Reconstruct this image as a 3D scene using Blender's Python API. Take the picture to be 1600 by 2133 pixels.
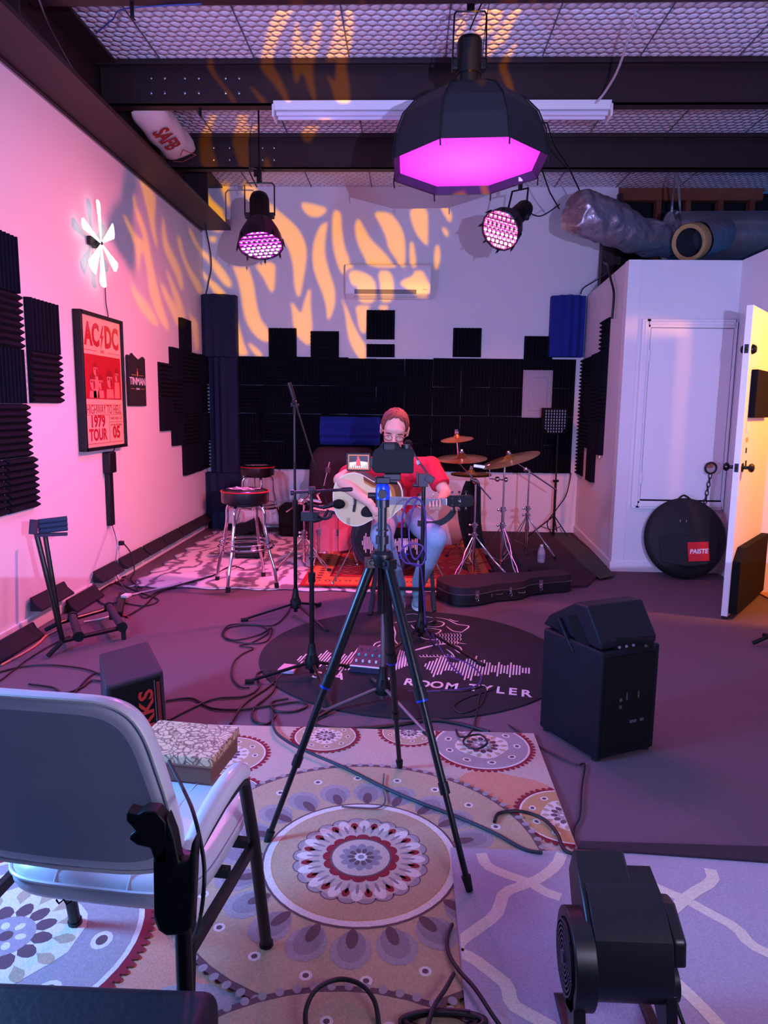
import bpy, bmesh, math, random
from mathutils import Vector, Matrix, Euler
random.seed(7)
for _o in list(bpy.data.objects): bpy.data.objects.remove(_o)
SC = bpy.context.scene
COL = SC.collection
PI = math.pi
R = math.radians

# ------------------------------------------------------------------ camera
FPX, HC = 1479.0, 1.38
def _cam_axes(pitch=8.35, yaw=1.95, roll=0.7):
    p, y, r = R(pitch), R(yaw), R(roll)
    fwd = Vector((-math.sin(y)*math.cos(p), math.cos(y)*math.cos(p), -math.sin(p)))
    r0 = Vector((math.cos(y), math.sin(y), 0)); u0 = r0.cross(fwd)
    return r0*math.cos(r)+u0*math.sin(r), u0*math.cos(r)-r0*math.sin(r), fwd
CR, CU, CF = _cam_axes()
CC = Vector((0, 0, HC))
cam_data = bpy.data.cameras.new('camera')
cam_data.sensor_fit = 'HORIZONTAL'; cam_data.sensor_width = 36; cam_data.lens = 36*FPX/1600
cam_data.clip_start = 0.05; cam_data.clip_end = 60
cam = bpy.data.objects.new('camera', cam_data); COL.objects.link(cam)
_m = Matrix((CR, CU, -CF)).transposed().to_4x4(); _m.translation = CC
cam.matrix_world = _m
SC.camera = cam

# survey helpers: where the sight line of a photo point meets a real plane of the room
def ray(x, y): return CF + CR*((x-800)/FPX) - CU*((y-1066.5)/FPX)
def FL(x, y, z=0.0):
    d = ray(x, y); return CC + d*((z-HC)/d.z)
def AT(x, y, Y):
    d = ray(x, y); return CC + d*(Y/d.y)
def LW(x, y, X=-2.3):
    d = ray(x, y); return CC + d*(X/d.x)

# ------------------------------------------------------------------ world, exposure, lights
SC.view_settings.view_transform = 'Standard'
SC.view_settings.look = 'None'
SC.view_settings.exposure = -0.15
SC.view_settings.gamma = 1.0
SC.view_settings.use_curve_mapping = False
W = bpy.data.worlds.new('world'); SC.world = W; W.use_nodes = True
W.node_tree.nodes['Background'].inputs[0].default_value = (0.03, 0.22, 0.85, 1)
W.node_tree.nodes['Background'].inputs[1].default_value = 0.22

def light(name, kind, loc, target, energy, color, size=0.1, size_y=None, spot=None, blend=0.5):
    d = bpy.data.lights.new(name, kind); d.energy = energy; d.color = color
    if kind == 'AREA':
        d.size = size
        if size_y: d.shape = 'RECTANGLE'; d.size_y = size_y
    else:
        d.shadow_soft_size = size
    if kind == 'SPOT':
        d.spot_size = R(spot); d.spot_blend = blend
    o = bpy.data.objects.new(name, d); COL.objects.link(o)
    o.location = loc
    o.rotation_euler = (Vector(target)-Vector(loc)).to_track_quat('-Z', 'Y').to_euler()
    return o
GOBO = Vector((0.56, -0.16, 1.52))
PARL = AT(543, 512, 5.6)          # pink lamp, left
PARR = AT(1042, 480, 5.5)         # salmon lamp, right
light('lavender_beam', 'SPOT', (-1.2, 1.25, 1.5), (0.9, 8.0, 2.5), 50.0, (1.000, 0.300, 0.800), 0.12, spot=95, blend=1.0)
light('blue_side_light', 'AREA', (-2.05, 1.5, 1.25), (0.9, 2.9, 0.35), 120.0, (0.12, 0.38, 1.0), 0.4)
light('added_ceiling_fill', 'AREA', (0.9, 0.7, 0.9), (0.2, 5.2, 3.73), 30.0, (0.75, 0.66, 1.0), 0.6)  # added upward fill to brighten the ceiling, no such lamp known
light('added_overhead_fill', 'AREA', (-0.2, 0.4, 3.2), (0.1, 1.6, 0.0), 2.0, (0.500, 0.500, 1.000), 0.8)  # added soft fill over the foreground rugs, not a fixture of the room
light('salmon_lamp_beam', 'SPOT', PARR+Vector((-0.10, -0.14, -0.10)), (-2.3, 5.0, 0.5), 560.0, (1.0, 0.14, 0.21), 0.10, spot=125, blend=1.0)
light('added_red_back_wash', 'SPOT', PARR+Vector((-0.05, 0.15, -0.20)), (1.0, 8.0, 0.3), 173.0, (1.000, 0.191, 0.173), 0.10, spot=70, blend=1.0)  # added red wash for the lower back wall, not the lamp's own spill
light('pink_lamp_beam', 'SPOT', PARL+Vector((0.03, -0.12, -0.17)), (-0.9, 3.5, 0.0), 120.0, (0.9, 0.13, 1.0), 0.09, spot=130, blend=0.9)
light('octabox_beam', 'AREA', AT(975, 362, 4.1)+Vector((0, 0, -0.06)), (0.28, 3.9, 0.0), 23.0, (1.000, 0.130, 0.391), 0.6)
light('gobo_beam', 'SPOT', GOBO, (-0.9, 8.0, 2.75), 4000, (1.0, 1.0, 1.0), 0.0004, spot=95, blend=0.2)
SLIDE_ADDED_BLUE = (0.072, 0.075, 0.175)  # added blue pane, carries part of the lavender light around the flames
light('doorway_lamp', 'POINT', (3.35, 4.3, 2.1), (0, 0, 0), 230, (1.0, 0.33, 0.01), 0.1)

# ------------------------------------------------------------------ colour and materials
def lin(c):
    def f(v):
        v /= 255.0
        return v/12.92 if v <= 0.04045 else ((v+0.055)/1.055)**2.4
    return (f(c[0]), f(c[1]), f(c[2]), 1.0)
MATS = {}
def mat(name, rgb, rough=0.6, metal=0.0, noise=0.0, nscale=20.0, bump=0.0, bscale=60.0, emit=None, estr=0.0, alpha=None, sheen=0.0, coat=0.0, trans=0.0, spec=None):
    if name in MATS: return MATS[name]
    m = bpy.data.materials.new(name); m.use_nodes = True
    nt = m.node_tree; b = nt.nodes['Principled BSDF']
    c = lin(rgb)
    b.inputs['Base Color'].default_value = c
    b.inputs['Roughness'].default_value = rough
    b.inputs['Metallic'].default_value = metal
    if spec is not None: b.inputs['Specular IOR Level'].default_value = spec
    if sheen: b.inputs['Sheen Weight'].default_value = sheen
    if coat: b.inputs['Coat Weight'].default_value = coat
    if trans: b.inputs['Transmission Weight'].default_value = trans
    if alpha is not None: b.inputs['Alpha'].default_value = alpha
    if emit is not None:
        b.inputs['Emission Color'].default_value = (*emit, 1); b.inputs['Emission Strength'].default_value = estr
    tc = None
    if noise or bump:
        tc = nt.nodes.new('ShaderNodeTexCoord')
    if noise:
        n = nt.nodes.new('ShaderNodeTexNoise'); n.inputs['Scale'].default_value = nscale; n.inputs['Detail'].default_value = 5
        nt.links.new(tc.outputs['Object'], n.inputs['Vector'])
        mx = nt.nodes.new('ShaderNodeMix'); mx.data_type = 'RGBA'
        mx.inputs['A'].default_value = tuple(max(0, v*(1-noise)) for v in c[:3])+(1,)
        mx.inputs['B'].default_value = tuple(min(1, v*(1+noise)) for v in c[:3])+(1,)
        nt.links.new(n.outputs['Fac'], mx.inputs['Factor']); nt.links.new(mx.outputs['Result'], b.inputs['Base Color'])
    if bump:
        n2 = nt.nodes.new('ShaderNodeTexNoise'); n2.inputs['Scale'].default_value = bscale; n2.inputs['Detail'].default_value = 4
        nt.links.new(tc.outputs['Object'], n2.inputs['Vector'])
        bp = nt.nodes.new('ShaderNodeBump'); bp.inputs['Strength'].default_value = bump; bp.inputs['Distance'].default_value = 0.01
        nt.links.new(n2.outputs['Fac'], bp.inputs['Height']); nt.links.new(bp.outputs['Normal'], b.inputs['Normal'])
    MATS[name] = m
    return m
wall_m = mat('wall_paint', (222, 220, 222), 0.75, bump=0.05, bscale=150)
trim_m = mat('trim_paint', (228, 226, 228), 0.5)
door_m = mat('door_paint', (230, 228, 230), 0.45)
steel_m = mat('rafter_paint', (42, 20, 26), 0.55, noise=0.15, nscale=6)
foam_m = mat('charcoal_foam', (9, 10, 24), 0.95, spec=.2, noise=0.2, nscale=90)
bluefoam_m = mat('blue_foam', (16, 40, 128), 0.95)
navyfoam_m = mat('navy_foam', (24, 34, 62), 0.95)
black_m = mat('black_plastic', (11, 11, 14), 0.5, spec=.35)
blackmetal_m = mat('black_metal', (14, 14, 16), 0.33, metal=0.3)
matte_m = mat('matte_black', (8, 8, 11), 0.85, spec=.25)
rubber_m = mat('rubber', (10, 10, 11), 0.8)
cable_m = mat('cable_black', (12, 11, 14), 0.5)
chrome_m = mat('chrome', (225, 225, 230), 0.12, metal=1.0)
steelgrey_m = mat('satin_steel', (150, 150, 155), 0.3, metal=0.9)
brass_m = mat('cymbal_bronze', (205, 140, 70), 0.32, metal=0.85, noise=0.12, nscale=60)
white_m = mat('white_plastic', (232, 232, 234), 0.4)
print_m = mat('print_white', (225, 220, 228), 0.7)
red_m = mat('red_print', (190, 12, 24), 0.6)
wood_m = mat('raw_lumber', (150, 96, 58), 0.7, noise=0.25, nscale=9)
def carpet_mat():
    m = mat('carpet', (102, 80, 94), 0.95, noise=0.35, nscale=260, bump=0.35, bscale=320)
    return m
carpet_m = carpet_mat()
def quilt_mat():                                 # hexagonal puffs of the foil-faced blanket
    m = mat('quilted_insulation', (226, 222, 230), 0.5)
    nt = m.node_tree; b = nt.nodes['Principled BSDF']; N = nt.nodes.new; Lk = nt.links.new
    tc = N('ShaderNodeTexCoord'); ns = N('ShaderNodeTexNoise'); ns.inputs['Scale'].default_value = 9; ns.inputs['Detail'].default_value = 2
    Lk(tc.outputs['Object'], ns.inputs['Vector'])
    va = N('ShaderNodeMixRGB'); va.blend_type = 'LINEAR_LIGHT'; va.inputs[0].default_value = 0.012; Lk(tc.outputs['Object'], va.inputs[1]); Lk(ns.outputs['Color'], va.inputs[2])
    def vm(op, a_, b_):
        n = N('ShaderNodeVectorMath'); n.operation = op
        for k, v in ((0, a_), (1, b_)):
            if v is None: continue
            if isinstance(v, tuple): n.inputs[k].default_value = v
            else: Lk(v, n.inputs[k])
        return n.outputs['Value'] if op == 'LENGTH' else n.outputs['Vector']
    s = 0.068; r = (s, s*1.732, 1.0); h = (s/2, s*0.866, 0.5)
    p = vm('MULTIPLY', va.outputs[0], (1, 1, 0)); p = vm('ADD', p, (50.0, 50.0, 0.5))
    a1 = vm('SUBTRACT', vm('MODULO', p, r), h)
    b1 = vm('SUBTRACT', vm('MODULO', vm('ADD', p, h), r), h)
    la = vm('LENGTH', vm('MULTIPLY', a1, (1, 1, 0)), None); lb = vm('LENGTH', vm('MULTIPLY', b1, (1, 1, 0)), None)
    mn = N('ShaderNodeMath'); mn.operation = 'MINIMUM'; Lk(la, mn.inputs[0]); Lk(lb, mn.inputs[1])
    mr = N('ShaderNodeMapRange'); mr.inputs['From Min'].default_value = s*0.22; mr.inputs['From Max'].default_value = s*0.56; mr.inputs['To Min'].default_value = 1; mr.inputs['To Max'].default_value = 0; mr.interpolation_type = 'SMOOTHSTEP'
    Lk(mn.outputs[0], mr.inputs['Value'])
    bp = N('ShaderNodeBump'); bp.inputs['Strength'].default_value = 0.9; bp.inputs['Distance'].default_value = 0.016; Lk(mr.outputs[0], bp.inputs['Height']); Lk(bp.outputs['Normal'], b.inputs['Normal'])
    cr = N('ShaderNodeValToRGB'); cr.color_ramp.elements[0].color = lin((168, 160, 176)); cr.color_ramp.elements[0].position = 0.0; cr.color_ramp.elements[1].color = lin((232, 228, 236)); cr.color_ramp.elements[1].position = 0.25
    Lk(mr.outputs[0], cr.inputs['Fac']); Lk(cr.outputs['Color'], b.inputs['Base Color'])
    return m
quilt_m = quilt_mat()

# ------------------------------------------------------------------ mesh builder
class MB:
    def __init__(s): s.v = []; s.f = []; s.m = []; s.mi = 0
    def add(s, vs, fs):
        n = len(s.v); s.v += [tuple(v) for v in vs]; s.f += [tuple(i+n for i in f) for f in fs]; s.m += [s.mi]*len(fs); return s
    def box(s, c, d, rot=None):
        c = Vector(c); vs = []
        for x in (-.5, .5):
            for y in (-.5, .5):
                for z in (-.5, .5):
                    p = Vector((x*d[0], y*d[1], z*d[2]))
                    if rot is not None: p = rot @ p
                    vs.append(c+p)
        return s.add(vs, [(0, 1, 3, 2), (4, 6, 7, 5), (0, 4, 5, 1), (2, 3, 7, 6), (0, 2, 6, 4), (1, 5, 7, 3)])
    def bar(s, a, b, w, h, up=(0, 0, 1)):          # box between two points
        a, b = Vector(a), Vector(b); d = (b-a); L = d.length; d.normalize()
        u = Vector(up); x = d.cross(u)
        if x.length < 1e-4: x = d.cross(Vector((1, 0, 0)))
        x.normalize(); z = x.cross(d)
        return s.box((a+b)/2, (w, L, h), Matrix((x, d, z)).transposed())
    def tube(s, pts, r, n=10, closed=False, caps=True):
        pts = [Vector(p) for p in pts]; k = len(pts)
        rs = r if isinstance(r, (list, tuple)) else [r]*k
        rings = []; prev = None
        for i, p in enumerate(pts):
            if closed: t = pts[(i+1) % k]-pts[i-1]
            elif i == 0: t = pts[1]-pts[0]
            elif i == k-1: t = pts[-1]-pts[-2]
            else: t = (pts[i+1]-pts[i]).normalized()+(pts[i]-pts[i-1]).normalized()
            if t.length < 1e-9: t = Vector((0, 0, 1))
            t.normalize()
            if prev is None:
                a = Vector((0, 0, 1)) if abs(t.z) < .9 else Vector((1, 0, 0))
                nrm = (a-t*a.dot(t)).normalized()
            else:
                nrm = prev-t*prev.dot(t)
                nrm = nrm.normalized() if nrm.length > 1e-6 else prev
            prev = nrm; bi = t.cross(nrm)
            rings.append([p+(nrm*math.cos(2*PI*j/n)+bi*math.sin(2*PI*j/n))*rs[i] for j in range(n)])
        vs = [v for r_ in rings for v in r_]; fs = []
        for i in range(k if closed else k-1):
            a = i*n; b = ((i+1) % k)*n
            for j in range(n):
                fs.append((a+j, a+(j+1) % n, b+(j+1) % n, b+j))
        if caps and not closed:
            fs.append(tuple(range(n-1, -1, -1))); fs.append(tuple((k-1)*n+j for j in range(n)))
        return s.add(vs, fs)
    def cyl(s, a, b, r, r2=None, n=20): return s.tube([a, b], [r, r if r2 is None else r2], n)
    def lathe(s, prof, c=(0, 0, 0), axis=(0, 0, 1), n=32, cap=True):   # prof: [(radius, height)]
        c = Vector(c); ax = Vector(axis).normalized()
        a = Vector((1, 0, 0)) if abs(ax.x) < .9 else Vector((0, 1, 0))
        x = (a-ax*a.dot(ax)).normalized(); y = ax.cross(x)
        vs = []; fs = []
        for (r, h) in prof:
            for j in range(n):
                vs.append(c+ax*h+(x*math.cos(2*PI*j/n)+y*math.sin(2*PI*j/n))*r)
        for i in range(len(prof)-1):
            for j in range(n):
                fs.append((i*n+j, i*n+(j+1) % n, (i+1)*n+(j+1) % n, (i+1)*n+j))
        if cap:
            fs.append(tuple(range(n-1, -1, -1))); fs.append(tuple((len(prof)-1)*n+j for j in range(n)))
        return s.add(vs, fs)
    def ball(s, c, r, n=16, m=10, rot=None):
        c = Vector(c); r = Vector((r, r, r)) if isinstance(r, (int, float)) else Vector(r)
        vs = []; fs = []
        for i in range(m+1):
            th = PI*i/m
            for j in range(n):
                p = Vector((r.x*math.sin(th)*math.cos(2*PI*j/n), r.y*math.sin(th)*math.sin(2*PI*j/n), r.z*math.cos(th)))
                if rot is not None: p = rot @ p
                vs.append(c+p)
        for i in range(m):
            for j in range(n):
                fs.append((i*n+j, (i+1)*n+j, (i+1)*n+(j+1) % n, i*n+(j+1) % n))
        return s.add(vs, fs)
    def prism(s, poly, M, d):                      # 2D outline in frame M (4x4), extruded along its z
        n = len(poly)
        area = sum(poly[i][0]*poly[(i+1) % n][1]-poly[(i+1) % n][0]*poly[i][1] for i in range(n))
        if area < 0: poly = poly[::-1]
        vs = [M @ Vector((p[0], p[1], 0)) for p in poly]+[M @ Vector((p[0], p[1], d)) for p in poly]
        fs = [tuple(range(n-1, -1, -1)), tuple(range(n, 2*n))]+[(i, (i+1) % n, n+(i+1) % n, n+i) for i in range(n)]
        return s.add(vs, fs)
    def flat(s, poly, M):
        n = len(poly)
        area = sum(poly[i][0]*poly[(i+1) % n][1]-poly[(i+1) % n][0]*poly[i][1] for i in range(n))
        if area < 0: poly = poly[::-1]
        return s.add([M @ Vector((p[0], p[1], 0)) for p in poly], [tuple(range(n))])
    def quad(s, a, b, c, d): return s.add([a, b, c, d], [(0, 1, 2, 3)])
    def mesh(s, name, mats):
        me = bpy.data.meshes.new(name); me.from_pydata(s.v, [], s.f)
        for m in (mats if isinstance(mats, (list, tuple)) else [mats]): me.materials.append(m)
        me.polygons.foreach_set('material_index', s.m)
        me.update()
        bm = bmesh.new(); bm.from_mesh(me)
        big = [f for f in bm.faces if len(f.verts) > 4]
        if big: bmesh.ops.triangulate(bm, faces=big, ngon_method='EAR_CLIP')
        bmesh.ops.recalc_face_normals(bm, faces=bm.faces[:])
        bm.to_mesh(me); bm.free()
        return me

def frame(o, x, y):
    x = Vector(x).normalized(); y = Vector(y); z = x.cross(y).normalized(); y = z.cross(x)
    M = Matrix((x, y, z)).transposed().to_4x4(); M.translation = Vector(o); return M
def smooth_mesh(me, ang=35):
    me.polygons.foreach_set('use_smooth', [True]*len(me.polygons))
    bm = bmesh.new(); bm.from_mesh(me)
    for e in bm.edges:
        if len(e.link_faces) == 2:
            e.smooth = e.calc_face_angle(0) < R(ang)
    bm.to_mesh(me); bm.free()
def wmat(o):
    M = Matrix.LocRotScale(o.location, o.rotation_euler, o.scale)
    return (wmat(o.parent) @ o.matrix_parent_inverse @ M) if o.parent else M
def obj(name, mb, mats, parent=None, smooth=True, bevel=0, seg=2, ang=35, subsurf=0):
    me = mb if isinstance(mb, bpy.types.Mesh) else mb.mesh(name, mats)
    if smooth: smooth_mesh(me, ang)
    o = bpy.data.objects.new(name, me)
    if parent is None:
        vs = [v.co for v in me.vertices]
        c = Vector(((min(v.x for v in vs)+max(v.x for v in vs))/2, (min(v.y for v in vs)+max(v.y for v in vs))/2, min(v.z for v in vs)))
        me.transform(Matrix.Translation(-c)); o.location = c
    else:
        o.parent = parent; o.matrix_parent_inverse = wmat(parent).inverted()
    COL.objects.link(o)
    if bevel:
        b = o.modifiers.new('bevel', 'BEVEL'); b.width = bevel; b.segments = seg; b.limit_method = 'ANGLE'; b.angle_limit = R(40)
    if subsurf:
        b = o.modifiers.new('sub', 'SUBSURF'); b.levels = subsurf; b.render_levels = subsurf
    return o
def tag(o, label=None, cat=None, group=None, kind=None):
    if label: o['label'] = label
    if cat: o['category'] = cat
    if group: o['group'] = group
    if kind: o['kind'] = kind
    return o
def thing(name, label, cat, loc=(0, 0, 0), rotz=0, group=None):
    o = bpy.data.objects.new(name, None); COL.objects.link(o); o.empty_display_size = 0.05
    o.location = loc; o.rotation_euler = (0, 0, rotz)
    return tag(o, label, cat, group)
def struct(name, mb, m, parent=None, **k):
    o = obj(name, mb, m, parent, **k)
    if parent is None: o['kind'] = 'structure'
    return o
def kids(o): return [c for c in COL.objects if c.parent == o]
def dup(root, loc, rotz=None, label=None, group=None):
    def cp(o, par):
        c = o.copy(); COL.objects.link(c)
        if par is not None: c.parent = par
        for k in kids(o): cp(k, c)
        return c
    r = cp(root, None); r.location = loc
    if rotz is not None: r.rotation_euler = (0, 0, rotz)
    if label: r['label'] = label
    if group: r['group'] = group
    return r
def chaikin(p, k=1, closed=True):
    for _ in range(k):
        q = []; n = len(p)
        for i in range(n if closed else n-1):
            a, b = Vector(p[i]), Vector(p[(i+1) % n]); q += [a*.75+b*.25, a*.25+b*.75]
        if not closed: q = [Vector(p[0])]+q+[Vector(p[-1])]
        p = q
    return p
def spline(pts, k=6, closed=False):               # Catmull-Rom
    pts = [Vector(p) for p in pts]; n = len(pts); out = []
    rng = range(n if closed else n-1)
    for i in rng:
        if closed: p0, p1, p2, p3 = pts[i-1], pts[i], pts[(i+1) % n], pts[(i+2) % n]
        else: p0, p1, p2, p3 = pts[max(i-1, 0)], pts[i], pts[i+1], pts[min(i+2, n-1)]
        for j in range(k):
            t = j/k
            out.append(0.5*((2*p1)+(p2-p0)*t+(2*p0-5*p1+4*p2-p3)*t*t+(3*p1-p0-3*p2+p3)*t**3))
    if not closed: out.append(pts[-1])
    return out
def curve_to_mesh(cu, name):
    o = bpy.data.objects.new(name, cu); COL.objects.link(o)
    dg = bpy.context.evaluated_depsgraph_get(); dg.update()
    me = bpy.data.meshes.new_from_object(o.evaluated_get(dg)); me = me.copy()
    bpy.data.objects.remove(o); bpy.data.curves.remove(cu); me.name = name
    return me
def text_mesh(txt, size, M, m, name='lettering', extrude=0.0006, sx=1.0, align='CENTER', space=1.0, shear=0.0, bold=0.0):
    cu = bpy.data.curves.new(name, 'FONT'); cu.body = txt; cu.size = size; cu.extrude = extrude
    cu.align_x = align; cu.align_y = 'CENTER'; cu.space_character = space; cu.shear = shear; cu.offset = bold; cu.resolution_u = 3
    me = curve_to_mesh(cu, name)
    me.transform(M @ Matrix.Diagonal((sx, 1, 1, 1)))
    me.materials.clear(); me.materials.append(m)
    return me
def remeshed(mb, name, m, voxel, smooth_it=6, fac=0.6):
    me = mb.mesh(name, m)
    o = bpy.data.objects.new(name, me); COL.objects.link(o)
    r = o.modifiers.new('r', 'REMESH'); r.mode = 'VOXEL'; r.voxel_size = voxel; r.adaptivity = 0
    s = o.modifiers.new('s', 'SMOOTH'); s.iterations = smooth_it; s.factor = fac
    dg = bpy.context.evaluated_depsgraph_get(); dg.update()
    me2 = bpy.data.meshes.new_from_object(o.evaluated_get(dg)).copy()
    bpy.data.objects.remove(o)
    me2.name = name; me2.materials.clear()
    for q in (m if isinstance(m, (list, tuple)) else [m]): me2.materials.append(q)
    me2.polygons.foreach_set('use_smooth', [True]*len(me2.polygons))
    return me2
ORD = ['first', 'second', 'third', 'fourth', 'fifth', 'sixth', 'seventh', 'eighth', 'ninth', 'tenth', 'eleventh', 'twelfth', 'thirteenth']
# ================================================================== room shell
XL, YB, ZC = -2.3, 8.05, 3.73
mb = MB(); mb.box((0.9, 4.0, -0.05), (9.0, 10.6, 0.1)); struct('floor', mb, carpet_m, smooth=False)
mb = MB(); mb.box((XL-0.06, 3.9, 1.9), (0.12, 8.5, 3.8)); struct('wall_left', mb, wall_m, smooth=False)
mb = MB()
mb.box((-0.12, YB+0.06, 1.9), (4.6, 0.12, 3.8))                       # painted sheet as far as the dark opening
struct('wall_back', mb, wall_m, smooth=False)
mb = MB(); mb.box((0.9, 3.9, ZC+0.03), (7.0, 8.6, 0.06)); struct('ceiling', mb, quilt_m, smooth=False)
# seams where the insulation rolls meet
mb = MB()
for x in (-1.75, -1.1, -0.45, 0.2, 0.85, 1.5, 2.15, 2.8): mb.box((x, 3.9, ZC-0.004), (0.006, 8.3, 0.008))
struct('trim_5', mb, mat('seam_grey', (96, 90, 100), 0.9), smooth=False)
# right hand partition beside the stage, store room face and doorway wall
ZP = 2.6
WR0, WR1, WR2 = Vector((1.90, YB, 0)), Vector((1.77, 6.1, 0)), Vector((2.68, 6.1, 0))
def wallseg(mb, a, b, z0, z1, t, side=1):
    a, b = Vector(a), Vector(b); d = (b-a).normalized(); nrm = Vector((d.y, -d.x, 0))*side
    vs = [a+Vector((0, 0, z0)), b+Vector((0, 0, z0)), b+nrm*t+Vector((0, 0, z0)), a+nrm*t+Vector((0, 0, z0))]
    vs += [v+Vector((0, 0, z1-z0)) for v in vs]
    mb.add(vs, [(0, 1, 2, 3), (4, 5, 6, 7), (0, 1, 5, 4), (1, 2, 6, 5), (2, 3, 7, 6), (3, 0, 4, 7)])
mb = MB(); wallseg(mb, WR0, WR1, 0, ZP, 0.1, -1); struct('wall_right', mb, wall_m, smooth=False)
mb = MB(); wallseg(mb, WR1+Vector((0, 0, 0)), WR2+Vector((0.1, 0, 0)), 0, ZP, 0.1, -1); struct('wall_storeroom', mb, wall_m, smooth=False)
mb = MB()
XD = 2.68
mb.box((XD+0.05, (6.1+5.42)/2, ZP/2), (0.1, 6.1-5.42, ZP))
mb.box((XD+0.05, 4.93, (2.1+ZP)/2), (0.1, 0.98, ZP-2.1))
mb.box((XD+0.05, 2.2, ZP/2), (0.1, 4.48, ZP))
struct('wall_doorway', mb, wall_m, smooth=False)
mb = MB()                                                              # door casing and threshold
mb.box((XD-0.008, 5.455, 1.05), (0.02, 0.07, 2.1)); mb.box((XD-0.008, 4.40, 1.05), (0.02, 0.07, 2.1)); mb.box((XD-0.008, 4.93, 2.13), (0.02, 1.1, 0.07))
struct('trim_1', mb, trim_m, smooth=False, bevel=0.004)
mb = MB(); mb.box((XD+0.75, 4.9, 0.006), (1.46, 1.6, 0.012)); struct('trim_2', mb, mat('wood_floor', (176, 110, 60), 0.45, noise=0.3, nscale=5), smooth=False)
mb = MB(); mb.box((XD+1.5, 4.9, 1.3), (0.08, 2.6, 2.6)); mb.box((XD+0.8, 6.15, 1.3), (1.4, 0.08, 2.6)); mb.box((XD+0.85, 4.7, 2.56), (1.5, 3.0, 0.04)); struct('wall_nextroom', mb, mat('nextroom_paint', (150, 130, 100), 0.8), smooth=False)  # low ceiling slab added to keep the doorway lamp off the duct
# baseboards
mb = MB(); mb.box((XL+0.008, 3.9, 0.045), (0.016, 8.3, 0.09)); struct('baseboard_left', mb, trim_m, smooth=False, bevel=0.003)
mb = MB(); mb.box((-0.2, YB-0.008, 0.04), (4.2, 0.016, 0.08)); struct('baseboard_back', mb, trim_m, smooth=False)
mb = MB(); wallseg(mb, WR0, WR1+Vector((-0.0, -0.014, 0)), 0, 0.085, 0.014, 1); struct('baseboard_right', mb, trim_m, smooth=False)
mb = MB(); mb.box(((WR1.x+WR2.x)/2, 6.093, 0.043), (WR2.x-WR1.x, 0.014, 0.085)); struct('baseboard_storeroom', mb, trim_m, smooth=False)
# trim strip at the top of the painted left wall
mb = MB(); mb.box((XL+0.006, 3.9, 3.255), (0.02, 8.2, 0.022)); struct('trim_3', mb, steelgrey_m, smooth=False)

# rafter against the left wall
mb = MB()
mb.box((XL+0.16, 3.9, 3.285), (0.32, 8.25, 0.03)); mb.box((XL+0.05, 3.9, 3.50), (0.03, 8.25, 0.44)); mb.box((XL+0.12, 3.9, 3.715), (0.24, 8.25, 0.02))
for y in (1.2, 2.55, 3.88, 7.3): mb.box((XL+0.17, y, 3.5), (0.22, 0.02, 0.42))
t = struct('trim_4', mb, steel_m, smooth=False)
tag(t, 'dark red-brown steel rafter running along the top of the left wall', None)
# purlins
def purlin(y, lab, x1):
    t = thing('purlin', lab, 'ceiling beam', (0, y, 3.46), 0, 'steel purlins under the quilted ceiling')
    mb = MB(); x0 = XL+0.1
    mb.box(((x0+x1)/2, y+0.006, 3.595), (x1-x0, 0.012, 0.27)); mb.box(((x0+x1)/2, y+0.045, 3.466), (x1-x0, 0.09, 0.012)); mb.box(((x0+x1)/2, y-0.035, 3.722), (x1-x0, 0.08, 0.012))
    mb.box(((x0+x1)/2, y-0.072, 3.71), (x1-x0, 0.006, 0.03))
    obj('web', mb, steel_m, t, smooth=False)
    return t
P0 = purlin(3.95, 'dark steel purlin at the very top edge of the picture', 4.4)
P1 = purlin(5.28, 'dark steel purlin just in front of the fluorescent tube fixture', 4.4)
P2 = purlin(6.61, 'dark steel purlin nearest the back wall, behind the tube fixture', 4.4)
for P, pxs, py in ((P1, (315, 343, 385, 414, 470, 498), (163, 194)), (P2, (445, 478, 547, 571), (308, 333))):
    for px in pxs:
        for q in py:
            c = AT(px, q, P.location.y-0.002); mb = MB(); mb.lathe([(0.011, 0), (0.010, 0.006), (0.005, 0.009)], c, (0, -1, 0), 8)
            obj('bolt', mb, steelgrey_m, P)
for px, py, Y, z in ((275, 20, 4.0, 3.40), (417, 228, 5.33, 3.41)):
    c = AT(px, py, Y); mb = MB(); mb.box(c, (0.022, 0.004, 0.085)); mb.box(c+Vector((0, 0.012, -0.04)), (0.022, 0.028, 0.004))
    tag(obj('bracket', mb, black_m, bevel=0.002), 'small black perforated bracket hanging under the %s' % ('topmost beam' if Y < 5 else 'beam above the long tube fixture'), 'bracket')
# opening with raw studs at the right end of the back wall
mb = MB()
a, b = 2.18, 3.7
mb.box(((a+b)/2, YB+0.05, 3.66), (b-a, 0.09, 0.12)); 
for x in (2.215, 2.62, 2.93, 3.27, 3.6): mb.box((x, YB+0.06, 3.0), (0.055, 0.09, 1.3))
mb.box(((a+b)/2, YB+0.05, 3.30), (b-a, 0.09, 0.05))
struct('trim_6', mb, mat('stud_wood', (118, 66, 44), 0.8, noise=0.3, nscale=10), smooth=False)
mb = MB(); mb.box(((a+b)/2, YB+0.5, 2.6), (b-a+0.6, 0.05, 2.4)); struct('wall_attic', mb, mat('attic_dark', (22, 16, 20), 0.9), smooth=False)
mb = MB(); mb.box((2.19, YB-0.03, 3.0), (0.05, 0.06, 1.3)); mb.box((2.05, 7.9, 2.9), (0.12, 0.12, 0.7)); struct('trim_7', mb, steel_m, smooth=False)

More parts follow.
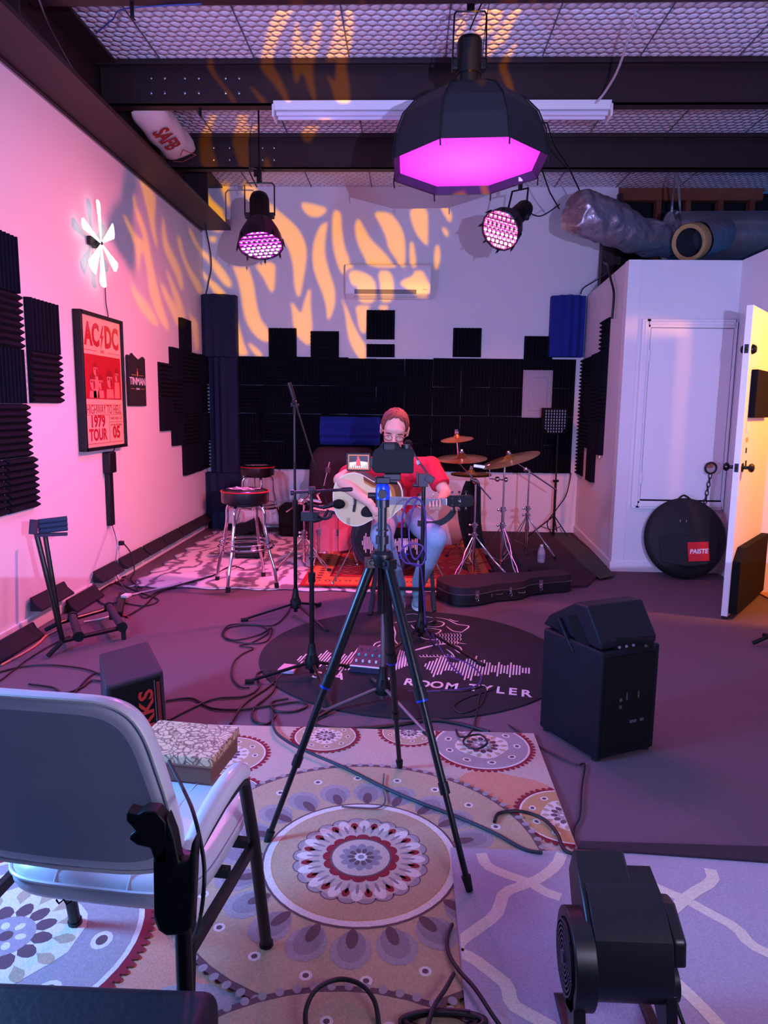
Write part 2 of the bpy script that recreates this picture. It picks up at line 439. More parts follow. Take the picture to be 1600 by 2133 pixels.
# small access door in the store-room face
t = thing('door_1', None, None, (2.3, 6.1, 0.56)); t['kind'] = 'structure'
x0, x1, z0, z1 = 1.97, 2.65, 0.63, 2.06
mb = MB(); mb.box(((x0+x1)/2, 6.085, (z0+z1)/2), (x1-x0-0.008, 0.03, z1-z0-0.012)); obj('panel', mb, door_m, t, bevel=0.003)
mb = MB()
for (cx, cz, w, h) in ((x0-0.035, (z0+z1)/2, 0.07, z1-z0+0.14), (x1+0.012, (z0+z1)/2, 0.024, z1-z0+0.14), ((x0+x1)/2-0.01, z1+0.035, x1-x0+0.05, 0.07), ((x0+x1)/2-0.01, z0-0.04, x1-x0+0.05, 0.07)):
    mb.box((cx, 6.082, cz), (w, 0.036, h)); mb.box((cx, 6.076, cz), (max(w-0.04, 0.012), 0.042, max(h-0.04, 0.012)))
obj('door_frame', mb, trim_m, t, bevel=0.004)
for z in (1.83, 0.82):
    mb = MB(); mb.cyl((x0-0.002, 6.062, z-0.045), (x0-0.002, 6.062, z+0.045), 0.008, n=10); obj('hinge', mb, white_m, t)
mb = MB(); mb.box(((x0+x1)/2, 6.075, z0-0.001), (x1-x0, 0.02, 0.01)); obj('gap', mb, matte_m, t)

# open door at the right, seen nearly edge on
HG = Vector((2.655, 5.40, 0)); FE = Vector((2.135, 4.70, 0)); dd = (FE-HG).normalized(); LEN = (FE-HG).length
nn = Vector((dd.y, -dd.x, 0))      # faces the camera-left side
if nn.x > 0: nn = -nn
t = thing('door_2', None, None, HG); t['kind'] = 'structure'
mb = MB(); mb.bar(HG+Vector((0, 0, 1.035)), FE+Vector((0, 0, 1.035)), 0.040, 2.03); obj('slab', mb, door_m, t, bevel=0.002)
mb = MB(); mb.bar(HG+dd*(LEN-0.03)+Vector((0, 0, 0.012)), FE+Vector((0, 0, 0.012)), 0.03, 0.02); obj('sweep', mb, rubber_m, t)
for z, big in ((1.02, 1), (1.78, 0)):
    c = FE-dd*0.065+Vector((0, 0, z)); mb = MB()
    for s in (1, -1):
        if big:
            mb.lathe([(0.030, 0.019), (0.030, 0.026), (0.012, 0.03), (0.011, 0.055), (0.026, 0.065), (0.030, 0.078), (0.022, 0.09), (0.008, 0.094)], c, nn*s, 20)
        else:
            mb.lathe([(0.032, 0.019), (0.032, 0.026), (0.024, 0.04), (0.018, 0.046)], c, nn*s, 20)
    obj('door_knob' if big else 'deadbolt', mb, blackmetal_m, t)
    mb = MB(); cc = FE+Vector((0, 0, z)); mb.bar(cc-Vector((0, 0, 0.028)), cc+Vector((0, 0, 0.028)), 0.024, 0.005, up=dd); mb.ball(cc+dd*0.004, 0.009)
    obj('strike_plate', mb, black_m, t)
for z in (0.25, 1.05, 1.85):
    mb = MB(); mb.cyl(HG+Vector((-0.0, -0.02, z-0.05)), HG+Vector((0, -0.02, z+0.05)), 0.008, n=10); obj('hinge', mb, steelgrey_m, t)
# foam and stickers on the lit face of the open door
ff = -nn
def on_door(s, z): return HG+dd*(LEN-s)+ff*0.021+Vector((0, 0, z))
mb = MB(); mb.prism([(0.0, 0.0), (0.86, 0.0), (0.86, 0.44), (0.10, 0.44), (0.0, 0.36)], frame(on_door(0.02, 0.04), -dd, (0, 0, 1)) if (-dd).cross(Vector((0, 0, 1))).dot(ff) > 0 else frame(on_door(0.02, 0.04), -dd, (0, 0, 1)), 0.05 if (-dd).cross(Vector((0, 0, 1))).dot(ff) > 0 else -0.05)
tag(obj('foam_board', mb, matte_m, bevel=0.004), 'black foam board fixed low on the yellow lit face of the open door', 'foam board')
mb = MB(); mb.bar(on_door(0.10, 1.50)+ff*0.02, on_door(0.62, 1.50)+ff*0.02, 0.04, 0.31); 
tag(obj('foam_tile', mb, foam_m, bevel=0.004), 'dark foam tile fixed at head height on the yellow lit face of the open door', 'foam tile')
for i, (s, z, w, h, m, lab) in enumerate(((0.09, 1.28, 0.10, 0.06, white_m, 'white framed sticker under the foam tile on the open door'), (0.10, 1.20, 0.06, 0.03, mat('sticker_tan', (190, 160, 110), 0.6), 'tan sticker below the framed one on the open door'), (0.12, 1.13, 0.03, 0.035, black_m, 'little dark sticker midway down the open door'), (0.14, 1.04, 0.035, 0.045, matte_m, 'dark oval sticker above the knob of the open door'))):
    mb = MB(); mb.bar(on_door(s, z)+ff*0.0008, on_door(s+w, z)+ff*0.0008, 0.0012, h); tag(obj('sticker', mb, m, smooth=False), lab, 'sticker')

# ------------------------------------------------------------------ gobo projector beside the camera and its flame slide with an added blue pane
FLAMES = {
 'a': (240, 360, .25, [
  [(60,325),(110,400),(160,500),(235,580),(225,500),(180,380),(150,250),(148,185),(160,185),(175,280),(220,370),(270,520),(300,700),(340,900),(400,1130),(450,1290),(440,1320),(380,1250),(310,1080),(280,960),(265,800),(240,680),(215,650),(205,740),(195,820),(183,810),(180,680),(150,560),(90,420)],
  [(195,30),(330,170),(340,260),(325,400),(340,520),(358,620),(345,625),(310,520),(285,400),(260,280),(220,130)],
  [(400,345),(410,420),(430,560),(480,670),(540,790),(565,900),(565,985),(540,960),(500,840),(430,700),(395,600),(388,450)],
  [(132,905),(180,990),(250,1060),(330,1180),(365,1290),(300,1250),(220,1160),(160,1050),(132,960)],
  [(370,890),(430,980),(490,1085),(500,1070),(460,940),(425,830),(430,798),(470,890),(530,1010),(580,1160),(590,1290),(520,1290),(450,1130),(390,1000)],
  [(525,515),(545,540),(570,680),(640,820),(700,900),(740,1000),(690,1010),(650,920),(590,800),(540,660),(518,570)],
  [(615,440),(660,530),(700,620),(760,670),(830,720),(900,800),(975,920),(960,955),(920,945),(850,860),(790,760),(700,660),(640,560),(612,470)],
  [(708,790),(770,870),(850,930),(940,1030),(850,1030),(780,930),(720,840)],
  [(740,100),(780,200),(850,270),(905,320),(895,350),(945,410),(905,440),(870,500),(800,470),(738,430)],
  [(770,540),(845,525),(828,590),(800,570)],
  [(870,75),(970,75),(960,100),(940,130),(955,230),(948,300),(920,230),(890,150)],
  [(1040,75),(1130,70),(1180,140),(1250,220),(1350,310),(1450,390),(1530,470),(1590,590),(1598,700),(1570,880),(1540,1035),(1515,1030),(1490,930),(1485,780),(1450,640),(1390,540),(1300,420),(1200,330),(1070,200)],
  [(975,768),(1050,795),(1105,770),(1150,900),(1170,1050),(1200,1200),(1270,1300),(1300,1360),(1280,1415),(1200,1390),(1120,1300),(1070,1180),(1040,950),(1000,830)],
  [(1160,765),(1330,735),(1335,850),(1325,980),(1295,1000),(1250,900),(1190,810)],
  [(995,1120),(1030,1270),(1080,1450),(1120,1520),(1010,1525),(1005,1300)],
  [(1100,1405),(1180,1460),(1240,1530),(1180,1530),(1130,1470)],
  [(605,1130),(650,1210),(690,1230),(700,1480),(665,1480),(645,1300)]]),
 'b': (560, 360, .25, [
  [(265,240),(380,262),(490,295),(460,345),(400,375),(330,360),(285,310)],
  [(480,405),(490,430),(470,550),(465,680),(510,850),(550,960),(555,1090),(510,1220),(485,1218),(480,1110),(440,980),(380,840),(360,700),(375,570),(420,450)],
  [(535,310),(600,320),(605,450),(630,620),(680,740),(710,795),(660,800),(615,860),(570,760),(535,620),(525,450)],
  [(745,370),(790,450),(850,560),(950,650),(1040,760),(1080,790),(850,790),(790,700),(730,560),(714,440)],
  [(865,325),(1005,328),(1070,400),(1120,490),(1140,600),(1135,790),(1110,790),(1060,720),(995,630),(980,540),(930,430)],
  [(1170,295),(1325,255),(1328,600),(1310,605),(1240,530),(1190,420)],
  [(1400,170),(1450,170),(1480,260),(1530,350),(1515,425),(1460,350),(1420,260)],
  [(1440,455),(1465,455),(1500,500),(1490,540),(1460,510)],
  [(1190,565),(1210,600),(1235,790),(1180,790),(1170,600)],
  [(1410,580),(1435,700),(1400,820),(1380,780),(1378,650)],
  [(665,815),(760,815),(880,880),(895,1000),(880,1085),(750,1085),(745,980),(735,935),(705,950),(670,880)],
  [(905,815),(1010,815),(1040,900),(1040,1000),(1025,1080),(925,1080),(935,950)],
  [(1215,815),(1280,815),(1310,870),(1350,960),(1310,1050),(1260,1050),(1180,980),(1090,930),(1120,890),(1200,860)],
  [(720,1105),(850,1105),(820,1150),(815,1320),(790,1345),(750,1300),(735,1180)],
  [(915,1105),(995,1105),(990,1145),(925,1145)],
  [(600,1035),(650,1120),(690,1230),(760,1370),(810,1440),(810,1570),(760,1560),(680,1430),(650,1300),(640,1170)],
  [(175,1065),(230,1120),(265,1185),(300,1060),(330,970),(352,970),(345,1090),(365,1290),(350,1460),(240,1370),(205,1290),(195,1150)]]),
 'c': (400, 0, .25, [
  [(720,45),(860,45),(780,200),(720,320),(680,440),(665,530),(750,680),(800,800),(810,850),(775,850),(700,720),(590,600),(565,540),(600,380),(640,220)],
  [(985,45),(1035,45),(1015,95)],
  [(870,165),(890,200),(910,330),(965,415),(1000,300),(1020,200),(1070,160),(1080,200),(1065,350),(1030,480),(1005,530),(1010,640),(1035,820),(1015,840),(980,770),(940,630),(910,600),(880,690),(860,700),(840,600),(830,530),(835,350)],
  [(1205,60),(1225,100),(1250,230),(1275,250),(1285,100),(1290,35),(1335,40),(1345,250),(1325,400),(1280,530),(1310,700),(1320,860),(1190,860),(1170,740),(1120,640),(1150,640),(1190,690),(1200,600),(1200,490),(1130,520),(1105,500),(1170,350),(1190,200)],
  [(145,485),(170,500),(180,580),(240,680),(320,770),(380,860),(335,860),(280,760),(190,650),(125,560),(125,500)],
  [(470,710),(520,740),(600,820),(630,860),(570,860),(530,790)],
  [(155,925),(210,925),(185,1030),(150,1140),(180,1280),(230,1400),(75,1400),(65,1260),(60,1150),(110,1060)],
  [(390,925),(470,925),(455,990),(465,1070),(550,1035),(560,1050),(500,1130),(465,1150),(470,1280),(490,1400),(400,1400),(360,1280),(330,1150),(370,1060)],
  [(940,1035),(1075,1035),(1020,1135),(960,1200),(900,1130)],
  [(620,1285),(650,1360),(665,1400),(590,1400)]]),
 'd': (800, 0, .21875, [
  [(760,100),(785,110),(780,250),(720,400),(700,560),(690,920),(600,940),(570,760),(555,600),(620,500),(680,300),(690,200)],
  [(990,20),(1150,20),(1130,130),(1080,270),(990,340),(860,380),(850,320),(920,200)],
  [(1300,20),(1330,40),(1290,130),(1220,230),(1180,380),(1050,480),(960,580),(960,450),(1040,370),(1110,240),(1220,110)],
  [(1270,390),(1260,440),(1190,560),(1160,640),(1220,780),(1250,950),(1240,960),(1180,860),(1110,700),(1090,610),(1160,510)]])}
def room_hit(x, y):
    best = None
    d = ray(x, y)
    def tst(p, ok):
        nonlocal best
        k = (p-CC).dot(d)
        if ok and k > 0 and (best is None or k < best[0]): best = (k, p)
    tst(LW(x, y, XL), d.x < 0)
    tst(AT(x, y, YB), True)
    if d.z > 0: tst(FL(x, y, ZC), True)
    for py in (3.95, 5.28, 6.61):
        p = AT(x, y, py); tst(p, 3.455 < p.z < 3.735)
    p = AT(x, y, 7.80); tst(p, -0.71 < p.x < 0.2 and 2.53 < p.z < 2.89)
    return best[1]
gd = (Vector((-0.9, 8.0, 2.75))-GOBO).normalized()
gx = gd.cross(Vector((0, 0, 1))).normalized(); gy = gx.cross(gd)
PD = 0.14
GM = Matrix((gx, gy, -gd)).transposed().to_4x4(); GM.translation = GOBO+gd*PD
def slide_glass(name, rgb):
    m = bpy.data.materials.new(name); m.use_nodes = True; nt = m.node_tree; nt.nodes.clear()
    o = nt.nodes.new('ShaderNodeOutputMaterial'); t = nt.nodes.new('ShaderNodeBsdfTransparent'); t.inputs['Color'].default_value = (*rgb, 1)
    nt.links.new(t.outputs[0], o.inputs[0]); return m
def new_cu():
    cu = bpy.data.curves.new('gobo', 'CURVE'); cu.dimensions = '2D'; cu.fill_mode = 'BOTH'; return cu
def addpoly(cu, pts):
    sp = cu.splines.new('POLY'); sp.points.add(len(pts)-1); sp.use_cyclic_u = True
    for i, p in enumerate(pts): sp.points[i].co = (p[0], p[1], 0, 1)
YLO = -0.058
flames = []
for key, (ox, oy, sc, polys) in FLAMES.items():
    for P in polys:
        P2 = chaikin([(ox+a*sc, oy+b*sc) for a, b in P], 1)
        pts = []
        for q in P2:
            v = room_hit(q[0], q[1])-GOBO; k = PD/v.dot(gd)
            pts.append((v.dot(gx)*k, v.dot(gy)*k))
        flames.append(pts)
cu = new_cu(); addpoly(cu, [(-.17, YLO), (.17, YLO), (.17, .17), (-.17, .17)])
for f in flames: addpoly(cu, f)
me1 = curve_to_mesh(cu, 'added_blue_glass'); me1.transform(GM); me1.materials.append(slide_glass('slide_added_blue', SLIDE_ADDED_BLUE))
cu = new_cu()
for f in flames: addpoly(cu, f)
me2 = curve_to_mesh(cu, 'amber_glass'); me2.transform(GM); me2.materials.append(slide_glass('slide_amber_glass', (0.92, 0.36, 0.0)))
t = thing('gobo_projector', 'black theatre projector throwing the flame pattern, standing beside the viewpoint', 'projector', (GOBO.x, GOBO.y-0.2, 0))
sl = obj('added_blue_glass', me1, None, t, smooth=False); obj('amber_glass', me2, None, t, smooth=False)
mb = MB(); mb.flat([(-.17, -.17), (.17, -.17), (.17, YLO), (-.17, YLO)], GM); obj('mask', mb, matte_m, t, smooth=False)  # opaque lower part, added to keep the blue light off the foreground
mb = MB(); B = GOBO+gd*0.02
for sx, sy in ((1, 0), (-1, 0), (0, 1), (0, -1)):
    c = GOBO+gd*0.04+(gx*sx+gy*sy)*0.172; mb.box(c, (0.01 if sx else 0.35, 0.01 if sy else 0.35, 0.2), Matrix((gx, gy, -gd)).transposed())
mb.box(GOBO-gd*0.06, (0.35, 0.35, 0.01), Matrix((gx, gy, -gd)).transposed())
obj('housing', mb, matte_m, t, smooth=False)
mb = MB(); mb.cyl((GOBO.x+0.1, GOBO.y-0.3, 0.0), (GOBO.x+0.1, GOBO.y-0.3, 1.1), 0.018); obj('pole', mb, blackmetal_m, t)
# ================================================================== acoustic foam
def wedge_mesh(name, m, w=0.3125, h=0.3125, ribs=8, base=0.012, depth=0.040, vertical=False):
    # back at z=0 of the local frame, ribs along x (or y when vertical)
    mb = MB(); prof = []
    L = w if vertical else h
    for i in range(ribs):
        a = -L/2+L*i/ribs; b = -L/2+L*(i+1)/ribs
        prof += [(a, base), ((a+b)/2-L*0.012, depth), ((a+b)/2+L*0.012, depth)]
    prof.append((L/2, base)); prof = [(-L/2, 0)]+prof+[(L/2, 0)]
    W2 = (h if vertical else w)/2; n = len(prof); vs = []
    for s in (-W2, W2):
        for (u, z) in prof: vs.append((u, s, z) if vertical else (s, u, z))
    fs = [tuple(range(n)), tuple(range(n, 2*n))]+[(i, i+1, n+i+1, n+i) for i in range(n-1)]+[(0, n, 2*n-1, n-1)]
    mb.add(vs, fs)
    return mb.mesh(name, m)
TH = wedge_mesh('foam_tile', foam_m); TV = wedge_mesh('foam_tile', foam_m, vertical=True)
def tile(M, me, label, group, name='foam_tile'):
    o = bpy.data.objects.new(name, me); COL.objects.link(o); o.matrix_world = M
    return tag(o, label, 'foam tile', group)
PT = 0.314
def wallM_back(x, z): return frame((x, YB-0.0, z), (1, 0, 0), (0, 0, 1))       # z axis = -Y
def wallM_left(y, z): return frame((XL, y, z), (0, 1, 0), (0, 0, 1)) if Vector((0, 1, 0)).cross(Vector((0, 0, 1))).x > 0 else frame((XL, y, z), (0, -1, 0), (0, 0, 1))
gb = 'charcoal foam tiles on the back wall'
rows = ['top', 'second', 'third', 'bottom']
for c in range(12):
    for r in range(4):
        x = -1.79+c*PT; z = 1.93-PT/2-r*PT-(0.012 if c in (4, 5, 6) and r == 0 else 0)
        if c >= 10 and r == 1: x += 0.0
        if c == 10 and r in (0, 1):
            pass
        v = (c+r) % 2 == 0 if c < 6 else True
        tile(wallM_back(x, z) @ Matrix.Rotation(random.uniform(-.008, .008), 4, 'Z'), TV if v else TH, 'charcoal foam tile, %s row of the back wall band, %s from the left corner' % (rows[r], ORD[c]), gb)
for (px, py, v, lab) in ((589, 714, True, 'single charcoal foam tile standing above the band, nearest the left corner'), (677, 720, False, 'single charcoal foam tile above the band, just right of the corner one'),
                      (793, 677, True, 'charcoal foam tile directly under the air conditioner'), (793, 728, True, 'short charcoal foam strip between the under-conditioner tile and the band'),
                      (973, 714, True, 'single charcoal foam tile above the band, right of the air conditioner'), (1121, 731, True, 'single charcoal foam tile above the band, above the breaker panel')):
    p = AT(px, py, YB); tile(wallM_back(p.x, p.z) if py != 728 else wallM_back(p.x, 1.93+0.075) @ Matrix.Diagonal((1, 0.45, 1, 1)), TV if v else TH, lab, gb)
gl = 'charcoal foam tiles on the left wall near the corner'
k = 0
for (y, ztop, n, seq) in ((6.66, 1.77, 2, 'HV'), (6.975, 1.93, 3, 'VHV'), (7.29, 2.24, 5, 'VHVHV'), (7.60, 1.93, 4, 'HVHV'), (7.89, 1.93, 4, 'VHVH')):
    for r in range(n):
        z = ztop-PT/2-r*PT
        tile(wallM_left(y, z), TV if seq[r] == 'V' else TH, 'foam tile on the corner end of the left wall, %s column from poster, %s down' % (ORD[k], ORD[r]), gl)
    k += 1
gf = 'charcoal foam tiles on the near left wall'
k = 0
for (y, z, v) in ((4.03, 2.165, 1), (4.03, 1.85, 0), (4.03, 1.535, 1), (4.05, 1.22, 0), (4.10, 0.905, 0), (3.72, 2.165, 1), (3.72, 1.85, 0), (3.72, 1.535, 1), (3.74, 1.22, 0), (3.76, 0.905, 0)):
    tile(wallM_left(y, z), TV if v else TH, 'charcoal foam tile, %s column at the left picture edge, %s down' % ('near' if k > 4 else 'far', ORD[k % 5]), gf); k += 1
for (y, z, v, lab) in ((4.45, 1.85, 1, 'upper foam tile of the separate pair left of the framed poster'), (4.45, 1.54, 0, 'lower foam tile of the separate pair left of the framed poster')):
    o = tile(wallM_left(y, z) @ Matrix.Diagonal((1.18, 1, 1, 1)), TV if v else TH, lab, 'pair of foam tiles left of the poster')
# right partition: columns from the corner towards the viewer
rd = (WR1-WR0).normalized(); rn = Vector((rd.y, -rd.x, 0))
if rn.x > 0: rn = -rn
def wallM_right(s, z): 
    return frame(WR0+rd*s+Vector((0, 0, z)), rd, (0, 0, 1)) if rd.cross(Vector((0, 0, 1))).dot(rn) > 0 else frame(WR0+rd*s+Vector((0, 0, z)), -rd, (0, 0, 1))
gr = 'charcoal foam tiles on the partition right of the stage'
k = 0
for (s, ztop, n, seq) in ((0.20, 1.93, 4, 'HHHH'), (0.53, 1.93, 4, 'HVHV'), (0.86, 1.93, 4, 'VHVV'), (1.20, 2.22, 4, 'HVHV')):
    for r in range(n):
        if k == 1 and r == 3: continue
        z = ztop-PT/2-r*PT
        tile(wallM_right(s, z), TV if seq[r] == 'V' else TH, 'charcoal foam tile on the right partition, %s column from the corner, %s from its top' % (ORD[k], ORD[r]), gr)
    k += 1
# corner bass traps: fluted blocks
def trap(name, W, H, m, ribs=4, depth=0.20):
    mb = MB(); prof = [(-W/2, 0)]
    for i in range(ribs*2+1):
        u = -W/2+W*i/(ribs*2); z = depth*(0.55+0.45*math.sin(PI*i/(ribs*2)))-(0.035 if i % 2 else 0.0)
        prof.append((u, z))
    prof.append((W/2, 0))
    mb.prism([(-u, v) for u, v in prof], frame((0, 0, 0), (-1, 0, 0), (0, -1, 0)), H)
    return mb.mesh(name, m)
for (px0, px1, py0, py1, m, lab, dz) in ((412, 490, 614, 743, navyfoam_m, 'tall dark blue fluted bass trap in the left corner above the foam band', 0), (425, 500, 985, 1098, navyfoam_m, 'dark blue fluted bass trap low in the left corner, beside the far bar stool', 0),
                                        (440, 492, 745, 983, navyfoam_m, 'navy fluted bass trap filling the left corner at the height of the foam band', 0),
 (1152, 1229, 616, 743, bluefoam_m, 'bright blue fluted bass trap high in the right corner above the foam band', 0)):
    a, b = AT(px0, py1, YB-0.12), AT(px1, py0, YB-0.12); W_, H_ = b.x-a.x, b.z-a.z
    me = trap('bass_trap', W_, H_, m)
    o = bpy.data.objects.new('bass_trap', me); COL.objects.link(o); o.location = (min((a.x+b.x)/2, 1.872-W_/2), YB-0.002, max(a.z, 0.005)); tag(o, lab, 'bass trap')
a, b = AT(667, 926, YB-0.15), AT(792, 869, YB-0.15)
mb = MB(); prof = [(0, 0.0)]
for i in range(9): prof.append((0.10+0.06*math.sin(PI*i/8)+(0.02 if i % 2 else 0), (b.z-a.z)*i/8))
prof.append((0, b.z-a.z))
mb.prism(prof, frame((a.x, YB-0.045, a.z), (0, -1, 0), (0, 0, 1)), (b.x-a.x) if Vector((0, -1, 0)).cross(Vector((0, 0, 1))).x > 0 else -(b.x-a.x))
tag(obj('foam_block', mb, bluefoam_m, smooth=False), 'blue ribbed foam block lying sideways on the back wall left of the guitarist', 'foam block')

# ------------------------------------------------------------------ air conditioner, breaker panel
ac = thing('air_conditioner', 'white wall mounted split air conditioner high on the back wall', 'air conditioner', (-0.24, YB, 2.53))
x0, x1, z0, z1 = -0.71, 0.205, 2.535, 2.885
mb = MB(); mb.prism([(0, z0+0.03), (0.16, z0), (0.235, z0+0.045), (0.25, z0+0.12), (0.25, z1-0.03), (0.23, z1), (0, z1)], frame((x0, YB, 0), (0, -1, 0), (0, 0, 1)), (x1-x0)*(1 if Vector((0, -1, 0)).cross(Vector((0, 0, 1))).x > 0 else -1))
obj('housing', mb, white_m, ac, bevel=0.01, seg=3)
mb = MB(); mb.box((-0.28, YB-0.238, z0+0.07), (0.66, 0.012, 0.05)); obj('louvre', mb, mat('louvre_grey', (120, 118, 128), 0.5), ac)
for i in range(3):
    mb = MB(); mb.box((-0.28, YB-0.240+0.012*i, z0+0.045-0.016*i), (0.68, 0.03, 0.005), Matrix.Rotation(0.5, 3, 'X')); obj('flap', mb, white_m, ac)
mb = MB(); mb.box((0.14, YB-0.251, z0+0.09), (0.05, 0.003, 0.008)); obj('display', mb, steelgrey_m, ac)
bp = thing('breaker_panel', 'grey metal breaker panel set among the foam tiles on the back wall', 'breaker panel', (1.405, YB, 1.29))
grey_m = mat('panel_grey', (142, 140, 150), 0.45)
mb = MB(); mb.box((1.405, YB-0.045, 1.55), (0.325, 0.02, 0.52)); mb.box((1.405, YB-0.03, 1.55), (0.30, 0.06, 0.5)); obj('cover', mb, grey_m, bp, bevel=0.004)
mb = MB(); mb.box((1.41, YB-0.06, 1.55), (0.20, 0.012, 0.36)); d = obj('door', mb, grey_m, bp, bevel=0.003)
mb = MB(); mb.box((1.335, YB-0.07, 1.55), (0.012, 0.012, 0.045)); obj('latch', mb, steelgrey_m, d)

# ------------------------------------------------------------------ framed poster on the left wall
pf = thing('framed_poster', 'tall black framed red and cream concert poster on the pink lit wall', 'poster', (XL, 5.24, 1.05))
Y0, Y1, Z0, Z1 = 4.88, 5.60, 1.05, 2.02
PX = XL+0.045
mb = MB()
for (yc, zc, w, h) in ((Y0+0.012, (Z0+Z1)/2, 0.024, Z1-Z0), (Y1-0.012, (Z0+Z1)/2, 0.024, Z1-Z0), ((Y0+Y1)/2, Z0+0.012, Y1-Y0, 0.024), ((Y0+Y1)/2, Z1-0.012, Y1-Y0, 0.024)):
    mb.box((XL+0.03, yc, zc), (0.06, w, h))
obj('frame', mb, black_m, pf, smooth=False, bevel=0.003)
cream = mat('poster_cream', (226, 190, 160), 0.55)
pr = mat('poster_red', (186, 16, 34), 0.6)
mb = MB(); mb.box((PX-0.006, (Y0+Y1)/2, (Z0+Z1)/2), (0.004, Y1-Y0-0.04, Z1-Z0-0.04)); sheet = obj('sheet', mb, cream, pf, smooth=False)
def PMt(u, v, s=0.0): # u 0..1 across from the left, v 0..1 up
    return frame((PX-0.0035+s, Y0+0.03+u*(Y1-Y0-0.06), Z0+0.03+v*(Z1-Z0-0.06)), (0, 1, 0), (0, 0, 1))
def ptext(t, u, v, size, sx, m=pr, bold=0.0): obj('lettering', text_mesh(t, size, PMt(u, v), m, sx=sx, bold=bold), None, sheet, smooth=False)
ptext('AC', 0.255, 0.86, 0.215, 0.80, bold=0.009); ptext('DC', 0.76, 0.86, 0.215, 0.80, bold=0.009)
mb = MB(); M = PMt(0.5, 0.86)
mb.prism([(0.02, 0.085), (-0.03, -0.01), (-0.003, -0.005), (-0.025, -0.09), (0.03, 0.015), (0.003, 0.012), (0.035, 0.085)], M, 0.001); obj('lightning_bolt', mb, pr, sheet, smooth=False)
ptext('LIVE', 0.5, 0.745, 0.03, 1.2)
mb = MB()
for u0, u1, v in ((0.02, 0.36, 0.745), (0.64, 0.98, 0.745), (0.02, 0.98, 0.325), (0.02, 0.98, 0.245), (0.62, 0.98, 0.185), (0.02, 0.98, 0.02)):
    a = PMt(u0, v).translation; b = PMt(u1, v).translation; mb.box(((a+b)/2), (0.001, (b-a).length, 0.0035))
a = PMt(0.61, 0.02).translation; b = PMt(0.61, 0.245).translation; mb.box((a+b)/2, (0.001, 0.003, (b-a).length))
obj('rules', mb, pr, sheet, smooth=False)
mb = MB(); a = PMt(0.02, 0.37).translation; b = PMt(0.98, 0.715).translation; mb.box((a+b)/2, (0.001, b.y-a.y, b.z-a.z)); obj('picture_block', mb, pr, sheet, smooth=False)
mb = MB()                                        # generic group of five figures in the red block
for (u, v, s) in ((0.22, 0.50, 1.0), (0.30, 0.60, 0.8), (0.42, 0.50, 0.9), (0.66, 0.53, 1.15), (0.86, 0.57, 0.85)):
    M = PMt(u, v, 0.0012)
    mb.flat([(0.042*s*math.cos(t*PI/8), 0.055*s*math.sin(t*PI/8)) for t in range(16)], M)
    mb.flat([(-0.05*s, -0.06*s), (0.05*s, -0.06*s), (0.06*s, -(v-0.378)*0.9), (-0.06*s, -(v-0.378)*0.9)], PMt(u, v, 0.0013))
obj('figures', mb, mat('poster_pink', (220, 130, 120), 0.6), sheet, smooth=False)
mb = MB()
for (u, v, s) in ((0.22, 0.50, 1.0), (0.30, 0.60, 0.8), (0.42, 0.50, 0.9), (0.66, 0.53, 1.15), (0.86, 0.57, 0.85)):
    M = PMt(u, v, 0.0018); mb.flat([(-.03*s, -.005*s), (-.008*s, -.002*s), (-.006*s, .010*s), (-.028*s, .012*s)], M); mb.flat([(.008*s, -.002*s), (.030*s, -.004*s), (.028*s, .012*s), (.008*s, .010*s)], M); mb.flat([(.004*s, -.005*s), (.038*s, .0), (.034*s, -.04*s), (.012*s, -.05*s), (.010*s, -.02*s)], M)
    mb.flat([(0.046*s*math.cos(t*PI/8), 0.020*s+0.045*s*math.sin(t*PI/8)) for t in range(9)], PMt(u, v, 0.0016))
obj('shading', mb, mat('poster_dark', (156, 14, 28), 0.6), sheet, smooth=False)
ptext('HIGHWAY TO HELL', 0.5, 0.285, 0.093, 0.72)
ptext('1979', 0.31, 0.19, 0.115, 1.10, bold=0.004); ptext('TOUR', 0.31, 0.085, 0.115, 0.92, bold=0.004); ptext('05', 0.80, 0.095, 0.125, 1.1, bold=0.004)
ptext('OAKLAND CA', 0.80, 0.215, 0.03, 1.1); ptext('DAY ON THE GREEN', 0.80, 0.16, 0.022, 1.0)
mb = MB(); mb.box((PX-0.001, (Y0+Y1)/2, (Z0+Z1)/2), (0.0015, Y1-Y0-0.045, Z1-Z0-0.045))
gm = bpy.data.materials.new('poster_glass'); gm.use_nodes = True
gn = gm.node_tree; gn.nodes.clear(); _o = gn.nodes.new('ShaderNodeOutputMaterial'); _x = gn.nodes.new('ShaderNodeMixShader'); _t = gn.nodes.new('ShaderNodeBsdfTransparent'); _g = gn.nodes.new('ShaderNodeBsdfGlossy'); _g.inputs['Roughness'].default_value = 0.08
_x.inputs[0].default_value = 0.05; gn.links.new(_t.outputs[0], _x.inputs[1]); gn.links.new(_g.outputs[0], _x.inputs[2]); gn.links.new(_x.outputs[0], _o.inputs[0])
obj('glazing', mb, gm, pf, smooth=False)

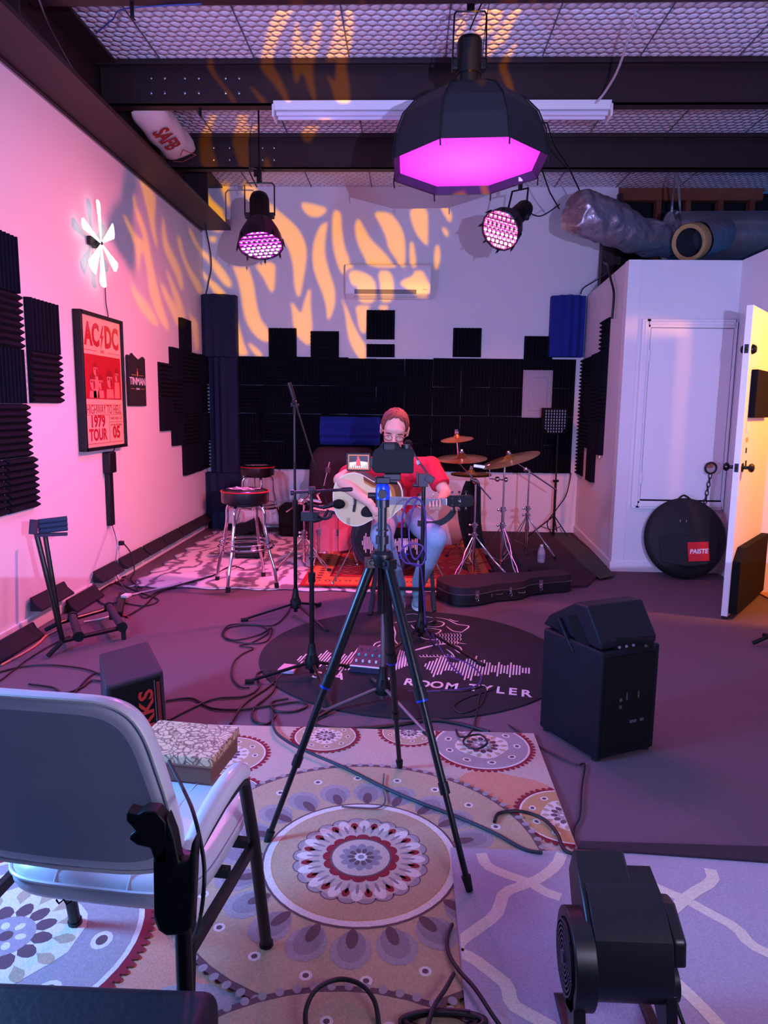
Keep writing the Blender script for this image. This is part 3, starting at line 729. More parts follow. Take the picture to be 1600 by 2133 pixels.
# ------------------------------------------------------------------ shirt, wall bar, outlet, pinwheel
ts = thing('shirt', 'small folded black shirt with pale lettering pinned beside the poster', 'shirt', (XL, 5.95, 1.37))
M0 = frame((XL+0.006, 5.95, 1.57), (0, 1, 0), (0, 0, 1))
mb = MB(); mb.prism([(-0.19, -0.2), (0.19, -0.2), (0.19, 0.2), (0.15, 0.215), (0.11, 0.20), (0.06, 0.185), (0.02, 0.19), (-0.06, 0.215), (-0.09, 0.23), (-0.12, 0.205), (-0.19, 0.21), (-0.195, 0)], M0, 0.018)
sh = obj('cloth', mb, mat('black_cotton', (22, 18, 26), 0.9, bump=0.3, bscale=30), ts, bevel=0.006)
M1 = frame((XL+0.0255, 5.95, 1.575), (0, 1, 0), (0, 0, 1))
obj('lettering', text_mesh('TINMAN', 0.085, M1 @ Matrix.Translation((0, -0.005, 0)), print_m, sx=1.05, bold=0.001), None, sh, smooth=False)
obj('lettering', text_mesh('STUDIO', 0.022, M1 @ Matrix.Translation((0, -0.065, 0)), print_m), None, sh, smooth=False)
mb = MB(); mb.flat([(-0.15, -0.062), (-0.07, -0.062), (-0.07, -0.066), (-0.15, -0.066)], M1); mb.flat([(0.07, -0.062), (0.15, -0.062), (0.15, -0.066), (0.07, -0.066)], M1); mb.flat([(-0.13, 0.05), (-0.03, 0.05), (-0.03, 0.046), (-0.13, 0.046)], M1); mb.flat([(0.03, 0.05), (0.13, 0.05), (0.13, 0.046), (0.03, 0.046)], M1)
mb.flat([(-0.012, 0.04), (0.012, 0.04), (0.012, 0.07), (0.004, 0.085), (0.004, 0.105), (-0.004, 0.105), (-0.004, 0.085), (-0.012, 0.07)], M1)
obj('print', mb, mat('print_gold', (200, 150, 90), 0.6), sh, smooth=False)

wb = thing('cable_raceway', 'narrow black plastic bar hanging on the wall below the poster', 'raceway', (XL, 5.32, 0.46))
mb = MB(); mb.box((XL+0.02, 5.31, 0.71), (0.04, 0.07, 0.50)); obj('bar', mb, black_m, wb, bevel=0.006)
mb = MB(); mb.box((XL+0.03, 5.31, 0.945), (0.06, 0.12, 0.16)); obj('control_box', mb, black_m, wb, bevel=0.008)
def cable(pts, r, lab, m=None, k=6, name='cable', cat='cable', n=8):
    mb = MB(); mb.tube(spline(pts, k), r, n); return tag(obj(name, mb, m or cable_m), lab, cat)
cable([(XL+0.015, 5.45, 1.06), (XL+0.03, 5.40, 1.03), (XL+0.03, 5.33, 1.02)], 0.004, 'short black lead between poster frame and the black bar below it')
cable([(XL+0.01, 5.42, 2.30), (XL+0.012, 5.41, 2.15), (XL+0.012, 5.44, 2.05), (XL+0.012, 5.43, 2.01)], 0.004, 'thin black lead running from the bright pinwheel down to the poster')
ou = thing('wall_outlet', 'white wall outlet low on the pink wall with a black plug in it', 'outlet', (XL, 5.47, 0.25))
mb = MB(); mb.box((XL+0.004, 5.47, 0.32), (0.008, 0.075, 0.12)); obj('plate', mb, white_m, ou, bevel=0.003)
mb = MB(); mb.box((XL+0.025, 5.475, 0.29), (0.04, 0.035, 0.035)); obj('plug', mb, black_m, ou, bevel=0.006)
cable([(XL+0.045, 5.475, 0.285), (XL+0.09, 5.50, 0.20), (XL+0.12, 5.48, 0.06), (XL+0.12, 5.40, 0.012), (XL+0.3, 5.15, 0.01)], 0.005, 'black power lead dropping from the wall outlet to the floor')
cable([(XL+0.02, 5.33, 0.46), (XL+0.03, 5.38, 0.30), (XL+0.05, 5.28, 0.10), (XL+0.2, 5.10, 0.01), (XL+0.32, 4.95, 0.01)], 0.0035, 'thin grey lead falling from the foot of the black wall bar', steelgrey_m)
cable([(XL+0.02, 5.28, 0.46), (XL+0.02, 5.0, 0.20), (XL+0.02, 4.86, 0.08)], 0.002, 'fine thread slanting down the wall from the black bar to the skirting', mat('thread', (190, 140, 165), 0.7))
# lit mirror pinwheel
pw = thing('pinwheel_lamp', 'bright white pinwheel shaped wall lamp above the poster', 'wall lamp', (XL, 5.41, 2.3))
cpt = LW(212, 507, XL+0.07)
pan_m = mat('pinwheel_glass', (240, 250, 240), 0.2, emit=(1.0, 1.0, 0.92), estr=1.25)
blades = [(205, 418, 14), (172, 462, 15), (238, 480, 16), (216, 597, 14), (244, 560, 15), (192, 560, 15)]
sc_ = 1.0
for i, (px, py, w) in enumerate(blades):
    tip = LW(px, py, XL+0.07); d = tip-cpt; L = d.length; d.normalize(); s = Vector((1, 0, 0)).cross(d)
    M = frame(cpt, s, d)
    wd = 0.042 if i not in (2, 5) else 0.055
    mb = MB(); mb.prism([(-0.004, 0.01), (0.004, 0.01), (wd, L*0.97), (wd*0.4, L*1.02), (-wd*0.6, L*1.0), (-wd, L*0.92)], M @ Matrix.Rotation(0.12, 4, 'Y'), 0.006)
    b = obj('blade', mb, pan_m, pw, smooth=False)
    if i == 4:
        mb = MB()
        for q in range(7):
            u = random.uniform(-0.03, 0.03); v = L*random.uniform(0.5, 0.92); mb.prism([(u, v), (u+0.018, v+0.005), (u+0.014, v+0.03), (u-0.004, v+0.024)], M @ Matrix.Translation((0, 0, 0.008)), 0.001)
        obj('paint_marks', mb, mat('mark_blue', (40, 60, 160), 0.5), b, smooth=False)
mb = MB(); mb.lathe([(0.03, 0), (0.035, 0.02), (0.02, 0.06), (0.01, 0.075)], cpt-Vector((0.07, 0, 0)), (1, 0, 0), 20); obj('hub', mb, black_m, pw)
mb = MB(); mb.box(cpt+Vector((-0.045, -0.05, 0)), (0.03, 0.12, 0.06)); obj('driver_box', mb, black_m, pw, bevel=0.006)

# ------------------------------------------------------------------ foam corner strips along the left skirting
gs = 'black foam strips along the left skirting'
ys = [(7.86, 7.40), (7.36, 6.90), (6.86, 6.42), (6.38, 5.94), (5.90, 5.42), (5.36, 4.96)]
tri = [(0, 0), (0.075, 0), (0.075, 0.012), (0.03, 0.05), (0.012, 0.085), (0, 0.085)]
def strip(a, b, z, lab, dx=0.0, tilt=0.0):
    mb = MB(); L = a-b
    mb.prism(tri, frame((XL+0.018+dx, a, z), (1, 0, 0), (0, 0, 1)) , L)
    me = mb; o = obj('foam_strip', me, mat('purple_black_foam', (30, 20, 32), 0.9), bevel=0.004); tag(o, lab, 'foam strip', gs)
    o.rotation_euler = (0, 0, tilt); return o
for i, (a, b) in enumerate(ys): strip(a, b, 0.092, 'black foam strip standing on the left skirting, %s from the far corner' % ORD[i])
strip(4.93, 4.50, 0.006, 'black foam strip lying on the carpet against the skirting, beyond the guitar rack', 0.02)
strip(4.52, 4.10, 0.13, 'black foam strip stuck crookedly on the wall behind the guitar rack')
strip(4.02, 3.52, 0.006, 'black foam strip lying on the carpet at the left edge, nearest of all', 0.05)

# ================================================================== ceiling things
fx = thing('fluorescent_fixture', 'long white unlit fluorescent tube fixture under the purlins', 'ceiling light', (0.17, 5.25, 3.37))
a = AT(571, 230, 5.22); b = AT(1271, 232, 5.22); zc = (a.z+b.z)/2
mb = MB(); mb.prism([(-0.06, 0), (0.06, 0), (0.045, -0.055), (-0.045, -0.055)], frame((a.x, 5.24, zc+0.055), (0, 1, 0), (0, 0, 1)), b.x-a.x); obj('channel', mb, white_m, fx, bevel=0.003)
mb = MB(); 
for dy_ in (-0.035, 0.035): mb.cyl((a.x+0.02, 5.24+dy_, zc-0.022), (a.x+(b.x-a.x)*0.5, 5.24+dy_, zc-0.022), 0.016, n=12); mb.cyl((a.x+(b.x-a.x)*0.5, 5.24+dy_, zc-0.022), (b.x-0.02, 5.24+dy_, zc-0.022), 0.016, n=12)
obj('tube', mb, mat('tube_glass', (225, 225, 240), 0.15), fx)
for x in (a.x, b.x):
    mb = MB(); mb.box((x, 5.24, zc-0.01), (0.015, 0.14, 0.08)); obj('end_cap', mb, white_m, fx, bevel=0.004)
jb = AT(1335, 12, 4.15)
mb = MB(); mb.box((jb.x, 4.2, 3.62), (0.16, 0.10, 0.07)); mb.box((jb.x, 4.2, 3.68), (0.06, 0.06, 0.08)); tag(obj('junction_box', mb, grey_m, bevel=0.005), 'grey metal junction box on the ceiling at the top right', 'junction box')
cable([AT(1325, 28, 4.2), AT(1306, 90, 4.5), AT(1285, 150, 4.85), AT(1258, 195, 5.1), AT(1238, 217, 5.2)], 0.008, 'pale flexible conduit curving from the junction box to the tube fixture', mat('conduit', (190, 185, 190), 0.5), name='conduit', cat='conduit')
cable([AT(80, -5, 3.6), AT(110, 70, 4.2), AT(172, 172, 4.8), AT(240, 232, 5.5)], 0.005, 'thin grey wire running along the rafter at the upper left', steelgrey_m, name='wire', cat='wire')
cable([AT(200, 70, 4.6), AT(235, 40, 4.4), AT(262, 18, 4.1), AT(420, 8, 4.0)], 0.004, 'thin blue wire drooping below the ceiling near the top left', mat('wire_blue', (60, 80, 150), 0.5), name='wire', cat='wire')

# woven sack wedged above the rafter
sk = thing('sack', 'pale woven sack with red lettering wedged on the rafter between the beams', 'sack', (-1.95, 5.95, 3.3))
a, b = AT(300, 222, 5.40), AT(384, 322, 6.35)
mb = MB(); d = (b-a); L = d.length; dn = d.normalized()
N1, N2 = 20, 16; vs = []; fs = []
upv = Vector((0.25, -0.75, -0.6)); side = dn.cross(upv).normalized(); upn = side.cross(dn).normalized()
for i in range(N1+1):
    t_ = i/N1; e = 1-abs(2*t_-1)**5; e = max(e, 0.03)
    for j in range(N2):
        th = 2*PI*j/N2
        wv = (abs(math.cos(th))**0.6)*math.copysign(1, math.cos(th)); hv = (abs(math.sin(th))**0.8)*math.copysign(1, math.sin(th))
        bumpy = 1+0.05*math.sin(5*t_*PI+j)
        vs.append(a+dn*(L*t_)+side*wv*0.135*(0.75+0.25*e)*bumpy+upn*hv*0.085*e*bumpy)
for i in range(N1):
    for j in range(N2): fs.append((i*N2+j, i*N2+(j+1) % N2, (i+1)*N2+(j+1) % N2, (i+1)*N2+j))
fs += [tuple(range(N2)), tuple(N1*N2+j for j in range(N2))]
mb.add(vs, fs); bg = obj('bag', mb, mat('woven_sack', (214, 196, 192), 0.7, bump=0.4, bscale=25), sk, ang=70)
top = a+dn*L*0.40+upn*0.092
vd = side if side.x > 0 else -side
M = frame(top, dn, upn.cross(dn)) if True else None
obj('lettering', text_mesh('SAFB', 0.17, M, mat('sack_red', (150, 24, 30), 0.7), sx=1.0, bold=0.006), None, bg, smooth=False)
mb = MB(); c = a+dn*L*0.78+upn*0.094; MM = frame(c, dn, upn.cross(dn))
for p, q in (((-0.1, 0.05), (0.08, 0.11)), ((0.08, 0.11), (0.1, -0.02)), ((0.1, -0.02), (0.02, -0.08)), ((-0.1, 0.05), (-0.02, 0.0))):
    P_, Q_ = Vector(p), Vector(q); n_ = Vector((-(Q_-P_).y, (Q_-P_).x)).normalized()*0.004; mb.prism([P_+n_, Q_+n_, Q_-n_, P_-n_], MM, 0.001)
obj('print', mb, mat('sack_red2', (165, 60, 60), 0.7), bg, smooth=False)

# ------------------------------------------------------------------ silver ducts
foil_m = mat('foil_duct', (176, 172, 184), 0.36, metal=0.8, bump=1.0, bscale=22)
foil2_m = mat('foil_sleeve', (170, 165, 172), 0.35, metal=0.75, bump=0.8, bscale=14)
def crumple(o, s, tex=0.35):
    tx = bpy.data.textures.new('crumple', 'CLOUDS'); tx.noise_scale = tex
    d = o.modifiers.new('disp', 'DISPLACE'); d.texture = tx; d.strength = s; d.mid_level = 0.5; d.texture_coords = 'GLOBAL'
    return o
dc = thing('air_duct', 'big silver foil covered air duct above the store room', 'duct', (2.4, 6.9, 2.8))
pts = spline([AT(1190, 436, 6.45), AT(1212, 444, 6.5), AT(1265, 462, 6.6), AT(1330, 492, 6.75), AT(1395, 500, 6.9)], 8)
n = len(pts); mb = MB(); mb.tube(pts, [0.155+0.035*math.sin(PI*min(1, i/n*1.4)) if i > 2 else (0.02, 0.11, 0.145)[i] for i in range(n)], 32)
crumple(obj('flexible_duct', mb, foil_m, dc, ang=60, subsurf=1), 0.06, 0.12)
p = AT(1390, 492, 7.0); mb = MB(); mb.cyl((p.x, 7.0, p.z+0.0), (3.6, 7.0, p.z+0.01), 0.215, n=40); obj('trunk_duct', mb, foil2_m, dc)
mb = MB(); mb.lathe([(0.222, -0.03), (0.228, 0), (0.222, 0.03)], (p.x+0.02, 7.0, p.z), (1, 0, 0), 40, cap=False); obj('collar', mb, steelgrey_m, dc)
e = AT(1434, 506, 6.38); c0 = AT(1492, 488, 6.66)
ax = (e-c0).normalized()
st_ = dc
mb = MB(); mb.lathe([(0.13, -0.10), (0.165, -0.02), (0.155, 0.16), (0.152, 0.33)], c0, ax, 32, cap=False); crumple(obj('sleeve', mb, foil_m, st_, ang=60, subsurf=1), 0.03, 0.1)
Lx = (e-c0).length
mb = MB(); mb.lathe([(0.152, Lx-0.10), (0.156, Lx-0.01), (0.152, Lx), (0.134, Lx), (0.118, Lx-0.01)], c0, ax, 32, cap=False); obj('insulation_rim', mb, mat('insulation_yellow', (176, 140, 88), 0.9, bump=0.6, bscale=60), st_)
mb = MB(); mb.lathe([(0.118, Lx-0.01)]+[(0.112 if i % 2 else 0.119, Lx-0.03-i*0.018) for i in range(14)], c0, ax, 32, cap=False); mb.lathe([(0.001, Lx-0.28), (0.12, Lx-0.28)], c0, ax, 32, cap=False); obj('liner', mb, mat('duct_liner', (70, 70, 80), 0.4, metal=0.5), st_)
for (p0, p1, Ya, Yb, lab) in (((1208, 660*0.55), (1197, 448), 6.9, 6.95, 0), ):
    pass
for i, (qa, qb) in enumerate((((1410, 325), (1398, 452)), ((1410, 325), (1418, 452)))):
    a, b = AT(*qa, 6.65), AT(*qb, 6.95); mb = MB(); mb.bar(a, b, 0.018, 0.003); tag(obj('hanger_strap', mb, steelgrey_m), '%s metal strap holding up the trunk duct from the beam' % ('left' if i == 0 else 'right'), 'hanger strap')
# black support frame of the flexible duct
mb = MB(); mb.tube([AT(1097, 254, 5.9), AT(1140, 256, 5.9), AT(1152, 300, 6.1), AT(1185, 350, 6.4), AT(1208, 398, 6.55)], 0.006, 8); tag(obj('support_rod', mb, blackmetal_m), 'thin black rod bent from the ceiling to the end of the foil duct', 'rod')
mb = MB(); mb.tube([AT(1126, 345, 5.9), AT(1145, 400, 6.2), AT(1165, 435, 6.4)], 0.006, 8); tag(obj('support_rod', mb, blackmetal_m), 'thin black rod beside the octagonal softbox reaching the foil duct', 'rod')

# ------------------------------------------------------------------ octagonal softbox
sb = thing('octagonal_softbox', 'large black octagonal softbox glowing magenta, hanging from the ceiling', 'softbox', AT(975, 100, 4.1))
rim_c = AT(975, 352, 4.1)
# aim: opening faces down and a little towards the viewer
axd = Vector((0.02, -0.05, -1.0)).normalized()
apex = rim_c-axd*0.54
RR = 0.425
def octring(r, h, n=8, ph=PI/8):
    a = Vector((1, 0, 0)); x = (a-axd*a.dot(axd)).normalized(); y = axd.cross(x)
    return [apex+axd*h+(x*math.cos(ph+2*PI*j/n)+y*math.sin(ph+2*PI*j/n))*r for j in range(n)]
prof = [(0.075, 0.14), (0.20, 0.17), (0.30, 0.225), (0.375, 0.31), (0.415, 0.41), (0.435, 0.54)]
mb = MB(); vs = []; fs = []
for (r, h) in prof: vs += octring(r, h)
for i in range(len(prof)-1):
    for j in range(8): fs.append((i*8+j, i*8+(j+1) % 8, (i+1)*8+(j+1) % 8, (i+1)*8+j))
mb.add(vs, fs); shell_m = mat('softbox_fabric', (20, 18, 26), 0.6, bump=0.2, bscale=20)
so = obj('shell', mb, shell_m, sb, smooth=False); s_ = so.modifiers.new('s', 'SOLIDIFY'); s_.thickness = 0.004
for j in range(8):
    mb = MB(); mb.tube([octring(r+0.006, h)[j] for (r, h) in prof]+[octring(0.437, 0.575)[j]], 0.004, 6); obj('rib', mb, black_m, sb)
glow = mat('softbox_diffuser', (250, 120, 250), 0.8)
nt = glow.node_tree; b = nt.nodes['Principled BSDF']
tc = nt.nodes.new('ShaderNodeTexCoord'); gr_ = nt.nodes.new('ShaderNodeTexGradient'); gr_.gradient_type = 'SPHERICAL'
mp = nt.nodes.new('ShaderNodeMapping'); mp.inputs['Scale'].default_value = (2.6, 2.6, 2.6)
cr = nt.nodes.new('ShaderNodeValToRGB'); cr.color_ramp.elements[0].color = (1, 0.03, 1, 1); cr.color_ramp.elements[1].color = (1, 0.13, 1, 1)
nt.links.new(tc.outputs['Object'], mp.inputs['Vector']); nt.links.new(mp.outputs[0], gr_.inputs[0]); nt.links.new(gr_.outputs['Fac'], cr.inputs['Fac']); nt.links.new(cr.outputs['Color'], b.inputs['Emission Color'])
b.inputs['Emission Strength'].default_value = 1.6
b.inputs['Base Color'].default_value = (0.05, 0.01, 0.05, 1)
mb = MB(); pts = octring(0.400, 0.50); cen = apex+axd*0.51
me = MB(); me.add([p-rim_c for p in pts]+[cen-rim_c], [(j, (j+1) % 8, 8) for j in range(8)])
o = obj('diffuser', me, glow, sb, smooth=False); o.matrix_parent_inverse = Matrix(); o.location = rim_c-sb.location
mb = MB(); r1 = octring(0.435, 0.54); r2 = octring(0.400, 0.50)
mb.add(r1+r2, [(j, (j+1) % 8, 8+(j+1) % 8, 8+j) for j in range(8)]); obj('lip', mb, mat('softbox_lip', (70, 30, 80), 0.6), sb, smooth=False)
mb = MB(); c = r1[6]*0.5+r2[6]*0.5; q = r1[7]*0.5+r2[7]*0.5; c = c*0.3+q*0.7; mb.box(c-Vector((0, 0.006, 0)), (0.022, 0.003, 0.022)); obj('brand_tag', mb, white_m, sb)
# lamp head above
up = Vector((0, 0, 1))
base = apex+axd*0.14; topp = base+up*0.27
mb = MB(); mb.cyl(base-up*0.02, base+up*0.09, 0.062, 0.060, 24); mb.cyl(base+up*0.08, topp-up*0.03, 0.068, n=24); mb.lathe([(0.068, 0), (0.06, 0.02), (0.02, 0.03)], topp-up*0.03, up, 24)
obj('lamp_head', mb, blackmetal_m, sb)
mb = MB(); mb.box(base+up*0.13, (0.19, 0.05, 0.06)); obj('pivot', mb, black_m, sb, bevel=0.01)
k1 = base+up*0.12
mb = MB(); mb.tube([k1+Vector((-0.09, 0, 0)), k1+Vector((-0.085, 0, 0.26)), k1+Vector((-0.075, 0, 0.275)), k1+Vector((0.075, 0, 0.275)), k1+Vector((0.085, 0, 0.26)), k1+Vector((0.09, 0, 0))], 0.005, 8); obj('yoke', mb, blackmetal_m, sb)
tp = k1+Vector((0, 0, 0.275))
mb = MB(); mb.cyl(tp, (tp.x, tp.y, ZC-0.02), 0.008, n=10); mb.box(tp+Vector((0, 0, 0.05)), (0.04, 0.03, 0.09)); mb.box(tp+Vector((0, 0, 0.34)), (0.07, 0.05, 0.05)); mb.cyl(tp+Vector((-0.04, 0, 0.06)), tp+Vector((-0.02, 0, 0.06)), 0.012, n=10); obj('hanging_rod', mb, blackmetal_m, sb)
cable([tp+Vector((0.0, 0.02, -0.08)), tp+Vector((0.06, 0.05, 0.06)), tp+Vector((0.15, 0.1, 0.22)), tp+Vector((0.25, 0.15, 0.42))], 0.004, 'black lead rising from the softbox lamp head to the ceiling')
cable([k1+Vector((0.07, 0.02, 0.02)), tp+Vector((0.09, 0.04, 0.0)), tp+Vector((0.14, 0.1, 0.2)), tp+Vector((0.2, 0.15, 0.46))], 0.002, 'fine safety wire rising from the softbox lamp head', name='wire', cat='wire')

# ------------------------------------------------------------------ two LED stage lamps with egg-crate lenses
def led_lamp(c, axis, rr, lens_rgb, hot, lab, name='led_stage_lamp', length=0.30, yoke_up=True):
    axis = Vector(axis).normalized()
    t = thing(name, lab, 'stage lamp', c)
    a = Vector((1, 0, 0)); x = (a-axis*a.dot(axis)).normalized(); y = axis.cross(x)
    mb = MB(); mb.lathe([(rr*0.42, -rr*1.35), (rr*0.62, -rr*1.2), (rr*0.92, -rr*0.6), (rr*1.02, -rr*0.1), (rr*1.04, 0.0), (rr*0.98, 0.004), (rr*0.97, -0.02)], c, axis, 16, cap=False)
    obj('reflector', mb, mat('lamp_shell', (46, 30, 52), 0.35, metal=0.5), t, ang=20)
    for j in range(8):
        th = 2*PI*j/8; e = x*math.cos(th)+y*math.sin(th)
        mb = MB(); mb.bar(c+axis*-rr*0.25+e*rr*1.02, c+axis*0.02+e*rr*1.08, 0.014, 0.008, up=e); mb.cyl(c+axis*0.01+e*rr*1.07, c+axis*0.035+e*rr*1.12, 0.002, n=6); obj('clip', mb, black_m, t)
    mb = MB(); mb.lathe([(0.001, 0.0), (rr*0.97, 0.0)], c-axis*0.012, axis, 24, cap=False)
    f = obj('lens_face', mb, mat('lens_'+name+str(round(rr, 3))+str(lens_rgb), (200, 60, 200), 0.4, emit=lens_rgb, estr=1.0), t, smooth=False)
    hm = mat('lens_hot'+str(hot), (255, 255, 255), 0.3, emit=hot, estr=2.2)
    gm_ = mat('grid_dark'+str(lens_rgb), (60, 12, 60), 0.6)
    k = 0; step = rr*0.235
    for i in range(-4, 5):
        for j in range(-4, 5):
            u = i*step+(step*0.5 if j % 2 else 0); v = j*step*0.88
            if u*u+v*v > (rr*0.86)**2: continue
            s = step*(0.36 if v < 0 else 0.26)
            mb = MB(); p = c+x*u+y*v; mb.lathe([(s*0.95, 0), (s, 0.003), (s*0.5, 0.006)], p-axis*0.010, axis, 8)
            obj('led', mb, hm, f); k += 1
    mb = MB()
    for i in range(-4, 5):
        w = math.sqrt(max(0, (rr*0.95)**2-(i*step)**2))
        if w > 0.01:
            mb.bar(c+x*(i*step)-y*w-axis*0.004, c+x*(i*step)+y*w-axis*0.004, 0.0016, 0.012, up=axis); mb.bar(c+y*(i*step)-x*w-axis*0.004, c+y*(i*step)+x*w-axis*0.004, 0.0016, 0.012, up=axis)
    obj('egg_crate', mb, gm_, t, smooth=False)
    back = c-axis*rr*1.3
    mb = MB(); mb.cyl(back, back-axis*(length-0.02), rr*0.46, rr*0.46, 20); mb.lathe([(rr*0.46, 0), (rr*0.40, rr*0.2), (rr*0.2, rr*0.28)], back-axis*(length-0.02), -axis, 20)
    obj('housing', mb, blackmetal_m, t)
    piv = back-axis*length*0.25
    mb = MB(); mb.box(piv, (rr*1.35, 0.035, 0.045)); obj('pivot', mb, black_m, t, bevel=0.006)
    return t, piv, back
ax1 = Vector((0.10, -0.42, -0.90))
t1, pv, bk = led_lamp(PARL, ax1, 0.168, (1.0, 0.05, 0.9), (1.0, 0.75, 1.0), 'black stage lamp with magenta lit honeycomb lens hanging left of the softbox', length=0.22)
w = 0.115
topy = pv.z+0.24
mb = MB(); mb.tube([pv+Vector((-w, 0, 0)), (pv.x-w, pv.y, topy-0.02), (pv.x-w+0.02, pv.y, topy), (pv.x+w-0.02, pv.y, topy), (pv.x+w, pv.y, topy-0.02), pv+Vector((w, 0, 0))], 0.006, 8); obj('yoke', mb, blackmetal_m, t1)
mb = MB(); mb.cyl((pv.x, pv.y, topy), (pv.x, pv.y+0.0, ZC-0.02), 0.007, n=8); mb.box((pv.x, pv.y, topy+0.05), (0.035, 0.03, 0.09)); mb.box((pv.x-0.03, pv.y, topy+0.07), (0.02, 0.02, 0.05)); obj('hanging_rod', mb, blackmetal_m, t1)
cable([Vector((pv.x-0.02, pv.y, topy-0.03)), Vector((pv.x-0.10, pv.y+0.1, topy+0.14)), Vector((pv.x-0.12, 6.5, 3.40)), Vector((pv.x-0.2, 6.55, 3.47))], 0.005, 'black lead looping from the left stage lamp up to the beam')
cable([AT(412, 360, 7.6), AT(422, 440, 7.8), AT(440, 540, 7.85), AT(434, 590, 7.9), AT(429, 613, 7.9)], 0.007, 'black cable hanging from the rafter to the top of the left corner bass trap')
ax2 = Vector((-0.50, -0.62, -0.52))
t2, pv, bk = led_lamp(PARR, ax2, 0.150, (1.0, 0.16, 0.18), (1.0, 0.72, 0.60), 'black stage lamp with salmon lit honeycomb lens hanging right of the softbox', length=0.22)
ax2n = ax2.normalized(); sd = ax2n.cross(Vector((0, 0, 1))).normalized()
w = 0.085; tp2 = pv+Vector((0.03, 0.02, 0.20))
mb = MB(); mb.tube([pv+sd*w, tp2+sd*w*0.8, tp2-sd*w*0.8, pv-sd*w], 0.008, 8); obj('yoke', mb, blackmetal_m, t2)
mb = MB(); mb.cyl(tp2, (tp2.x, tp2.y, ZC-0.02), 0.006, n=8); mb.box(tp2+Vector((0, 0, 0.03)), (0.03, 0.03, 0.06)); obj('hanging_rod', mb, blackmetal_m, t2)
cable([bk-ax2n*0.2, bk-ax2n*0.2+Vector((0.12, 0, -0.05)), AT(1160, 430, 6.0), AT(1166, 425, 6.3)], 0.005, 'black lead looping from the right stage lamp to the rod beside the duct')
cable([AT(1251, 505, 7.9), AT(1258, 545, 7.8), LW(1266, 566, 1.80)+Vector((0, 0, .06)), LW(1272, 580, 1.765), LW(1279, 612, 1.765), LW(1275, 664, 1.76)], 0.011, 'thick black cable running down the partition edge to the foam tiles')
cable([AT(1210, 612, 7.9), AT(1216, 600, 7.8), AT(1240, 585, 7.6), AT(1268, 567, 7.2)], 0.006, 'black cable arching over the bright blue bass trap')
cable([AT(1190, 985, 7.9), AT(1180, 1030, 7.85), AT(1160, 1060, 7.6), AT(1140, 1090, 7.5), FL(1150, 1112, 0.01)], 0.006, 'black cable drooping from the right foam band to the grid lamp stand')

c_ = Vector((1.845, 6.98, 0.98)); mb = MB(); mb.tube(spline([c_+Vector((0, .14, .02)), c_+Vector((-.03, .08, .05)), c_+Vector((-.04, 0, .0)), c_+Vector((-.035, -.06, .03)), c_+Vector((-.02, -.12, .0)), c_+Vector((-.03, -.13, -.05))]), .011, 8); tag(obj('hook', mb, mat('hook_brass', (200, 150, 90), .35, metal=.7)), 'small brass coloured hook hanging on the foam of the right partition', 'hook')
# ================================================================== rugs
def clip_rect(poly, x0, y0, x1, y1):
    def cl(p, ins, inter):
        out = []
        for i in range(len(p)):
            a, b = p[i-1], p[i]
            if ins(b):
                if not ins(a): out.append(inter(a, b))
                out.append(b)
            elif ins(a): out.append(inter(a, b))
        return out
    def ix(v): return lambda a, b: (v, a[1]+(b[1]-a[1])*(v-a[0])/(b[0]-a[0]))
    def iy(v): return lambda a, b: (a[0]+(b[0]-a[0])*(v-a[1])/(b[1]-a[1]), v)
    p = [tuple(q[:2]) for q in poly]
    for ins, it in ((lambda q: q[0] >= x0, ix(x0)), (lambda q: q[0] <= x1, ix(x1)), (lambda q: q[1] >= y0, iy(y0)), (lambda q: q[1] <= y1, iy(y1))):
        if len(p) < 3: return []
        p = cl(p, ins, it)
    return p
class Rug:                                   # flat shapes laid in fine layers on the rug's face
    def __init__(s, rect, z0, z1, mats):
        s.r = rect; s.mb = MB(); s.z = z1; s.mats = mats
        x0, y0, x1, y1 = rect; s.mb.box(((x0+x1)/2, (y0+y1)/2, (z0+z1)/2), (x1-x0, y1-y0, z1-z0))
    def poly(s, pts, mi, layer):
        p = clip_rect(pts, *[s.r[0]+.004, s.r[1]+.004, s.r[2]-.004, s.r[3]-.004])
        if len(p) < 3: return
        s.mb.mi = mi; s.mb.flat(p, Matrix.Translation((0, 0, s.z+0.00018*layer))); s.mb.mi = 0
    def disc(s, c, r, mi, layer, n=48, sq=1.0, wob=0.0):
        s.poly([(c[0]+r*math.cos(2*PI*i/n)*(1+wob*math.sin(i*7.3)), c[1]+r*sq*math.sin(2*PI*i/n)*(1+wob*math.sin(i*7.3))) for i in range(n)], mi, layer)
    def petals(s, c, r, n, lw, lr, mi, layer, point=False, ph=0.0):
        for i in range(n):
            a = 2*PI*(i+ph)/n; ux, uy = math.cos(a), math.sin(a); q = []
            for j in range(12):
                t = 2*PI*j/12; u = math.cos(t); v = math.sin(t)
                if point and u < 0: v *= (1+u)
                q.append((c[0]+ux*(r+u*lr)-uy*v*lw, c[1]+uy*(r+u*lr)+ux*v*lw))
            s.poly(q, mi, layer)
def fiber(name, rgb, bs=420, nz=0.3): return mat(name, rgb, 0.95, noise=nz, nscale=170, bump=0.5, bscale=bs)
RC = dict(base=0, tan=1, grey=2, plum=3, maroon=4, cream=5, ochre=6, slate=7, peach=8)
rm = [fiber('rug_base', (196, 172, 160)), fiber('rug_tan', (188, 160, 132)), fiber('rug_grey', (164, 150, 154)), fiber('rug_plum', (104, 74, 82)), fiber('rug_maroon', (140, 24, 44)),
      fiber('rug_cream', (226, 214, 208)), fiber('rug_ochre', (196, 150, 106)), fiber('rug_slate', (144, 130, 138)), fiber('rug_peach', (206, 142, 116))]
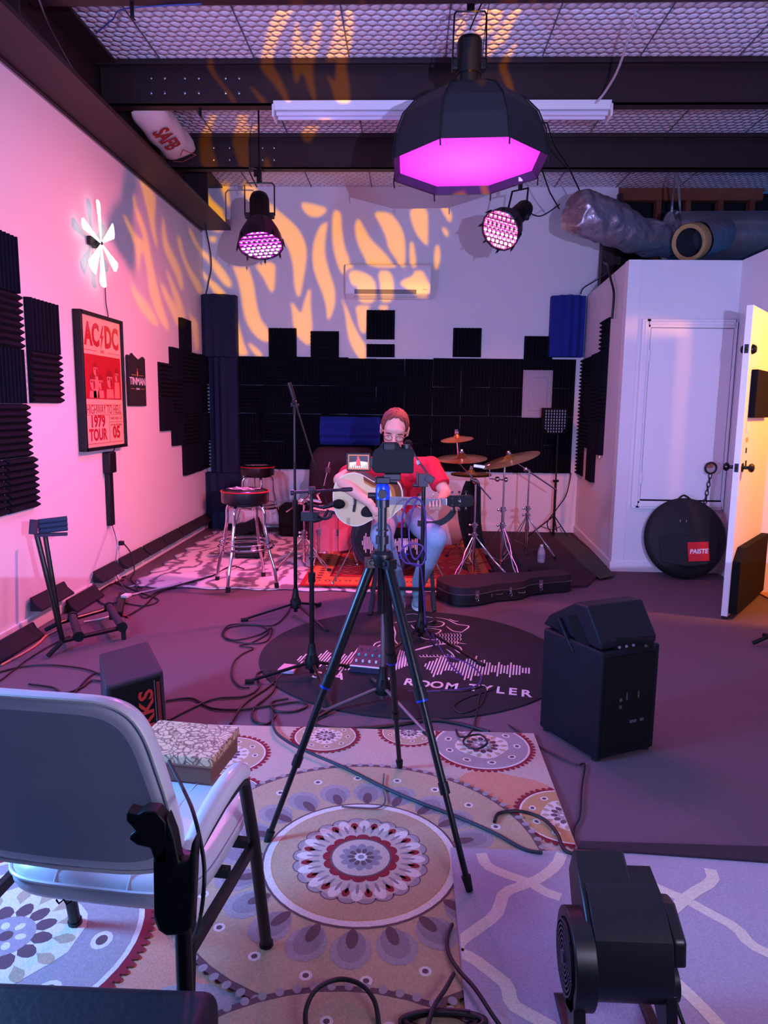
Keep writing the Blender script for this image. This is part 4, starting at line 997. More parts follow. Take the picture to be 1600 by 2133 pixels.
G = Rug((-1.78, 0.35, 0.553, 2.885), 0.002, 0.012, rm)
c0 = (-0.125, 1.985)
# background blocks of colour
for _q, (x, y, r, m) in enumerate(((-0.9, 2.3, .30, 'tan'), (0.35, 2.35, .2, 'peach'), (-0.6, 1.55, .28, 'peach'), (0.30, 1.55, .3, 'ochre'), (-1.3, 1.5, .35, 'base'), (-0.45, 1.3, .2, 'grey'))):
    G.disc((x, y), r, RC[m], .5+.25*_q, 24, wob=.08)
def big(c, s=1.0, lay=2):
    G.disc(c, .575*s, RC['plum'], lay); G.petals(c, .572*s, 84, .011*s, .013*s, RC['grey'], lay+1)
    G.disc(c, .556*s, RC['tan'], lay+2); G.petals(c, .47*s, 20, .016*s, .016*s, RC['cream'], lay+3, ph=.3); G.petals(c, .47*s, 20, .008*s, .008*s, RC['plum'], lay+4, ph=.3)
    G.petals(c, .375*s, 20, .055*s, .062*s, RC['grey'], lay+5); G.petals(c, .36*s, 20, .038*s, .055*s, RC['slate'], lay+6); G.petals(c, .335*s, 20, .016*s, .035*s, RC['plum'], lay+7)
    G.disc(c, .300*s, RC['plum'], lay+8); G.disc(c, .293*s, RC['cream'], lay+9); G.disc(c, .272*s, RC['ochre'], lay+10); G.disc(c, .268*s, RC['tan'], lay+11)
    G.petals(c, .185*s, 22, .030*s, .024*s, RC['plum'], lay+12); G.petals(c, .185*s, 22, .026*s, .021*s, RC['grey'], lay+13); G.disc(c, .188*s, RC['base'], lay+14)
    G.petals(c, .165*s, 16, .018*s, .032*s, RC['cream'], lay+15, True); G.petals(c, .162*s, 16, .012*s, .020*s, RC['maroon'], lay+16, True, .5); G.petals(c, .145*s, 32, .005*s, .022*s, RC['slate'], lay+16)
    G.petals(c, .100*s, 16, .021*s, .017*s, RC['maroon'], lay+17); G.disc(c, .094*s, RC['plum'], lay+18); G.disc(c, .088*s, RC['base'], lay+19)
    G.petals(c, .048*s, 12, .013*s, .018*s, RC['slate'], lay+20); G.petals(c, .030*s, 10, .008*s, .012*s, RC['plum'], lay+21); G.disc(c, .018*s, RC['cream'], lay+22); G.disc(c, .010*s, RC['slate'], lay+23)
def toothed(c, r, lay, field='grey'):
    G.petals(c, r, int(r*260), .010, .014, RC['maroon'], lay); G.disc(c, r, RC['maroon'], lay+1); G.disc(c, r*.95, RC['cream'], lay+2); G.disc(c, r*.91, RC[field], lay+3)
    G.petals(c, r*.70, 9, r*.09, r*.075, RC['cream'], lay+4); G.petals(c, r*.70, 9, r*.05, r*.04, RC['plum'], lay+5)
    G.disc(c, r*.52, RC['cream'], lay+6, 26, wob=.06); G.petals(c, r*.42, 14, r*.05, r*.09, RC['tan'], lay+7, True); G.petals(c, r*.24, 12, r*.06, r*.10, RC['plum'], lay+8, True); G.disc(c, r*.2, RC['grey'], lay+9); G.petals(c, r*.11, 6, r*.03, r*.04, RC['cream'], lay+10); G.disc(c, r*.05, RC['plum'], lay+11)
for _q, _a in enumerate((((0.32, 2.76), .205, 'grey'), ((-0.33, 2.80), .135, 'tan'), ((-1.02, 1.62), .36, 'grey'), ((-1.30, 2.55), .30, 'grey'), ((-0.70, 2.62), .16, 'tan'), ((0.56, 2.26), .17, 'ochre'), ((0.02, 2.86), .12, 'tan'), ((-0.62, 2.33), .12, 'grey'))):
    toothed(_a[0], _a[1], 3+_q*12 if _q in (2, 3) else 3+12*(_q % 2)+.3*_q, _a[2])
big(c0, 1.0, 52)
big((-0.12, 0.95), 0.95, 80)
o = obj('medallion_rug', G.mb, rm, smooth=False)
tag(o, 'patterned rug of round medallions in tan, grey and maroon, in the foreground', 'rug')
# lattice rug on top
lm = [fiber('lattice_lavender', (176, 166, 186)), fiber('lattice_cream', (232, 220, 202))]
L2 = Rug((0.150, 0.35, 2.20, 2.045), 0.013, 0.026, lm)
def ribbon(pxs, w, lay=1, z=0.026):
    pts = chaikin([FL(*q, z).to_2d() for q in pxs], 1, False)
    for i in range(len(pts)-1):
        a, b = Vector(pts[i]), Vector(pts[i+1]); d = b-a
        if d.length < 1e-5: continue
        d.normalize(); n_ = Vector((-d.y, d.x))*w/2; e = d*w*0.12
        L2.poly([a-e+n_, b+e+n_, b+e-n_, a-e-n_], 1, lay+(i % 2)*0.3)
RL = 0
for pl, w in (([(1003, 1779), (1012, 1803), (1045, 1818), (1085, 1832), (1108, 1840), (1135, 1858), (1165, 1868)], .034), ([(1170, 1779), (1160, 1803), (1128, 1828), (1095, 1842), (1050, 1858), (1042, 1884), (1034, 1906), (985, 1942), (955, 1962), (952, 1982), (985, 1995), (1030, 2030), (1058, 2052), (1064, 2092), (1100, 2112), (1150, 2140)], .034),
              ([(1320, 1805), (1338, 1833), (1388, 1858), (1425, 1872), (1480, 1903), (1535, 1932), (1562, 1968), (1610, 1990), (1650, 2010)], .034), ([(1480, 1812), (1488, 1835), (1440, 1862), (1412, 1886), (1390, 1905)], .034),
              ([(1395, 2035), (1450, 2085), (1510, 2150)], .034)):
    RL += 1; ribbon(pl, w, RL)
o = obj('lattice_rug', L2.mb, lm, smooth=False, ang=10)
tag(o, 'lavender grey rug with cream lattice lines at the lower right', 'rug')
mb = MB(); a, b = FL(1215, 1786), FL(1640, 1822)
mb.prism([(a.x-0.02, a.y+0.00), (b.x, b.y+0.01), (b.x+1.0, b.y+0.0), (b.x+1.0, 2.10), (a.x+0.0, 2.09)], Matrix.Translation((0, 0, 0.0)), 0.034)
t = struct('trim_8', mb, mat('carpet_edge', (52, 36, 50), 0.95, bump=0.4, bscale=300), smooth=False)

# tapestry under the drum kit
def tapestry_mat():
    m = mat('tapestry', (200, 190, 205), 0.85, bump=0.35, bscale=9)
    nt = m.node_tree; b = nt.nodes['Principled BSDF']; tc = nt.nodes.new('ShaderNodeTexCoord')
    w = nt.nodes.new('ShaderNodeTexWave'); w.inputs['Scale'].default_value = 1.6; w.inputs['Distortion'].default_value = 14; w.inputs['Detail'].default_value = 3; w.inputs['Detail Scale'].default_value = 1.6
    nt.links.new(tc.outputs['Object'], w.inputs['Vector'])
    cr = nt.nodes.new('ShaderNodeValToRGB'); e = cr.color_ramp.elements
    e[0].position = 0.05; e[0].color = lin((118, 98, 120)); e[1].position = 0.5; e[1].color = lin((222, 206, 216))
    nt.links.new(w.outputs['Fac'], cr.inputs['Fac']); nt.links.new(cr.outputs['Color'], b.inputs['Base Color'])
    return m
NX, NY = 60, 50; vs = []; fs = []
def tz(x, y):
    edge = min(1, (x+2.12)*4, (2.0-x)*4, (y-5.2)*6, (7.7-y)*4); edge = max(0, edge)
    return 0.010+0.011*edge*(1+math.sin(x*9+math.sin(y*5)*2.2)*math.sin(y*13+x*4))*(1 if x < -0.9 else 0.15)
for i in range(NX+1):
    for j in range(NY+1):
        x = -2.12+(0.36+2.12)*i/NX; y = 5.20+2.5*j/NY
        if i == 0: x += 0.03*math.sin(j)
        if j == 0: y += 0.02*math.sin(i*.7)
        vs.append((x, y, tz(x, y)))
for i in range(NX):
    for j in range(NY): a = i*(NY+1)+j; fs.append((a, a+NY+1, a+NY+2, a+1))
mb = MB(); mb.add(vs, fs); o = obj('tapestry', mb, tapestry_mat(), ang=80); s_ = o.modifiers.new('s', 'SOLIDIFY'); s_.thickness = 0.006
tag(o, 'wrinkled pale tapestry spread under the drum kit and bar stools', 'floor cloth')
# persian rug
pm = [fiber('persian_red', (176, 26, 30)), fiber('persian_orange', (206, 112, 62)), fiber('persian_dark', (110, 20, 30)), fiber('persian_cream', (216, 150, 110))]
Pr = Rug((-0.82, 5.262, 0.72, 7.3), 0.024, 0.034, pm)
Pr.poly([(-.78, 5.30), (.68, 5.30), (.68, 7.26), (-.78, 7.26)], 1, 1); Pr.poly([(-.62, 5.55), (.52, 5.55), (.52, 7.1), (-.62, 7.1)], 2, 2); Pr.poly([(-.60, 5.57), (.50, 5.57), (.50, 7.08), (-.60, 7.08)], 0, 3)
for i in range(18): Pr.disc((-.70+i*.08, 5.42), .026, 2, 2, 8); Pr.disc((-.70+i*.08, 5.42), .014, 3, 3, 6)
for j in range(20):
    for xx in (-.70, .60): Pr.disc((xx, 5.5+j*.085), .026, 2, 2, 8)
for i in range(5):
    for j in range(6):
        x, y = -.5+i*.24, 5.72+j*.24; Pr.poly([(x, y-.10), (x+.10, y), (x, y+.10), (x-.10, y)], 3, 4); Pr.poly([(x, y-.088), (x+.088, y), (x, y+.088), (x-.088, y)], 0, 5); Pr.disc((x, y), .03, 1, 6, 10)
tag(obj('persian_rug', Pr.mb, pm, smooth=False), 'red and orange patterned rug under the bass drum', 'rug')
# dark rug at the right of the stage with a grey-green border
dm = [fiber('dark_rug', (58, 34, 52)), fiber('dark_rug_border', (70, 74, 70))]
mb = MB(); mb.prism([(0.74, 5.35), (1.42, 5.50), (1.80, 6.25), (1.84, 7.9), (0.74, 7.9)], Matrix.Translation((0, 0, 0.002)), 0.018); mb.mi = 1
q = [FL(1143, 1108, .0205), FL(1195, 1112, .0205), FL(1235, 1150, .0205), FL(1281, 1199, .0205), FL(1250, 1206, .0205), FL(1215, 1180, .0205), FL(1188, 1150, .0205)]
mb.prism([(min(v.x, 1.79), v.y) for v in q], Matrix.Translation((0, 0, 0.0205)), 0.003)
tag(obj('dark_rug', mb, dm, smooth=False), 'dark plum rug with grey-green border at the right side of the stage', 'rug')

# ------------------------------------------------------------------ round black mat with white logo
MC = Vector((0.035, 3.86, 0)); MRD = 0.85
mt = thing('round_mat', 'round black floor mat with white waveform, animal head and lettering', 'mat', MC)
mb = MB(); mb.lathe([(MRD, 0.001), (MRD, 0.007), (MRD-0.004, 0.009), (0.001, 0.009)], MC, (0, 0, 1), 96)
mats_ = fiber('mat_black', (34, 26, 36), 300)
mo = obj('pile', mb, mats_, mt, ang=30)
mt_w = fiber('mat_white', (226, 214, 226), 300, .1)
ZM = 0.0094
A0, A1 = FL(706, 1409, ZM), FL(1095, 1445, ZM); td = (A1-A0).normalized(); tn = Vector((-td.y, td.x, 0))
for ch, px, py in (('S', 660, 1406), ('A', 706, 1409), ('L', 811, 1419), ('R', 852, 1421), ('O', 882, 1425), ('O', 910, 1427), ('M', 941, 1430), ('T', 987, 1433), ('Y', 1014, 1435), ('L', 1042, 1438), ('E', 1068, 1441), ('R', 1096, 1445)):
    p = FL(px, py, ZM); obj('letter', text_mesh(ch, 0.118, frame(p, td, tn), mt_w, sx=0.72, extrude=0.0003, bold=0.003), None, mo, smooth=False)
mb = MB(); W0, W1 = FL(624, 1371, ZM), FL(1102, 1397, ZM)
amp = [(0, .05), (.03, .12), (.06, .05), (.10, .16), (.13, .07), (.16, .14), (.19, .09), (.22, .20), (.26, .10), (.30, .05), (.34, .08), (.38, .03), (.42, .02), (.56, .03), (.59, .11), (.62, .17), (.645, .10), (.67, .05), (.70, .09), (.73, .15), (.76, .20), (.79, .13), (.82, .11), (.85, .06), (.86, .05), (.875, .12), (.89, .05), (.905, .06), (.918, .15), (.93, .06), (.95, .09), (.97, .05), (1, .04)]
n = 78
mbs = [MB(), MB()]
for i in range(n):
    t_ = i/(n-1); mb = mbs[0 if t_ < .5 else 1]
    if 0.40 < t_ < 0.55: continue
    for k in range(len(amp)-1):
        if amp[k][0] <= t_ <= amp[k+1][0]:
            u = (t_-amp[k][0])/(amp[k+1][0]-amp[k][0]); h = amp[k][1]*(1-u)+amp[k+1][1]*u
    h *= 0.75+0.35*((i*7) % 5)/4
    c = W0.lerp(W1, t_); mb.flat([(-.0042, -h), (.0042, -h), (.0042, h), (-.0042, h)], frame(c, td, tn))
for mb in mbs: obj('waveform', mb, mt_w, mo, smooth=False)
def stroke(mb, pts, w=0.008, z=ZM, sc=(750, 1220, 3.556)):
    P = [FL(sc[0]+x/sc[2], sc[1]+y/sc[2], z) for x, y in pts]; P = spline(P, 4)
    k = len(P)
    for i in range(k-1):
        d = (P[i+1]-P[i]); 
        if d.length < 1e-6: continue
        d.normalize(); n_ = Vector((-d.y, d.x, 0)); w0 = w*(0.35+0.65*math.sin(PI*(i+.3)/(k))); w1 = w*(0.35+0.65*math.sin(PI*min(1, (i+1.3)/k)))
        mb.add([P[i]+n_*w0/2, P[i]-n_*w0/2, P[i+1]-n_*w1/2, P[i+1]+n_*w1/2], [(0, 1, 2, 3)])
mb = MB()
for pl in ([(560, 235), (640, 248), (720, 285), (805, 298), (775, 330), (740, 348)], [(640, 300), (690, 335), (760, 345)], [(505, 272), (560, 260), (622, 275), (600, 300), (540, 305), (490, 296)],
           [(470, 310), (540, 318), (600, 330), (560, 355), (500, 345)], [(330, 215), (400, 208), (470, 225), (540, 238)], [(255, 275), (300, 262), (360, 268), (420, 262)], [(300, 300), (340, 340), (330, 385), (380, 410)],
           [(660, 245), (700, 262), (730, 262)], [(690, 410), (740, 425), (785, 430)], [(700, 440), (740, 455), (755, 480)], [(690, 455), (715, 480), (740, 500)], [(640, 470), (680, 500), (700, 530)], [(250, 300), (262, 350), (255, 400), (290, 440)],
           [(420, 330), (450, 380), (520, 400), (600, 395)], [(380, 290), (400, 315), (450, 322)], [(95, 470), (110, 430), (160, 412), (200, 420)], [(105, 490), (130, 450), (175, 432), (210, 440)], [(125, 505), (150, 470), (190, 452), (215, 462)], [(145, 515), (170, 488), (205, 474)]): stroke(mb, pl, 0.010)
for i in range(26):
    x = 560+(i % 9)*22; y = 352+(i//9)*27; stroke(mb, [(x, y), (x+12, y+14), (x+6, y+28)], 0.006)
for i in range(6): stroke(mb, [(300+i*14, 475+i*6), (275+i*20, 560+i*4), (268+i*20, 625-i*8)], 0.011)
for i in range(5): stroke(mb, [(355+i*18, 492+i*4-i*8), (500+i*16, 448-i*2), (640, 425+i*2)], 0.006)
for i in range(10): stroke(mb, [(440+i*26, 515-(i % 3)*4), (452+i*26, 528), (470+i*26, 522)], 0.006)
obj('animal_head_print', mb, mt_w, mo, smooth=False)
# ================================================================== stands, drums, gear
def V(p): return Vector(p)
def mic_stand(base, h, feet, lab, pole_m=blackmetal_m, leg_m=None, hub_h=0.10, r=0.010, name='microphone_stand'):
    b = V(base); t = thing(name, lab, 'microphone stand', (b.x, b.y, 0))
    mb = MB(); mb.cyl(b+V((0, 0, 0.03)), b+V((0, 0, h*0.55)), r*1.25, n=12); mb.cyl(b+V((0, 0, h*0.55)), b+V((0, 0, h)), r*0.85, n=12); mb.cyl(b+V((0, 0, h*0.55-0.03)), b+V((0, 0, h*0.55+0.02)), r*1.8, n=12)
    obj('pole', mb, pole_m, t)
    mb = MB(); mb.lathe([(0.018, 0.05), (0.036, 0.06), (0.038, 0.10), (0.024, 0.13), (0.016, 0.19)], b, (0, 0, 1), 14); mb.box(b+V((0, -0.03, 0.12)), (0.012, 0.03, 0.02)); obj('hub', mb, black_m, t)
    for f in feet:
        f = V((f.x, f.y, 0.014)); mb = MB(); mb.cyl(b+V((0, 0, hub_h-0.01)), f, 0.009, 0.008, 10); l = obj('leg', mb, leg_m or pole_m, t)
        mb = MB(); d = (f-b).normalized(); mb.cyl(f-d*0.03, f+d*0.015, 0.013, 0.012, 10); obj('rubber_foot', mb, rubber_m, l)
    return t
A_ = FL(616, 1283)
sA = mic_stand(A_, 1.38, [FL(507, 1295), FL(680, 1318), FL(665, 1263)], 'tall black boom microphone stand right of the near bar stool')
j = AT(613, 838, A_.y); e1_, e2_ = AT(602, 797, A_.y-0.05), AT(684, 1058, A_.y+0.02)
mb = MB(); mb.cyl(e1_, e2_, 0.006, n=8); mb.cyl(e1_, e1_+(e2_-e1_)*0.13, 0.014, n=10); obj('boom', mb, blackmetal_m, sA)
mb = MB(); mb.ball(j, 0.018); mb.cyl(j+V((-0.02, 0, -0.02)), j+V((0.03, 0, -0.02)), 0.010, n=10); mb.cyl((A_.x, A_.y, 1.33), j, 0.010, n=8); obj('boom_clamp', mb, black_m, sA)
mic1 = thing('microphone', 'large black round headed microphone pointing at the guitar body', 'microphone', AT(706, 1050, A_.y))
p = AT(706, 1050, A_.y); mb = MB(); mb.ball(p, (0.042, 0.03, 0.032)); obj('windscreen', mb, matte_m, mic1)
mb = MB(); mb.cyl(p-V((0.03, 0, 0)), AT(672, 1058, A_.y), 0.018, 0.012, 12); obj('body', mb, black_m, mic1)
mb = MB(); mb.tube(spline([AT(630, 1078, A_.y), AT(650, 1086, A_.y), AT(672, 1080, A_.y), AT(684, 1062, A_.y)]), 0.010, 8); mb.cyl(AT(640, 1050, A_.y), AT(672, 1058, A_.y), 0.009, n=8); obj('clip', mb, black_m, mic1)
B_ = FL(650, 1413); zB = AT(650, 1020, B_.y).z
sB = mic_stand(B_, zB, [FL(517, 1425), FL(728, 1393), FL(690, 1478)], 'black microphone stand with crossbar, nearer than the tall boom stand')
mb = MB(); mb.cyl(AT(607, 1026, B_.y), AT(735, 1019, B_.y), 0.0075, n=10); mb.cyl(AT(606, 1026, B_.y), AT(613, 1026, B_.y), 0.014, n=10); mb.cyl(AT(712, 1020, B_.y), AT(733, 1019, B_.y), 0.011, n=10); mb.box(AT(650, 1020, B_.y), (0.03, 0.03, 0.03)); obj('crossbar', mb, mat('bar_dark', (44, 28, 40), 0.4, metal=.4), sB)
p = AT(646, 1075, B_.y); mb = MB(); mb.box(p, (0.085, 0.05, 0.045)); mb.tube(spline([p+V((0.04, 0, -0.0)), p+V((0.07, 0, -0.012)), p+V((0.10, 0, 0.0)), p+V((0.105, 0, 0.03))]), 0.008, 8); obj('clamp', mb, black_m, sB, bevel=0.008)
C_ = FL(797, 1468)
sC = mic_stand(C_, 0.92, [FL(668, 1490), FL(892, 1538), FL(775, 1420)], 'satin steel microphone stand seen between the legs of the camera tripod', steelgrey_m, steelgrey_m)
D_ = FL(876, 1335); zD = AT(880, 1005, D_.y).z
sD = mic_stand(D_, zD, [FL(1005, 1390), FL(770, 1400), FL(905, 1300)], 'black microphone stand carrying the coiled purple cable, in front of the guitarist', r=0.014)
p = AT(882, 1000, D_.y-0.02)
mb = MB(); mb.box(p+V((0.0, 0, 0)), (0.055, 0.05, 0.075)); mb.box(p+V((0.035, -0.01, 0.01)), (0.05, 0.05, 0.04), Matrix.Rotation(0.5, 3, 'Y')); mb.cyl(p+V((-0.06, 0, -0.03)), p+V((-0.02, 0, -0.03)), 0.012, n=10); mb.box(p+V((-0.035, 0, 0.01)), (0.012, 0.02, 0.07)); obj('clamp', mb, mat('clamp_dark', (34, 26, 34), 0.5), sD, bevel=0.006)
mb = MB(); mb.cyl(p+V((0.05, 0, 0.0)), AT(862, 946, D_.y+0.05), 0.0065, n=8); mb.cyl(AT(873, 968, D_.y+0.02), AT(870, 960, D_.y+0.03), 0.011, n=8); obj('boom', mb, chrome_m, sD)
mic2 = thing('microphone', 'small dark ball headed microphone in front of the guitarist\'s chin', 'microphone', AT(848, 928, D_.y+0.06))
q = AT(850, 925, D_.y+0.06); mb = MB(); mb.ball(q, 0.026); obj('windscreen', mb, matte_m, mic2)
mb = MB(); mb.cyl(q, AT(864, 950, D_.y+0.04), 0.013, 0.010, 10); obj('body', mb, mat('mic_body', (70, 50, 66), .4, metal=.5), mic2)
purple_m = mat('cable_purple', (70, 44, 120), 0.5)
Yp = D_.y-0.04
def coil(pts, lab):
    return cable([AT(x, y, Yp+dz) for x, y, dz in pts], 0.0055, lab, purple_m, k=8)
coil([(880, 1045, 0), (862, 1036, -.01), (845, 1052, -.02), (837, 1090, -.02), (839, 1140, -.02), (852, 1170, 0), (872, 1178, 0), (885, 1165, .01), (887, 1110, .02), (884, 1060, .02), (872, 1040, .01), (860, 1060, 0), (852, 1100, 0), (856, 1150, -.01), (866, 1165, -.01), (878, 1150, -.03), (880, 1138, -.03), (860, 1132, -.03), (840, 1142, -.03), (835, 1156, -.03), (845, 1172, -.03), (868, 1176, -.02), (878, 1190, -.01), (884, 1260, 0), (886, 1300, 0)], 'purple cable coiled on the microphone stand in front of the guitarist')
cable([FL(886, 1310, .3), FL(905, 1345, .01), FL(935, 1368, .01), FL(975, 1382, .01), FL(1002, 1408, .01), FL(985, 1432, .01), FL(900, 1440, .01), FL(850, 1440, .01)], 0.005, 'purple cable snaking over the white waveform of the round mat', purple_m)
cable([FL(900, 1320, .1), FL(920, 1355, .011), FL(940, 1385, .011), FL(965, 1410, .011)], 0.004, 'short purple cable end lying beside the right waveform', purple_m)

# ------------------------------------------------------------------ bar stools
def bar_stool():
    t = thing('bar_stool', 'near chrome bar stool with round black seat piped in red, beside the boom stand', 'bar stool', (0, 0, 0), 0, 'pair of chrome bar stools')
    seat_m = mat('seat_vinyl', (18, 15, 20), 0.35, coat=.3)
    zt = 0.735; r = 0.178
    mb = MB(); mb.lathe([(0.02, zt-0.095), (r-0.005, zt-0.095), (r, zt-0.085), (r, zt-0.012), (r-0.01, zt), (r*0.8, zt+0.008), (0.001, zt+0.010)], (0, 0, 0), (0, 0, 1), 40); st = obj('seat', mb, seat_m, t)
    mb = MB(); mb.tube([(math.cos(a*PI/20)*(r+.001), math.sin(a*PI/20)*(r+.001), zt-0.008) for a in range(40)], 0.005, 8, True); obj('piping', mb, mat('piping_red', (200, 24, 30), 0.4), st)
    mb = MB()
    for k in range(5):
        pts = [Vector((-0.12+0.24*i/12, -0.07+0.03*k+0.025*math.sin(i*1.3+k*2), zt+0.0112)) for i in range(12)]
        for i in range(11):
            d = (pts[i+1]-pts[i]).normalized(); n_ = Vector((-d.y, d.x, 0))*(0.004+0.003*((i+k) % 3))
            mb.add([pts[i]+n_, pts[i]-n_, pts[i+1]-n_, pts[i+1]+n_], [(0, 1, 2, 3)])
    obj('seat_print', mb, print_m, st, smooth=False)
    mb = MB(); mb.lathe([(0.13, zt-0.115), (0.135, zt-0.095)], (0, 0, 0), (0, 0, 1), 30); mb.lathe([(0.14, zt-0.105), (0.14, zt-0.098)], (0, 0, 0), (0, 0, 1), 30); obj('swivel_plate', mb, black_m, t)
    for i in range(4):
        a = PI/2*i; c, s = math.cos(a), math.sin(a)
        pts = spline([(c*0.05, s*0.05, zt-0.108), (c*0.12, s*0.12, zt-0.112), (c*0.158, s*0.158, zt-0.15), (c*0.163, s*0.163, zt-0.25), (c*0.180, s*0.180, 0.40), (c*0.20, s*0.20, 0.28), (c*0.245, s*0.245, 0.14), (c*0.262, s*0.262, 0.03)], 4)
        mb = MB(); mb.tube(pts, 0.0125, 12); l = obj('leg', mb, chrome_m, t)
        mb = MB(); mb.cyl((c*0.26, s*0.26, 0.04), (c*0.263, s*0.263, 0.0), 0.017, n=12); obj('rubber_foot', mb, rubber_m, l)
    for zz, rr in ((0.30, 0.208), (0.335, 0.196)):
        mb = MB(); mb.tube([(math.cos(a*PI/24)*rr, math.sin(a*PI/24)*rr, zz) for a in range(48)], 0.010 if zz < .32 else 0.007, 10, True); obj('foot_ring', mb, chrome_m, t)
    return t
s1 = bar_stool(); s1.location = (-1.235, 5.30, 0.018); s1.rotation_euler = (0, 0, R(-18))
s2 = dup(s1, (AT(539, 1000, 7.5).x, 7.45, 0.020), R(25), 'far chrome bar stool with black seat, in front of the left corner bass trap')
# things under and behind the stools
am = thing('practice_amplifier', 'small black amplifier and pedals standing under the near bar stool', 'amplifier', FL(515, 1160))
a = FL(513, 1172); 
mb = MB(); mb.box((a.x, a.y+0.15, 0.14), (0.26, 0.22, 0.22), Matrix.Rotation(0.2, 3, 'Z')); obj('cabinet', mb, black_m, am, bevel=0.015)
mb = MB(); mb.box((a.x-0.02, a.y+0.12, 0.30), (0.24, 0.18, 0.10), Matrix.Rotation(-0.35, 3, 'Y')); obj('top_case', mb, matte_m, am, bevel=0.01)
mb = MB(); mb.box((a.x+0.02, a.y+0.1, 0.375), (0.16, 0.035, 0.012), Matrix.Rotation(-0.5, 3, 'Y')); obj('handle', mb, grey_m, am, bevel=0.004)
mb = MB(); mb.cyl((a.x+0.07, a.y+0.02, 0.12), (a.x+0.068, a.y-0.0, 0.12), 0.028, n=20); obj('dial', mb, chrome_m, am)
cable([FL(505, 1140, .1), FL(507, 1160, .03), FL(495, 1178, .025), FL(465, 1192, .03), FL(430, 1200, .03), FL(390, 1213, .03), FL(330, 1226, .012), FL(270, 1240, .01)], 0.007, 'pale cable running from the amplifier across the tapestry to the left', mat('cable_pale', (200, 180, 190), .5))
cable([FL(508, 1185, .03), FL(480, 1180, .03), FL(440, 1200, .03), FL(375, 1218, .03), FL(330, 1235, .01), FL(300, 1262, .01), FL(262, 1285, .01)], 0.006, 'black cable leaving the tapestry towards the guitar rack')
wp = thing('white_cushion', 'low white cushion on the floor behind the near bar stool', 'cushion', FL(530, 1095))
a, b = AT(468, 1093, 7.55), AT(590, 1062, 7.55); mb = MB(); mb.box(((a.x+b.x)/2, 7.70, (a.z+b.z)/2), (b.x-a.x, 0.22, b.z-a.z)); obj('pad', mb, mat('cushion_white', (214, 204, 210), .8, bump=.3, bscale=12), wp, bevel=0.03, seg=3)
a, b = AT(579, 1112, 7.3), AT(650, 1055, 7.3); mb = MB(); mb.box(((a.x+b.x)/2, 7.5, (b.z+.02)/2), (b.x-a.x, 0.35, b.z-.03)); tag(obj('black_case', mb, matte_m, bevel=0.03, seg=3), 'low black case against the back wall, right of the far bar stool', 'case')
# draped dark shape behind the drums
mb = MB(); vs = []; fs = []; n = 28
ctr = AT(712, 1000, 7.15); zt = AT(712, 935, 7.15).z
lv = [(0.0, 1.12), (0.2, 1.06), (0.5, 1.0), (0.8, 0.96), (0.93, 0.90), (1.0, 0.75)]
for (k, s_) in lv:
    for i in range(n):
        th = 2*PI*i/n; cx = abs(math.cos(th))**0.6*math.copysign(1, math.cos(th)); sy = abs(math.sin(th))**0.6*math.copysign(1, math.sin(th))
        wv = 1+(1-k)*0.07*math.sin(i*2.3)
        vs.append((ctr.x+cx*0.36*s_*wv, 7.35+sy*0.24*s_*wv, 0.02+(zt-0.02)*k))
for i in range(len(lv)-1):
    for q in range(n): fs.append((i*n+q, i*n+(q+1) % n, (i+1)*n+(q+1) % n, (i+1)*n+q))
fs += [tuple(range(n)), tuple((len(lv)-1)*n+q for q in range(n))]
mb.add(vs, fs); tag(obj('draped_cabinet', mb, mat('drape_plum', (42, 20, 34), 0.85, bump=.4, bscale=8), ang=80), 'cabinet hidden under a dark plum cloth behind the floor tom', 'covered cabinet')

# ------------------------------------------------------------------ drum kit
Yd = 5.62
bdp = thing('bass_drum', 'bass drum with black printed head standing behind the guitarist', 'bass drum', (AT(812, 1130, Yd).x, Yd, 0.035))
bc = Vector((AT(812, 1130, Yd).x, Yd, 0.36)); br = 0.30
shell_red = mat('shell_red', (150, 24, 40), 0.3, coat=.5)
mb = MB(); mb.lathe([(br, 0.02), (br, 0.40)], bc, (0, 1, 0), 48, cap=False); obj('shell', mb, shell_red, bdp)
mb = MB(); mb.lathe([(0.001, 0.004), (br-0.012, 0.004)], bc, (0, 1, 0), 48, cap=False); hd = obj('head', mb, mat('head_black', (14, 12, 18), 0.5), bdp, smooth=False)
for h in (0.0, 0.40):
    mb = MB(); mb.lathe([(br-0.012, h-0.012), (br+0.014, h-0.012), (br+0.014, h+0.025), (br-0.012, h+0.025)], bc, (0, 1, 0), 48, cap=False); obj('hoop', mb, black_m if h else mat('hoop_dark', (60, 40, 60), .3, metal=.4), bdp)
MH = frame(bc+V((0, 0.002, 0)), (1, 0, 0), (0, 0, 1))
mb = MB()
for i in range(34):
    x = -0.22+0.44*i/33; h = 0.018+0.075*abs(math.sin(i*.9))*abs(math.sin(i*.31+.4)); mb.flat([(x-.0045, -0.06-h), (x+.0045, -0.06-h), (x+.0045, -0.06+h), (x-.0045, -0.06+h)], MH)
obj('waveform_print', mb, print_m, hd, smooth=False)
MBt = MH @ Matrix.Translation((0, -0.165, 0.001)); obj('lettering', text_mesh('L ROOM T', 0.06, MBt, mat('print_blue', (30, 110, 220), .5), sx=1.1, bold=.002), None, hd, smooth=False)
for k in range(8):
    th = 2*PI*k/8+.2; e = V((math.cos(th), 0, math.sin(th))); mb = MB(); mb.cyl(bc+e*(br+.018)+V((0, -.01, 0)), bc+e*(br+.018)+V((0, .41, 0)), 0.004, n=6); mb.box(bc+e*(br+.01)+V((0, .08, 0)), (.02, .05, .02)); obj('tension_rod', mb, chrome_m, bdp)
